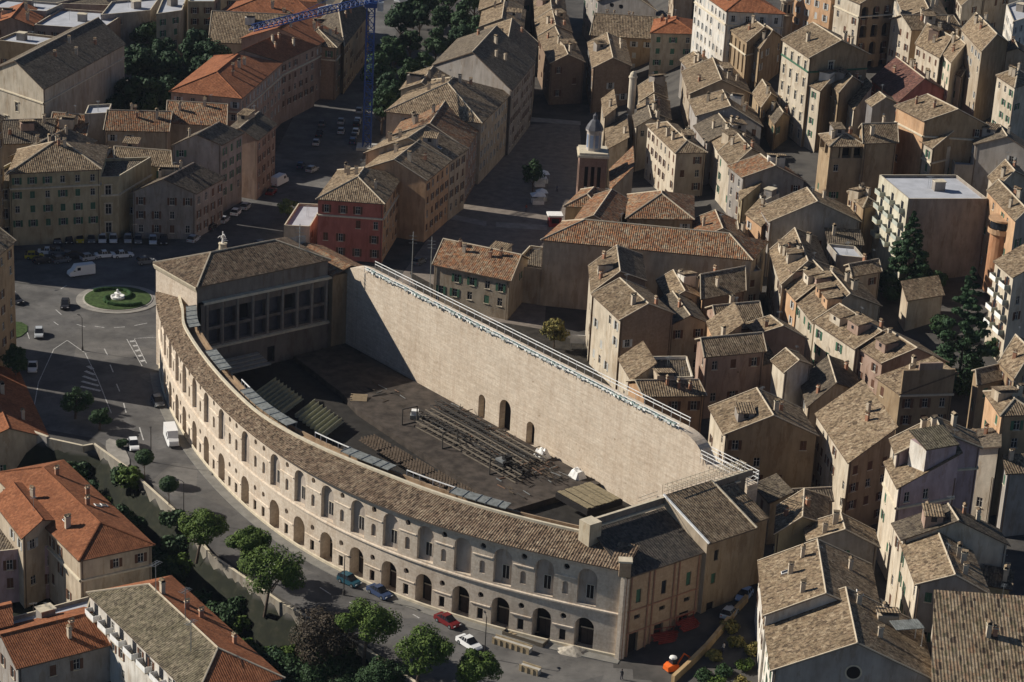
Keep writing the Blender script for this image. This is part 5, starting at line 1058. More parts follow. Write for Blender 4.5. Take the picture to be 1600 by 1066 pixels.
HL = ['tangle of dark scaffold tubes by the left small wall arch', 'tangle of dark scaffold tubes before the big wall arch', 'tangle of dark scaffold tubes before the right small wall arch', 'tangle of scaffold tubes at the right rear of the stage',
      'loose scaffold tubes in the stage middle, left', 'loose scaffold tubes in the stage middle, right', 'scattered planks near the left front of the stage', 'scattered planks at the right front of the stage']
for i, (s_, t_, ln, wd) in enumerate(((23, 3.5, 9, 4), (33, 3.5, 10, 4), (43, 4, 9, 4), (52, 6, 8, 6), (28, 8.5, 11, 5), (43, 9, 12, 5), (6, 9, 9, 6), (53, 14, 8, 5))):
    rr = random.Random(i*3+1); q = MB(); mm = (M_STEEL, M_RUST, plain('dark_planks', (.09, .07, .05), .9), M_METAL)
    for k in range(46 if i < 6 else 14):
        x, y = rr.uniform(-ln/2, ln/2), rr.uniform(-wd/2, wd/2); a = rr.choice((0, 0, 1.57))+rr.gauss(0, .12); L_ = rr.uniform(1, 3.2); z = rr.uniform(.05, .9 if i < 6 else .12)
        q.tube([(x-math.cos(a)*L_/2, y-math.sin(a)*L_/2, z), (x+math.cos(a)*L_/2, y+math.sin(a)*L_/2, z+rr.uniform(-.05, .25))], rr.uniform(.05, .11), mm[rr.choice((0, 0, 1, 2, 2, 3))], 4)
        if k % 4 == 0 and i < 6: q.tube([(x, y, 0), (x, y, rr.uniform(.6, 1.5))], .05, M_STEEL, 4)
    o_ = q.build('scaffold_tubes' if i < 6 else 'loose_planks'); o_.location = W3(s_, t_, 1.2); o_.rotation_euler.z = RU; tag(o_, HL[i], 'scaffold' if i < 6 else 'planks')
q = MB(); q.box(-1.2, 1.2, -1, 1, 0, 1.7, M_BLACK); q.box(-1.0, 1.1, -1.1, .2, 1.75, 2.2, M_METAL); q.box(.2, 1.4, -.6, .8, 2.2, 2.9, M_BLACK)
o_ = q.build('speaker_stack'); o_.location = W3(46.2, 11.3, 1.2); o_.rotation_euler.z = RU; tag(o_, 'stack of black speaker cases with grey tarpaulin near the right end of the stage', 'speakers')
q = MB(); q.box(-.9, .9, -.8, .8, 0, .8, M_METAL); q.box(-.7, .6, -.5, .7, .803, 1.6, M_WHITE)
o_ = q.build('equipment_case'); o_.location = W3(19.5, 11, 1.2); tag(o_, 'pale equipment case at the left end of the lattice beams', 'case')
def tarp(loc, sc, label):
    b = MB(); rr = random.Random(label); pts = []
    for i in range(7):
        for j in range(6):
            x, y = -1+i/3, -1+j/2.5; e = max(abs(x), abs(y)); pts.append((x*1.2, y*1.0, (1.5+rr.uniform(-.3, .3))*(1-e**4)))
    for i in range(6):
        for j in range(5): b.face([pts[i*6+j], pts[(i+1)*6+j], pts[(i+1)*6+j+1], pts[i*6+j+1]], M_WHITE)
    b.box(-.8, .8, -.6, .6, 0, .7, M_METAL)
    o = b.build('covered_case'); o.location = loc; o.scale = (sc, sc, sc); o.rotation_euler.z = RU; tag(o, label, 'covered equipment')
tarp(W3(45.8, 2.0, 1.2), 1.1, 'white sheet thrown over equipment right of the third wall arch')
tarp(W3(55.8, 2.2, 1.2), 1.1, 'white sheeted box at the right end of the stage by the wall')
q = MB(); rr = random.Random(2)
for i in range(9): q.box(-4, 4, -3.6+i*.85, -2.95+i*.85, .1+rr.uniform(0, .2), .25+rr.uniform(0, .2), plain('weathered_planks', (.23, .19, .12), .9, 0, .3, 2))
q.box(-4.2, 4.2, -3.8, 4.2, -.9, .08, M_DARK)
o_ = q.build('plank_deck'); o_.location = W3(66, 8.5, 3); o_.rotation_euler.z = RU; tag(o_, 'mossy plank deck beyond the right end of the stage', 'deck')
# seats
m_seat = plain('seat_slats', (.30, .30, .21), .85, 0, .2, 2)
q = MB(); q.box(-4.1, 4.1, -.22, .2, .38, .46, m_seat); q.box(-4.1, 4.1, .2, .26, .46, .95, m_seat)
for x in (-3.3, -1.1, 1.1, 3.3): q.box(x-.05, x+.05, -.2, .2, 0, .38, M_STEEL)
sm = q.mesh('seat_row')
def seats(s0, ds, n_, t_, ang, grp, lb, z=.9, mesh=sm, sc=1):
    for i in range(n_):
        o = bpy.data.objects.new('seat_row', mesh); C.objects.link(o); o.location = W3(s0+i*ds, t_+i*.12, z); o.rotation_euler.z = RU+math.radians(90+ang); o.scale = (sc, 1.2, 1.3)
        tag(o, ORD[i]+' '+lb, 'seats', grp)
ORD = ['first', 'second', 'third', 'fourth', 'fifth', 'sixth', 'seventh', 'eighth', 'ninth', 'tenth']
seats(-6.6, 1.42, 8, 26.6, 29, 'left block of slatted seat rows in the arena', 'seat row from the left in the left block of greenish arena seats')
seats(6.2, 1.42, 8, 26.3, 29, 'right block of slatted seat rows in the arena', 'seat row from the left in the right block of greenish arena seats')
m_seat2 = plain('seat_rust', (.10, .075, .055), .85, 0, .4, 1.5)
q = MB()
for i in range(7): q.box(-3.6+i*.8, -3.0+i*.8, -.25, .25, .3, .45, m_seat2); q.box(-3.6+i*.8, -3.0+i*.8, .2, .27, .45, .95, m_seat2)
sm2 = q.mesh('seat_row')
k = 0
for row in range(5):
    for c in range(5):
        s_ = 25+c*6.3+row*.6; t_ = 22.0+row*1.15
        o = bpy.data.objects.new('seat_row', sm2); C.objects.link(o); o.location = W3(s_, t_-c*.15, .3+row*.35); o.rotation_euler.z = RU
        tag(o, ORD[c]+' section from the left in the '+ORD[row]+' dull brown seat row before the stage', 'seats', 'dull brown seat rows in front of the stage')
# floor extra props
q = MB()
for i in range(4): q.box(-4.5, 4.5, -1.2+i*1.1, -.35+i*1.1, .2+i*.25, .5+i*.25, plain('grey_bench', (.30, .28, .24), .85))
o_ = q.build('stepped_bench'); o_.location = W3(-14.5, 26.0, 2.6); o_.rotation_euler.z = RU+1.57; o_.scale = (1, 1.2, 1); tag(o_, 'stepped grey bench block under the left wing court wall', 'bench')
q = MB(); rr = random.Random(8)
for i in range(8): q.box(-1.5+rr.uniform(-.3, .3), 1.5, -1.2+i*.3, -1.0+i*.3, i*.06, .1+i*.06, plain('crate_tan', (.40, .31, .2), .9))
o_ = q.build('timber_pile'); o_.location = W3(6.5, 14.5, 1.2); tag(o_, 'small pile of tan boards at the shaded front corner of the stage', 'timber pile')
# ---------------------------------------------------------------- buildings
ARCH_BOX = None
for k, lb, w4, zb, ze, roof, wl, rc_, opt in BLD: building(k, lb, w4, zb, ze, roof, wl, rc_, opt)
# tall houses standing just outside the left edge of the view; their shadows cross the junction
def plainb(label, pts, ze, wl, rcl): building('row_house', label, pts, -2.5, ze, 'y', wl, rcl, 'f=.8,r=.8,sh=b')
plainb('tall brown house at the extreme left edge by the road junction', [(-113.0, 428.8), (-115.5, 414.5), (-99.2, 407.5), (-97.4, 420.5)], 22, 'oc', 'c')
plainb('tall ochre house outside the left edge south of the junction', [(-150.0, 420), (-152.0, 404), (-118, 393), (-114, 408)], 24, 'oc', 'c')
plainb('tall corner tower house outside the left edge north of the roundabout', [(-150.0, 487), (-150.0, 474), (-114.5, 474), (-114.5, 487)], 27, 'oc', 'c')  # unseen tower added only to shade the square; its label seeds the windows

# ---------------------------------------------------------------- bell tower and slender towers
a, b = PT['TOWER'][0], PT['TOWER'][1]
tw = math.hypot(b[0]-a[0], b[1]-a[1]); trz = math.atan2(b[1]-a[1], b[0]-a[0])
bt_ = empty('bell_tower', (a[0], a[1], -2), 'reddish brick bell tower with pale octagonal lantern stage and dark cap beside the piazza', 'bell tower', rz=trz)
mred = wallmat('tower_brick', (.25, .165, .13), 1)
q = MB(); Ht = 18.0
for (ox, oy, ex, ey) in ((0, 0, 1, 0), (tw, 0, 0, 1), (tw, tw, -1, 0), (0, tw, 0, -1)):
    panel(q, lambda x, z, d: (ox+ex*x-ey*d, oy+ey*x+ex*d, z), tw, 0, Ht, [('rect', tw*f, .85, 9.5, 15.8, .5) for f in (.27, .5, .73)], .5, mred, mred, M_DARK)
q.build('wall', bt_)
q = MB(); q.box(-.45, tw+.45, -.45, tw+.45, Ht+.003, Ht+.6, M_STONE); q.box(-.15, tw+.15, -.15, tw+.15, Ht+.603, Ht+1.1, M_STONE); q.build('cornice', bt_)
for f in (.27, .5, .73):
    g_ = MB(); g_.box(-.3, .3, 0, .2, 0, 1.2, M_WHITE); inst('bell_frame', g_.mesh('bell_frame'), bt_, (tw*f, .2, 9.6))
q = MB(); mcr = wallmat('lantern_plaster', (.46, .42, .38))
q.lathe([(1.75, Ht+1.1), (1.75, Ht+5.6), (2.05, Ht+5.7), (2.05, Ht+6.1)], (tw/2, tw/2, 0), mcr, 8); q.build('lantern_drum', bt_)
q = MB()
for i in range(8):
    an = math.pi/8+i*math.pi/4; r_ = 1.75*math.cos(math.pi/8)+.02; cx, cy = tw/2+r_*math.cos(an), tw/2+r_*math.sin(an)
    T = Matrix.Translation((cx, cy, 0)) @ Matrix.Rotation(an, 4, 'Z'); q.box(-.05, .03, -.42, .42, Ht+1.8, Ht+4.9, plain('shutter_blue_grey', (.18, .22, .30)), T)
q.build('louvre', bt_)
q = MB(); q.lathe([(2.15, Ht+6.1), (1.8, Ht+7.0), (1.0, Ht+8.2), (.55, Ht+8.5), (.5, Ht+9.3), (.6, Ht+9.4), (.2, Ht+9.8), (0, Ht+10.2)], (tw/2, tw/2, 0), plain('lead_cap', (.10, .10, .11), .6), 8); q.build('cap', bt_)
p = PT['COLUMN'][0]
sc_ = empty('slender_tower', (p[0], p[1], p[2]-1), 'slender round cream tower rising like a column right of the bell tower', 'tower')
q = MB(); q.lathe([(1.0, 0), (.95, 20.5), (1.15, 20.6), (1.15, 21.0), (.9, 21.1)], (0, 0, 0), wm('cr'), 14); q.build('shaft', sc_)
q = MB(); q.lathe([(.95, 21.1), (.8, 21.7), (.4, 22.2), (0, 22.4)], (0, 0, 0), M_STONE, 14); q.build('dome', sc_)
p = PT['CUPOLA'][0]
cu = empty('belfry', (p[0], p[1], p[2]), 'small cream belfry turret with cupola beside the red-roofed white palazzo', 'belfry')
q = MB(); q.lathe([(1.9, 0), (1.9, 9), (2.2, 9.2), (2.2, 9.6), (1.6, 9.7), (1.6, 13.2), (2.0, 13.3), (2.0, 13.7)], (0, 0, 0), wm('st'), 8); q.build('shaft', cu)
q = MB(); q.lathe([(1.9, 13.7), (1.5, 14.8), (.6, 15.8), (.3, 16.6), (0, 17.4)], (0, 0, 0), M_STONE, 10); q.build('cupola', cu)
q = MB()
for i in range(8):
    an = math.pi/8+i*math.pi/4; r_ = 1.6*math.cos(math.pi/8)+.02; T = Matrix.Translation((r_*math.cos(an), r_*math.sin(an), 0)) @ Matrix.Rotation(an, 4, 'Z'); q.box(-.05, .02, -.32, .32, 10.2, 12.6, M_DARK, T)
q.build('opening', cu)

# ---------------------------------------------------------------- tower crane
m_blue = plain('crane_blue', (.02, .055, .20), .5, 0, .15, 1)
p = PT['CRANE'][0]
cr = empty('tower_crane', (p[0], p[1], -2), 'blue lattice tower crane standing over the avenue, its jib pointing left', 'crane')
q = MB(); hw = 1.0; HT = 37.5
for x in (-hw, hw):
    for y in (-hw, hw): q.tube([(x, y, 0), (x, y, HT)], .2, m_blue, 4)
for i in range(int(HT/2.2)):
    z0, z1 = i*2.2, (i+1)*2.2
    for s_, e_ in (((-hw, -hw), (hw, -hw)), ((hw, -hw), (hw, hw)), ((hw, hw), (-hw, hw)), ((-hw, hw), (-hw, -hw))):
        if i % 2: s_, e_ = e_, s_
        q.tube([(*s_, z0), (*e_, z1)], .12, m_blue, 4); q.tube([(*s_, z1), (*e_, z1)], .09, m_blue, 4)
q.build('mast', cr)
q = MB(); q.box(-2.6, 2.6, -2.6, 2.6, -.2, .7, plain('ballast_concrete', (.35, .34, .32), .9)); q.build('base', cr)
q = MB(); q.box(-1.6, 1.6, -1.6, 1.6, HT, HT+1.2, m_blue); q.box(1.7, 3.2, -1.2, .4, HT-.8, HT+1.4, plain('cab_grey', (.4, .42, .45), .4)); q.tube([(0, 0, HT), (0, 0, HT+7)], .35, m_blue, 4); q.build('cab', cr)
def jib(Ln, name, top_):
    q = MB(); 
    for y, z in ((-.8, 0), (.8, 0), (0, 1.5)): q.tube([(0, y, z), (Ln, y, z)], .16, m_blue, 4)
    n_ = int(Ln/1.8)
    for i in range(n_):
        x0, x1 = i*Ln/n_, (i+1)*Ln/n_; xm = (x0+x1)/2
        for y in (-.8, .8): q.tube([(x0, y, 0), (xm, 0, 1.5)], .09, m_blue, 4); q.tube([(xm, 0, 1.5), (x1, y, 0)], .09, m_blue, 4)
        q.tube([(x0, -.8, 0), (x1, .8, 0)], .07, m_blue, 4)
    return q.build(name, cr)
ja = math.radians(-125)
j = jib(45, 'jib', 1); j.location = (0, 0, HT+1.2); j.rotation_euler = (0, 0, ja)
j = jib(14, 'counter_jib', 1); j.location = (0, 0, HT+1.2); j.rotation_euler = (0, 0, ja+math.pi)
q = MB(); q.box(10.5, 13.6, -1.0, 1.0, -1.6, .4, plain('ballast_pale', (.5, .5, .5), .8)); o_ = q.build('counterweight', cr); o_.location = (0, 0, HT+1.2); o_.rotation_euler = (0, 0, ja+math.pi)
q = MB(); e = (math.cos(ja), math.sin(ja))
q.tube([(0, 0, HT+7), (e[0]*28, e[1]*28, HT+2.7)], .06, m_blue, 4); q.tube([(0, 0, HT+7), (-e[0]*12, -e[1]*12, HT+2.7)], .06, m_blue, 4); q.build('tie_rope', cr)
q = MB(); q.box(14.5, 19.5, -1.0, -.85, .2, 1.5, M_WHITE); o_ = q.build('banner_board', cr); o_.location = (0, 0, HT+1.2); o_.rotation_euler = (0, 0, ja)

# ---------------------------------------------------------------- cars
def carmat(c): return plain('car_paint_%.2f_%.2f_%.2f' % c, c, .25, 0, .03, .5)
WHEEL = None
def wheel_meshes():
    t = MB(); t.tube([(0, -.11, 0), (0, .11, 0)], .32, M_BLACK, 14)
    r = MB(); r.tube([(0, -.12, 0), (0, .12, 0)], .19, M_METAL, 8)
    return t.mesh('tyre'), r.mesh('rim')
WT, WR = wheel_meshes()
M_LIGHT = plain('headlight_glass', (.7, .7, .68), .2); M_TAIL = plain('tail_light', (.4, .02, .02), .3)
def loft(mb, secs, m, mats=None):
    """secs: list of (x, halfwidth_bottom, halfwidth_top, z0, z1)"""
    rg = [[(x, -wb_, z0), (x, wb_, z0), (x, wt, z1), (x, -wt, z1)] for x, wb_, wt, z0, z1 in secs]
    for i, (A, B) in enumerate(zip(rg, rg[1:])):
        for k in range(4): mb.face([A[k], A[(k+1) % 4], B[(k+1) % 4], B[k]], (mats[i] if mats and k == 2 else m))
    mb.face(rg[0][::-1], m); mb.face(rg[-1], m)
CARM = {}
def car_mesh(kind, col):
    k = (kind, col)
    if k in CARM: return CARM[k]
    m = carmat(col); b = MB(); c = MB()
    if kind == 'van':
        loft(b, [(-2.7, .85, .85, .45, .9), (-2.65, .95, .88, .3, 2.3), (1.2, .95, .88, .3, 2.35), (1.9, .95, .8, .3, 1.45), (2.6, .9, .75, .32, 1.1), (2.75, .8, .7, .4, .8)], m)
        loft(c, [(1.22, .90, .82, 1.3, 2.2), (1.85, .93, .80, 1.25, 1.5)], M_GLASS)
        c.box(.4, 1.1, -.935, .935, 1.35, 1.95, M_GLASS)
        wx = (-1.7, 1.8); L_ = 2.7
    else:
        if kind == 'hatch': sec = [(-1.95, .7, .68, .4, .75), (-1.9, .84, .8, .28, .95), (-.9, .86, .8, .25, .95), (.75, .86, .8, .25, .92), (1.6, .84, .74, .28, .78), (1.92, .72, .62, .38, .6)]; cab = [(-1.85, .78, .60, .92, 1.3), (-1.35, .79, .62, .92, 1.46), (.1, .79, .62, .92, 1.48), (.95, .77, .66, .9, .96)]; L_ = 1.9; wx = (-1.2, 1.2)
        else: sec = [(-2.2, .7, .68, .4, .72), (-2.15, .85, .78, .28, .9), (-1.2, .87, .8, .25, .95), (.8, .87, .8, .25, .92), (1.9, .85, .74, .28, .76), (2.2, .72, .62, .38, .58)]; cab = [(-1.55, .78, .66, .92, 1.0), (-.8, .79, .62, .92, 1.42), (.2, .79, .62, .92, 1.44), (1.05, .77, .66, .9, .96)]; L_ = 2.15; wx = (-1.35, 1.35)
        loft(b, sec, m); loft(c, cab, M_GLASS)
        b.box(cab[1][0]+.05, cab[2][0]-.02, -.62, .62, cab[1][4]-.0+.004, cab[1][4]+.045, m)
        for x in (cab[1][0], (cab[1][0]+cab[2][0])/2, cab[2][0]):
            for s_ in (-1, 1): b.tube([(x, s_*.80, .93), (x, s_*.635, 1.44)], .035, m, 4)
    CARM[k] = (b.mesh('body'), c.mesh('windscreen'), wx, L_); return CARM[k]
hl = MB(); hl.box(-.03, .03, -.16, .16, -.07, .07, M_LIGHT); HLM = hl.mesh('headlight')
tl = MB(); tl.box(-.03, .03, -.12, .12, -.08, .08, M_TAIL); TLM = tl.mesh('tail_light')
def car(p, p2, kind, col, label, group=None, vs=1.0):
    rz = math.atan2(p2[1]-p[1], p2[0]-p[0]); body, glass, wx, L_ = car_mesh(kind, col)
    z = p[2] if p[2] > -1.9 or p[2] < -2.1 else -1.99
    r = empty('parked_car' if kind != 'van' else 'van', (p[0], p[1], z), label, 'car' if kind != 'van' else 'van', group, rz); r.scale = (vs, vs, vs)
    inst('body', body, r, (0, 0, 0)); inst('windscreen', glass, r, (0, 0, 0))
    for x in wx:
        for y in (-.78, .78):
            t = inst('wheel', WT, r, (x, y, .32)); inst('rim', WR, t, (0, 0, 0))
    for y in (-.55, .55):
        inst('headlight', HLM, r, (L_+.03, y, .62)); inst('tail_light', TLM, r, (-L_-.03, y, .68))
    return r
WH, SV, BK, DB, RD, TE, YE, GR = (.75, .75, .74), (.42, .44, .46), (.03, .03, .035), (.04, .06, .12), (.15, .02, .022), (.025, .08, .11), (.55, .42, .05), (.16, .17, .18)
CARS = [('van', WH, 'white high-roofed van standing against the curved arena facade'), ('hatch', WH, 'white hatchback beside the small kerb island near the ball-shaped trees'), ('van', WH, 'white van driving along the shaded side of the roundabout'),
 ('hatch', BK, 'black hatchback entering the roundabout from the left, sunlit'), ('sedan', BK, 'dark saloon at the left edge of the sunlit junction'), ('hatch', SV, 'silver car in the sun left of the junction near the small green verge'), ('sedan', WH, 'white car in the shade on the left branch of the road'),
 ('sedan', WH, 'left one of two white cars parked end to end on the square'), ('sedan', WH, 'right one of two white cars parked end to end on the square'),
 ('hatch', WH, 'left of two white cars parked nose-out before the arcaded building'), ('hatch', WH, 'right of two white cars parked nose-out before the arcaded building'), ('hatch', YE, 'mustard yellow car parked nose-out before the arcaded building'), ('hatch', GR, 'grey car parked between the yellow car and the white pair'),
 ('hatch', SV, 'silver car parked nose-out first to the right of the white pair'), ('hatch', GR, 'grey car parked second to the right of the white pair'), ('hatch', (.5, .58, .66), 'pale blue car parked before the grey corner house'), ('hatch', BK, 'black car parked at the right end of the nose-out row'),
 ('sedan', WH, 'white car in the dark middle of the left car park'), ('sedan', GR, 'dark grey car next to the white one in the left car park'), ('hatch', YE, 'ochre yellow car parked nearest the left edge'), ('sedan', BK, 'black saloon between the left car park and the two white cars'),
 ('hatch', SV, 'silver car first in the line along the grey corner house flank'), ('hatch', BK, 'black car second in the line along the avenue houses'), ('hatch', SV, 'silver car third in the line along the avenue houses'), ('hatch', WH, 'white car fourth in the line along the avenue houses'), ('hatch', SV, 'silver car last in the line along the avenue houses'),
 ('van', WH, 'white van-like car at the sunlit gap in the avenue'), ('sedan', BK, 'black car just above the white one at the sunlit gap in the avenue'), ('sedan', RD, 'red car just below the sunlit gap in the avenue'),
 ('hatch', SV, 'upper silver car on the left side of the parked pairs under the crane'), ('hatch', SV, 'lower silver car on the left side of the parked pairs under the crane'), ('hatch', WH, 'upper white car right beside the crane mast'), ('hatch', WH, 'lower white car right beside the crane mast'), ('hatch', SV, 'silver car crossing the lower avenue alone'),
 ('hatch', WH, 'left car of the pair at the far end of the avenue'), ('hatch', WH, 'right car of the pair at the far end of the avenue'),
 ('hatch', TE, 'teal car parked at the kerb below the arena arches'), ('sedan', DB, 'dark blue estate car parked just right of the teal car'), ('sedan', RD, 'dark red car parked below the right half of the arena facade'), ('sedan', WH, 'white car with black windows near the construction site'), ('hatch', WH, 'white car half in the shade of the umbrella pines'),
 ('hatch', (.3, .4, .6), 'light blue car in the dark alley behind the arena side wall'), ('sedan', DB, 'dark car in the lower lane behind the trees'), ('hatch', GR, 'grey car standing close to the left end of the arena facade'), ('hatch', GR, 'dark grey car on the square behind the arena wing'), ('hatch', GR, 'dark grey car leaving the roundabout toward the square')]
CARS2 = [('hatch', SV, 'silver car parked highest in the column on the right side of the avenue'), ('hatch', BK, 'black car parked second in the column on the right side of the avenue'), ('sedan', GR, 'grey car parked third in the column on the right side of the avenue'), ('hatch', DB, 'dark blue car parked fourth in the column on the right side of the avenue'),
 ('hatch', GR, 'grey car parked highest on the left side of the avenue under the trees'), ('sedan', BK, 'black car parked second on the left side of the avenue'), ('hatch', SV, 'silver car parked third on the left side of the avenue'), ('hatch', DB, 'dark blue car parked lowest on the left side of the avenue'),
 ('hatch', BK, 'black car in the second line of the left car park, left end'), ('hatch', GR, 'grey car in the second line of the left car park, middle'), ('hatch', SV, 'silver car in the second line of the left car park, right end'), ('hatch', BK, 'black car parked nose-out left of the yellow car'), ('hatch', GR, 'dark grey car parked nose-out nearest the left end of the arcaded building'),
 ('hatch', SV, 'silver car parked in the dark lane before the arena side wall'), ('hatch', GR, 'grey car in the shade behind the patchy-roofed stone house')]
c2 = PT['CARS2']
cp = PT['CARS']
for i, (k, c, lb) in enumerate(CARS):
    car(cp[2*i], cp[2*i+1], k, c, lb, 'cars on the streets round the arena' if k != 'van' else None, 1.08 if i else 1.15)

for i, (k, c, lb) in enumerate(CARS2): car(c2[2*i], c2[2*i+1], k, c, lb, 'cars on the streets round the arena', 1.06)
# ---------------------------------------------------------------- lamps, masts, signs
def lamp_meshes():
    a = MB(); a.lathe([(.22, 0), (.18, .9), (.09, 1.0), (.07, 7.0)], (0, 0, 0), M_STEEL, 8); a.tube([(0, 0, 6.9), (.4, 0, 7.2), (1.1, 0, 7.3)], .05, M_STEEL, 5)
    h = MB(); h.box(.9, 1.5, -.16, .16, 7.22, 7.36, M_STEEL); h.box(.95, 1.45, -.12, .12, 7.17, 7.216, M_LIGHT)
    return a.mesh('post'), h.mesh('lamp_head')
LP, LH = lamp_meshes()
LL = ['lamp post beside the white hatchback and the ball-shaped trees', 'lamp post on the near kerb opposite the teal car', 'lamp post standing by the white car at the construction site', 'lamp post at the tip of the striped traffic island', 'lamp post at the back of the roundabout near the two white cars', 'lamp post on the pavement under the arena arches', 'lamp post at the left edge of the square']
for p, lb in zip(PT['LAMP'], LL):
    r = empty('street_lamp', (p[0], p[1], -2), lb, 'street lamp', 'street lamps', random.Random(lb).uniform(0, 6)); inst('post', LP, r, (0, 0, 0)); inst('lamp_head', LH, r, (0, 0, 0))
for p, lb in zip(PT['MAST'], ('tall grey aerial mast left of the pair behind the great wall', 'tall grey aerial mast right of the pair behind the great wall', 'tall thin aerial mast rising from the left wing roof')):
    zz = -2 if lb.find('wing') < 0 else 16
    q = MB(); q.tube([(0, 0, 0), (0, 0, 13 if zz < 0 else 9)], .09, M_METAL, 5); hh = 13 if zz < 0 else 9
    for k in range(3): q.tube([(-.9, 0, hh-1-k*.8), (.9, 0, hh-1-k*.8)], .05, M_METAL, 4)
    o = q.build('aerial_mast'); o.location = (p[0], p[1], zz) if zz < 0 else W3(-24, 8, 17); tag(o, lb, 'mast', 'aerial masts')
p = PT['MON'][0]
mo = empty('monument', (p[0], p[1], -2), 'white branching monument on the square behind the arena left wing', 'monument')
q = MB(); q.lathe([(2.6, 0), (2.6, .4), (1.6, .4), (1.4, 2.6), (1.7, 2.7), (1.7, 3.0), (0, 3.0)], (0, 0, 0), M_STONE, 12); q.build('pedestal', mo)
q = MB(); rr = random.Random(4)
q.tube([(0, 0, 3), (.1, 0, 5.5), (0, 0, 7.4)], .5, M_WHITE, 7, .2)
for i in range(7):
    an = i*.9; q.tube([(0, 0, 3.6+i*.4), (math.cos(an)*1.0, math.sin(an)*1.0, 4.2+i*.4), (math.cos(an)*2.0, math.sin(an)*2.0, 3.9+i*.3)], .26, M_WHITE, 6, .1)
q.build('sculpture', mo); mo.scale = (.6, .6, .62)
ST = PT['STALL']
def stall(p, w_, d_, h_, label, m, nm='market_canopy', cat='canopy'):
    r = empty(nm, (p[0], p[1], p[2]), label, cat, None, .2)
    q = MB()
    for x in (-w_/2, w_/2):
        for y in (-d_/2, d_/2): q.tube([(x, y, 0), (x, y, h_)], .06, M_METAL, 4)
    q.build('frame', r)
    q = MB(); q.face([(-w_/2-.2, -d_/2-.2, h_), (w_/2+.2, -d_/2-.2, h_), (0, 0, h_+.9)], m); q.face([(w_/2+.2, -d_/2-.2, h_), (w_/2+.2, d_/2+.2, h_), (0, 0, h_+.9)], m)
    q.face([(w_/2+.2, d_/2+.2, h_), (-w_/2-.2, d_/2+.2, h_), (0, 0, h_+.9)], m); q.face([(-w_/2-.2, d_/2+.2, h_), (-w_/2-.2, -d_/2-.2, h_), (0, 0, h_+.9)], m); q.build('roof', r)
    q = MB(); q.box(-w_/2+.2, w_/2-.2, -d_/2+.1, d_/2-.3, .02, 1.0, M_WHITE); q.build('counter', r)
    return r
stall(ST[0], 3, 3, 2.4, 'white canopy beside the dark tree on the piazza', M_WHITE); stall(ST[1], 2.6, 2.6, 2.4, 'second white canopy right behind the one by the piazza tree', M_WHITE)
stall(ST[2], 3.2, 2.6, 2.2, 'white canopy with clutter at the near edge of the pale piazza band', M_WHITE); stall(ST[3], 2.4, 2.4, 2.2, 'small white canopy right of the pale piazza band', M_WHITE)
ki = empty('kiosk', ST[4], 'small dark red kiosk with bright white roof at the church corner', 'kiosk', None, .15)
q = MB(); q.box(-1.5, 1.5, -1.4, 1.4, 0, 2.5, plain('kiosk_red', (.22, .03, .04), .6)); q.box(-.9, .9, -1.43, -1.403, .9, 2.1, M_GLASS); q.build('cabin', ki)
q = MB(); q.box(-1.8, 1.8, -1.7, 1.7, 2.503, 2.9, M_WHITE); q.build('roof', ki)
p = PT['BOARD'][0]; nb_ = empty('notice_board', p, 'blank white board on two legs in the dark yard behind the great wall', 'board', None, .05)
q = MB(); q.box(-1.6, 1.6, -.06, .06, 1.2, 3.0, M_WHITE); q.build('panel', nb_); q = MB(); q.tube([(-1.3, 0, 0), (-1.3, 0, 1.2)], .06, M_METAL, 4); q.tube([(1.3, 0, 0), (1.3, 0, 1.2)], .06, M_METAL, 4); q.build('leg', nb_)
p = PT['CANOPY'][0]; p2 = PT['CANOPY'][1]
q = MB(); d = Vector((p2[0]-p[0], p2[1]-p[1], 0)); L_ = d.length; rz = math.atan2(d.y, d.x)
for i in range(12): q.box(i*L_/12, i*L_/12+L_/12*.6, -1.4, 1.4, 0, .12, m_can); q.box(i*L_/12+L_/12*.6, (i+1)*L_/12, -1.4, 1.4, -.05, .04, m_can)
q.tube([(L_-.2, -1.2, -3), (L_-.2, -1.2, 0)], .08, M_WHITE, 4); q.tube([(L_-.2, 1.2, -3), (L_-.2, 1.2, 0)], .08, M_WHITE, 4)
o = q.build('corrugated_canopy'); o.location = (p[0], p[1], 14); o.rotation_euler.z = rz; tag(o, 'pale corrugated canopy sheet left of the big bottom right roof', 'canopy')

# ---------------------------------------------------------------- construction site
WK = PT['WORK']
m_form = plain('formwork_yellow', (.38, .30, .19), .85, 0, .2, 1.5)
RF = math.atan2(U2[1], U2[0])+math.radians(22)
def formwork(p, L_, lb, rz=RF):
    q = MB(); q.box(-L_/2, L_/2, -.6, -.5, 0, 1.1, m_form); q.box(-L_/2, L_/2, .5, .6, 0, 1.1, m_form); q.box(-L_/2, L_/2, -.5, .5, 0, .8, plain('fresh_concrete', (.42, .40, .36), .9))
    for i in range(int(L_)): q.box(-L_/2+i+.4, -L_/2+i+.5, -.72, -.6, 0, 1.0, m_form)
    o = q.build('formwork_box'); o.location = (p[0], p[1], -1.99); o.rotation_euler.z = rz; tag(o, lb, 'formwork')
formwork(WK[0], 6.5, 'long yellow formwork box on the road at the construction site'); formwork(WK[9], 3.2, 'short yellow formwork block right of the long one'); 
q = MB()
for i in range(5): q.box(-4+i*.1, 3.5, -1+i*.42, -.7+i*.42, i*.12, .1+i*.12, m_form)
o = q.build('timber_beams'); o.location = (WK[2][0]+4, WK[2][1]+3, -1.98); o.rotation_euler.z = RF+.8; tag(o, 'tan timber beams leaning crosswise by the facade at the construction site', 'beams')
q = MB(); q.box(-3.5, 3.5, -2.2, 2.2, -.0, .12, M_DARK)
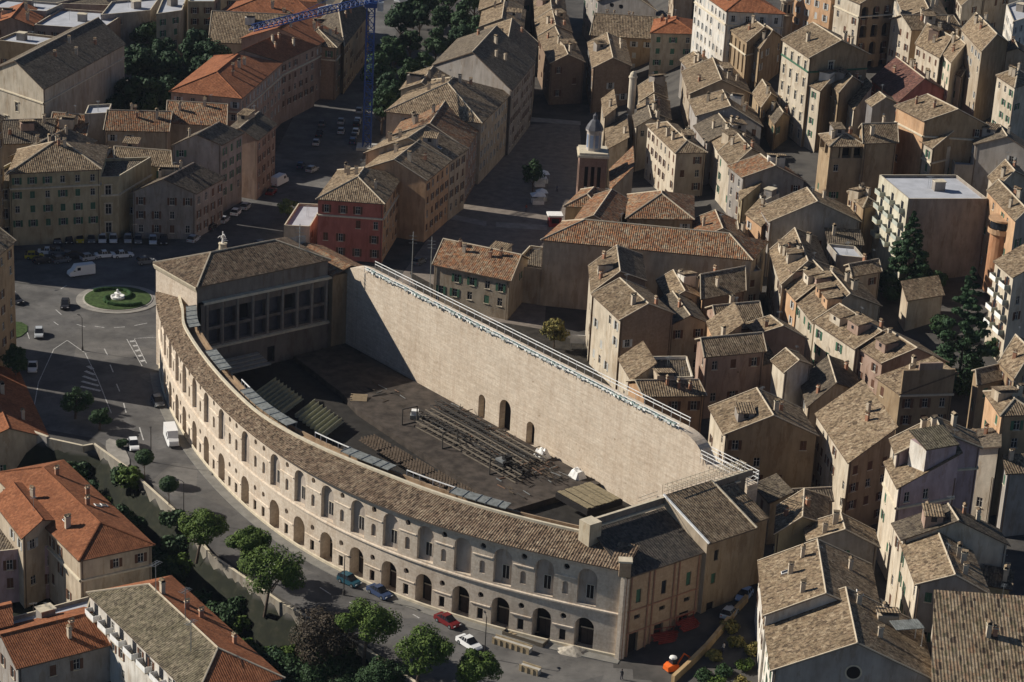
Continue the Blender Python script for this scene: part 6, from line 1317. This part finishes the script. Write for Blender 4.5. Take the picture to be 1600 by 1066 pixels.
for y in (-2.3, 2.2): q.box(-3.6, 3.6, y, y+.12, 0, .7, plain('site_dark_wood', (.12, .10, .075), .9))
for x in (-3.6, 3.5): q.box(x, x+.12, -2.17, 2.19, 0, .7, MATS['site_dark_wood'])
o = q.build('excavated_pit_frame'); o.location = (WK[8][0]-3, WK[8][1]+1, -1.985); o.rotation_euler.z = RF; tag(o, 'dark shored trench frame between the formwork and the arena facade', 'trench')
q = MB(); rr = random.Random(6); N_ = 14
def hpt(i, r_): a_ = 2*math.pi*i/N_; return (math.cos(a_)*r_*2.6*(1+.15*math.sin(i*2.3)), math.sin(a_)*r_*1.7*(1+.12*math.cos(i*1.7)), 1.0*(1-r_)**.8)
lv = [1, .7, .45, .2, .0]
for r0, r1 in zip(lv, lv[1:]):
    for i in range(N_): q.face([hpt(i, r0), hpt(i+1, r0), hpt(i+1, r1), hpt(i, r1)], plain('rubble_pale', (.38, .34, .28), .95, 0, .35, 2.5))
o = q.build('rubble_heap'); o.location = (WK[3][0], WK[3][1], -1.99); tag(o, 'pale heap of rubble before the last two arena arches', 'heap')
# excavator
m_oran = plain('machine_orange', (.70, .13, .02), .5, 0, .1, 1)
ex = empty('excavator', (WK[4][0], WK[4][1], -1.98), 'small orange machine with pale round top beside the low alley wall', 'excavator', None, .6)
q = MB()
for y in (-.9, .55): q.box(-1.2, 1.2, y, y+.38, 0, .55, M_BLACK)
q.build('track', ex)
q = MB(); loft(q, [(-1.3, .7, .6, .6, 1.3), (-.6, .85, .75, .58, 1.6), (.6, .85, .75, .58, 1.4), (1.0, .6, .5, .6, 1.0)], m_oran); q.build('body', ex)
q = MB(); loft(q, [(-.4, .5, .42, 1.55, 2.4), (.5, .5, .42, 1.4, 2.3)], M_GLASS); q.lathe([(.62, 2.4), (.55, 2.62), (.25, 2.75), (0, 2.8)], (0, 0, 0), M_WHITE, 10); q.build('cab', ex)
q = MB(); q.tube([(.9, 0, 1.1), (2.1, 0, 2.6), (3.2, 0, 1.7)], .16, m_oran, 5); q.tube([(3.2, 0, 1.7), (3.1, 0, .5)], .13, m_oran, 5); q.box(2.8, 3.4, -.35, .35, .05, .6, m_oran); q.build('arm', ex)
m_rsc = plain('site_red', (.24, .04, .03), .6, 0, .2, 2)
for p, lb in ((WK[5], 'red barrier and scaffold stack nearest the arena corner in the dark alley mouth'), (WK[6], 'red barrier and scaffold stack deeper in the alley by the side wall')):
    q = MB(); rr = random.Random(lb)
    for i in range(6): q.box(-2+rr.uniform(-.4, .4), 2+rr.uniform(-.4, .4), -1+i*.35, -.8+i*.35, .05+i*.12, .25+i*.12, m_rsc)
    for i in range(4):
        x = -1.8+i*1.2; q.tube([(x, 1.2, 0), (x, 1.2, 1.6)], .06, m_rsc, 4)
    q.tube([(-1.9, 1.2, 1.5), (1.9, 1.2, 1.5)], .06, m_rsc, 4); q.tube([(-1.9, 1.2, .8), (1.9, 1.2, .8)], .06, m_rsc, 4)
    o = q.build('scaffold_stack'); o.location = (p[0], p[1], gz(p[0], p[1])+.02); o.rotation_euler.z = rr.uniform(0, 2); tag(o, lb, 'scaffold')
# ---------------------------------------------------------------- low walls
def wallrun(name, pts, th, h, m, label, cat, cap=None, drop=3):
    q = MB()
    for a, b_ in zip(pts, pts[1:]):
        a2, b2 = Vector(a[:2]), Vector(b_[:2]); d = (b2-a2).normalized(); nn = Vector((-d.y, d.x))*th/2; a2 = a2-d*th*.3
        c = [a2+nn, a2-nn, b2-nn, b2+nn]; za, zb_ = a[2], b_[2]; zt = [za+h, za+h, zb_+h, zb_+h]; z0 = [za-drop]*2+[zb_-drop]*2
        for i in range(4):
            j_ = (i+1) % 4; q.face([(*c[i], z0[i]), (*c[j_], z0[j_]), (*c[j_], zt[j_]), (*c[i], zt[i])], m)
        q.face([(*c[i], zt[i]) for i in range(4)], cap or m)
    o = q.build(name); return tag(o, label, cat)
wallrun('alley_wall', PT['ALLEY'], .6, 1.2, wallmat('ochre_stone', (.46, .33, .18)), 'low ochre stone wall climbing the alley right of the arena', 'wall')
WLz = [(x, y, -2) for x, y in WL]
wallrun('retaining_wall', WLz[2:], .5, .75, wallmat('retaining_stone', (.34, .31, .26)), 'long stone retaining wall edging the road above the villas', 'wall', M_STONE, 7)
wallrun('retaining_wall', WLz[:3], .6, 1.0, wm('gr'), 'short grey wall at the left edge below the junction', 'wall', M_STONE, 7)
# pavements
def lane(name, x0, x1, d0, d1, z, m):
    q = MB(); n_ = int((x1-x0)/2)
    for i in range(n_):
        a, b_ = x0+(x1-x0)*i/n_, x0+(x1-x0)*(i+1)/n_
        pa = [W3(*cv(a, d), z) for d in (d0, d1)]; pb = [W3(*cv(b_, d), z) for d in (d0, d1)]
        q.face([pa[0], pb[0], pb[1], pa[1]], m); q.face([(pa[1][0], pa[1][1], z), (pb[1][0], pb[1][1], z), (pb[1][0], pb[1][1], z-.2), (pa[1][0], pa[1][1], z-.2)], m)
    return tag(q.build(name), kind='structure')
lane('pavement', 4, LEN, .2, -1.9, -1.86, plain('pavement_grey', (.20, .19, .17), .9, 0, .2, .6))
kb = MB()
q = MB(); q.prism([(p_[0], p_[1]) for p_ in [Vector(W3(*cv(39+6*math.cos(a_*.5236), -13.5+1.6*math.sin(a_*.5236)), 0)) for a_ in range(12)]], -2.05, -1.84, m_pave); tag(q.build('kerb_island'), kind='structure')
q = MB(); vp = PT['CARS'][10]; q.prism([(vp[0]-6+3.2*math.cos(a_*.6283), vp[1]+2+5*math.sin(a_*.6283)) for a_ in range(10)], -2.05, -1.85, m_grass); tag(q.build('verge'), kind='structure')

# ---------------------------------------------------------------- vegetation
def leafmat(name, c0, c1, c2):
    m, n, l, b = newmat(name)
    r = ramp(n, [(.25, c0), (.5, c1), (.8, c2)]); l.new(noise(n, l, 1.1, 4, None, .7), r.inputs[0]); l.new(r.outputs[0], b.inputs['Base Color'])
    b.inputs['Roughness'].default_value = .7
    MATS[name] = m; return m
LG = leafmat('leaf_green', (.028, .05, .009), (.068, .112, .018), (.145, .195, .035))
LD = leafmat('leaf_dark', (.014, .032, .012), (.028, .06, .02), (.05, .09, .028))
LC = leafmat('leaf_spruce', (.010, .028, .012), (.022, .052, .02), (.045, .085, .03))
LB = leafmat('leaf_brownish', (.03, .022, .016), (.06, .045, .03), (.09, .075, .04))
LY = leafmat('leaf_autumn', (.07, .08, .02), (.16, .14, .04), (.30, .20, .05))
BARK = plain('bark', (.09, .065, .05), .95, 0, .3, 3)
def crown_mesh(kind, seed, R, Hh, m, n_leaf, base, leaf=.34):
    rr = random.Random(seed); q = MB()
    clumps = []
    if kind == 'round':
        for i in range(26):
            th = rr.uniform(0, 2*math.pi); u = rr.uniform(-.75, 1); rad = (1-u*u)**.5
            k = rr.uniform(.45, .85); clumps.append((R*rad*math.cos(th)*k, R*rad*math.sin(th)*k, base+Hh/2+u*Hh/2*k, rr.uniform(.26, .42)*R))
    elif kind == 'ball': clumps = [(0, 0, base+Hh/2, R)]
    elif kind == 'cone':
        for i in range(70):
            t = (i+.5)/70; z = base+Hh*t; rad = R*(1-t)**.85*rr.uniform(.45, .95); th = i*2.4+rr.uniform(-.3, .3)
            clumps.append((rad*math.cos(th), rad*math.sin(th), z-rad*.25, max(.25, R*.28*(1-t)+.25)))
    per = n_leaf//len(clumps)
    for cx, cy, cz, cr_ in clumps:
        for i in range(per):
            v = Vector((rr.gauss(0, 1), rr.gauss(0, 1), rr.gauss(0, 1))).normalized()
            k = rr.uniform(.72, 1.06) if kind != 'cone' else rr.uniform(.3, 1.1)
            p = Vector((cx, cy, cz))+Vector((v.x*cr_*k, v.y*cr_*k, v.z*cr_*k*(.8 if kind != 'cone' else .55)))
            nrm = (v+Vector((rr.uniform(-.6, .6), rr.uniform(-.6, .6), rr.uniform(-.3, .7)))).normalized()
            a = nrm.orthogonal().normalized(); b_ = nrm.cross(a); an = rr.uniform(0, 6.28); a, b_ = a*math.cos(an)+b_*math.sin(an), b_*math.cos(an)-a*math.sin(an)
            s1 = leaf*rr.uniform(.7, 1.3); s2 = s1*rr.uniform(.5, .9)
            q.face([p-a*s1-b_*s2*.3, p-b_*s2, p+a*s1+b_*s2*.2, p+b_*s2], m)
    return q.mesh('crown')
def trunk_mesh(Hh, base, r, lean=0, limbs=5, seed=0):
    rr = random.Random(seed); q = MB()
    q.tube([(-lean, 0, -1.5), (-lean*.6, 0, base*.5), (0, 0, base+Hh*.3), (0, 0, base+Hh*.6)], r, BARK, 7, r*.35)
    for i in range(limbs):
        an = i*2*math.pi/max(1, limbs)+rr.uniform(-.4, .4); z = base*rr.uniform(.7, 1.0)
        q.tube([(-lean*.3*(1-z/(base+1)), 0, z), (math.cos(an)*Hh*.22, math.sin(an)*Hh*.22, z+Hh*.25), (math.cos(an)*Hh*.36, math.sin(an)*Hh*.36, z+Hh*.5)], r*.42, BARK, 5, r*.12)
    return q.mesh('trunk')
def tree(p, crown, trunk, label, cat='tree', name='tree', group=None, rz=0, sc=1):
    r = empty(name, p, label, cat, group, rz); r.scale = (sc, sc, sc)
    inst('crown', crown, r, (0, 0, 0))
    if trunk: inst('trunk', trunk, r, (0, 0, 0))
    return r
PN = PT['PINE']
spec = [(3.2, 5.0, LG, 'first umbrella-shaped tree from the left along the retaining wall', 2.6), (2.9, 4.6, LG, 'smaller bright tree touching the big middle pine', 4.2), (4.4, 6.4, LG, 'biggest bright green pine leaning over the slope in the middle left', 4.0),
        (4.8, 7.0, LB, 'dark brownish tree at the bottom among the green pines', 3.4), (3.8, 6.0, LG, 'bright pine with sunlit crown right of the brownish tree', 4.0), (3.9, 6.0, LG, 'round bright pine at the bottom centre before the road', 3.2), (2.8, 4.2, LG, 'small bright tree at the bottom edge left of the construction site', 2.2),
        (3.4, 4.6, LD, 'dark bush-like tree at the bottom edge between two pines', 1.8), (4.4, 6.2, LD, 'dark tree at the bottom edge under the brownish tree', 3), (2.5, 4.5, LD, 'dark shaded tree on the traffic island at left', 1.6), (1.7, 3.0, LD, 'little dark tree below the striped island', 1.2)]
for i, (R_, H_, m, lb, base) in enumerate(spec):
    tree(PN[i], crown_mesh('round', i, R_*1.2, H_, m, 9000 if R_ > 2.6 else 4000, base, .17), trunk_mesh(H_, base, .28, 1.2 if i in (0, 2, 5) else .4, 5, i), lb, 'tree', 'pine_tree' if m is LG else 'tree')
for i, (p, lb) in enumerate(zip(PT['BALL'], ('ball-clipped tree on a thin stem nearer the white hatchback', 'ball-clipped tree on a thin stem farther down the retaining wall'))):
    z = max(p[2], -4.5); tree((p[0], p[1], z), crown_mesh('ball', 40+i, 1.65, 3.3, LD, 2600, 3.0, .16), trunk_mesh(2.2, 3.0, .1, 0, 3, i), lb, 'tree', 'clipped_tree', 'ball-clipped street trees')
CM = [crown_mesh('round', 50+k, 4.6, 10.5, LC, 4200, 1.2, .40) for k in range(2)]+[crown_mesh('round', 52, 4.2, 10, LC, 3600, 1.5, .42)]; CT = trunk_mesh(8, 3, .3, 0, 0, 1)
for i, p in enumerate(PT['CON']):
    tree(p, CM[i % 3], CT, 'dark evergreen crowded in the garden between the two long palazzi at upper left', 'tree', 'evergreen_tree', 'dark evergreens in the upper left garden', i*1.3, 1+.12*((i*7) % 5-2))
AM = [crown_mesh('round', 60+k, 4.2, 9, LD if k else LC, 3200, 3.5, .40) for k in range(3)]; AT = trunk_mesh(8, 4, .35, 0, 5, 2)
for i, p in enumerate(PT['AVE']):
    tree(p, AM[i % 3], AT, 'dark leafy tree in the park strip beside the crane at the top', 'tree', 'park_tree', 'dark park trees right of the crane', i*.9, .95+.1*((i*5) % 4-1))
for p, R_, H_, lb in zip(PT['BIGCON'], (7.0, 8.2), (18.5, 24), ('tall dark spruce before the modern apartment block', 'bigger ragged dark spruce at the right, below the other spruce')):
    tree(p, crown_mesh('cone', 70+int(H_), R_, H_, LC, 20000, .5, .30), trunk_mesh(12, 4, .35, 0, 0, 3), lb, 'tree', 'spruce_tree')
MI = PT['MISC']
ms = [(2.7, 6.5, LD, 2.0, 'dark tree with rusty top beside the white canopies on the piazza'), (2.2, 4.5, leafmat('leaf_pale', (.05, .08, .03), (.10, .14, .05), (.18, .2, .08)), 1.4, 'pale green tree behind the flat annex of the red palazzo'), (2.6, 5, LY, 1.5, 'yellow-brown tree in the dark yard behind the great wall'),
      (2.4, 4, LD, .8, 'dark bush between the two spruces'), (1.6, 2.6, LD, .3, 'small bush at the foot of the upper spruce'), (1.1, 1.5, LD, .2, 'tiny bush on the kerb island near the white hatchback'), (2.6, 5, LD, 1.2, 'dark tree at the left edge below the grass verge'), (2.0, 3.5, LD, .6, 'smaller dark tree at the left edge above the other'),
      (2.2, 3.5, LD, .6, 'dark garden tree at the right edge under the balconies'), (1.5, 2.4, LD, .3, 'small dark bush tucked in the yard of the middle quarter'), (2.2, 4.2, LD, .8, 'dark tree pressed against the modern block wall'), (2.6, 4.6, LD, .8, 'dark tree between the outbuilding and the ragged spruce')]
for i, (p, (R_, H_, m, base, lb)) in enumerate(zip(MI, ms)):
    tree(p, crown_mesh('round', 80+i, R_, H_, m, 2400, base, .24), trunk_mesh(H_, base+.5, .2, 0, 4, i), lb, 'tree' if R_ > 1.7 else 'bush', 'tree' if R_ > 1.7 else 'bush')
for i, p in enumerate(PT['BUSHR']):
    tree((p[0], p[1], p[2]-.3), crown_mesh('round', 100+i, 1.5, 2.0, (LY, LD, LY, LG)[i % 4], 1100, 0, .17), None, 'low ragged autumn bush in the plot below the alley wall at bottom right', 'bush', 'bush', 'ragged bushes in the bottom right plot', i, 1)
# shrubs on the embankment under the retaining wall
rr = random.Random(12); SH = [crown_mesh('round', 120+k, 1.7, 2.2, (LD, LD, LG)[k], 1100, 0, .22) for k in range(3)]; k = 0
for (x0, y0), (x1, y1) in zip(WL[4:], WL[5:11]):
    L_ = math.hypot(x1-x0, y1-y0); nx_, ny_ = (y1-y0)/L_, -(x1-x0)/L_
    if below(x0+nx_*4, y0+ny_*4) < 0: nx_, ny_ = -nx_, -ny_
    for j in range(int(L_/1.3)):
        f = (j+rr.random())/max(1, int(L_/1.3)); d = rr.uniform(.9, 9.5); x, y = x0+(x1-x0)*f+nx_*d, y0+(y1-y0)*f+ny_*d
        o = bpy.data.objects.new('shrub', SH[k % 3]); C.objects.link(o); o.location = (x, y, gz(x, y)-.3); o.rotation_euler.z = rr.uniform(0, 6); s_ = rr.uniform(.9, 1.6); o.scale = (s_, s_, s_)
        tag(o, 'low dark shrub on the steep bank under the long retaining wall', 'shrub', 'shrubs on the bank under the retaining wall'); k += 1
rr = random.Random(21); k = 0
DT = [crown_mesh('round', 140+k_, 2.8, 4.6, (LD, LC)[k_], 3000, 1.2, .22) for k_ in range(2)]; DTT = trunk_mesh(4, 1.6, .2, 0, 4, 9)
for (x0, y0), (x1, y1) in zip(WL[4:], WL[5:10]):
    L_ = math.hypot(x1-x0, y1-y0); nx_, ny_ = (y1-y0)/L_, -(x1-x0)/L_
    if below(x0+nx_*4, y0+ny_*4) < 0: nx_, ny_ = -nx_, -ny_
    for j in range(max(1, int(L_/4.2))):
        f = (j+.5*rr.random())/max(1, int(L_/4.2)); d = rr.uniform(5, 9.5); x, y = x0+(x1-x0)*f+nx_*d, y0+(y1-y0)*f+ny_*d
        tree((x, y, gz(x, y)-.2), DT[k % 2], DTT, 'dark dense tree at the foot of the steep bank under the road', 'tree', 'bank_tree', 'dark trees at the foot of the bank', k*1.7, rr.uniform(.9, 1.25)); k += 1
# ---------------------------------------------------------------- people
def person(p, rz, top_c, leg_c, label, scale=1):
    mt, ml, mk = plain('cloth_%.2f_%.2f_%.2f' % top_c, top_c), plain('cloth_%.2f_%.2f_%.2f' % leg_c, leg_c), plain('skin', (.45, .28, .2))
    q = MB()
    for s_, f in ((-1, .18), (1, -.16)): q.tube([(0, s_*.09, .92), (f*.5, s_*.1, .5), (f, s_*.1, .06), (f+.14, s_*.1, .03)], .095, ml, 7, .05)
    q.lathe([(.10, .84), (.17, .92), (.15, 1.12), (.20, 1.38), (.14, 1.5), (.055, 1.53), (.05, 1.58)], (0, 0, 0), mt, 10)
    for s_, f in ((-1, -.12), (1, .16)): q.tube([(0, s_*.19, 1.42), (f*.3, s_*.25, 1.15), (f+.1, s_*.24, .92)], .055, mt, 6, .035); q.tube([(f+.1, s_*.24, .92), (f+.16, s_*.24, .83)], .035, mk, 5)
    q.lathe([(.05, 1.55), (.085, 1.6), (.1, 1.68), (.09, 1.76), (.05, 1.81), (0, 1.82)], (0.01, 0, 0), mk, 10)
    o = q.build('person', None, True); o.location = p; o.rotation_euler.z = rz; tag(o, label, 'person')
    h = MB(); h.lathe([(.108, 1.68), (.1, 1.77), (.05, 1.83), (0, 1.84)], (-.012, 0, 0), plain('hair_dark', (.03, .02, .015)), 10); h.build('hair', o, True)
PP = PT['PPL']
person((PP[0][0], PP[0][1], -1.99), 1.2, (.03, .03, .035), (.03, .03, .05), 'person in dark clothes walking at the bottom edge right of the rubble heap')
person(PP[1], 2.5, (.5, .45, .4), (.05, .05, .08), 'person in a pale top beyond the low alley wall')
person(PP[3], .4, (.1, .1, .15), (.05, .05, .08), 'person in dark clothes near the church side of the piazza')
person(PP[4], 2.4, (.3, .08, .06), (.05, .05, .08), 'person in a red top crossing the piazza')

# ---------------------------------------------------------------- thin air haze
hb = MB(); hb.box(-1000, 1900, -60, 3300, -18, 185, M_DARK); hz = hb.build('haze'); hz.data.materials.clear()
hm = bpy.data.materials.new('air_haze'); hm.use_nodes = True; hn = hm.node_tree.nodes; hn.remove(hn['Principled BSDF'])
pv = hn.new('ShaderNodeVolumePrincipled'); pv.inputs['Density'].default_value = .000025; pv.inputs['Color'].default_value = (.72, .82, 1, 1)
hm.node_tree.links.new(pv.outputs[0], hn['Material Output'].inputs['Volume']); hz.data.materials.append(hm); tag(hz, kind='stuff')
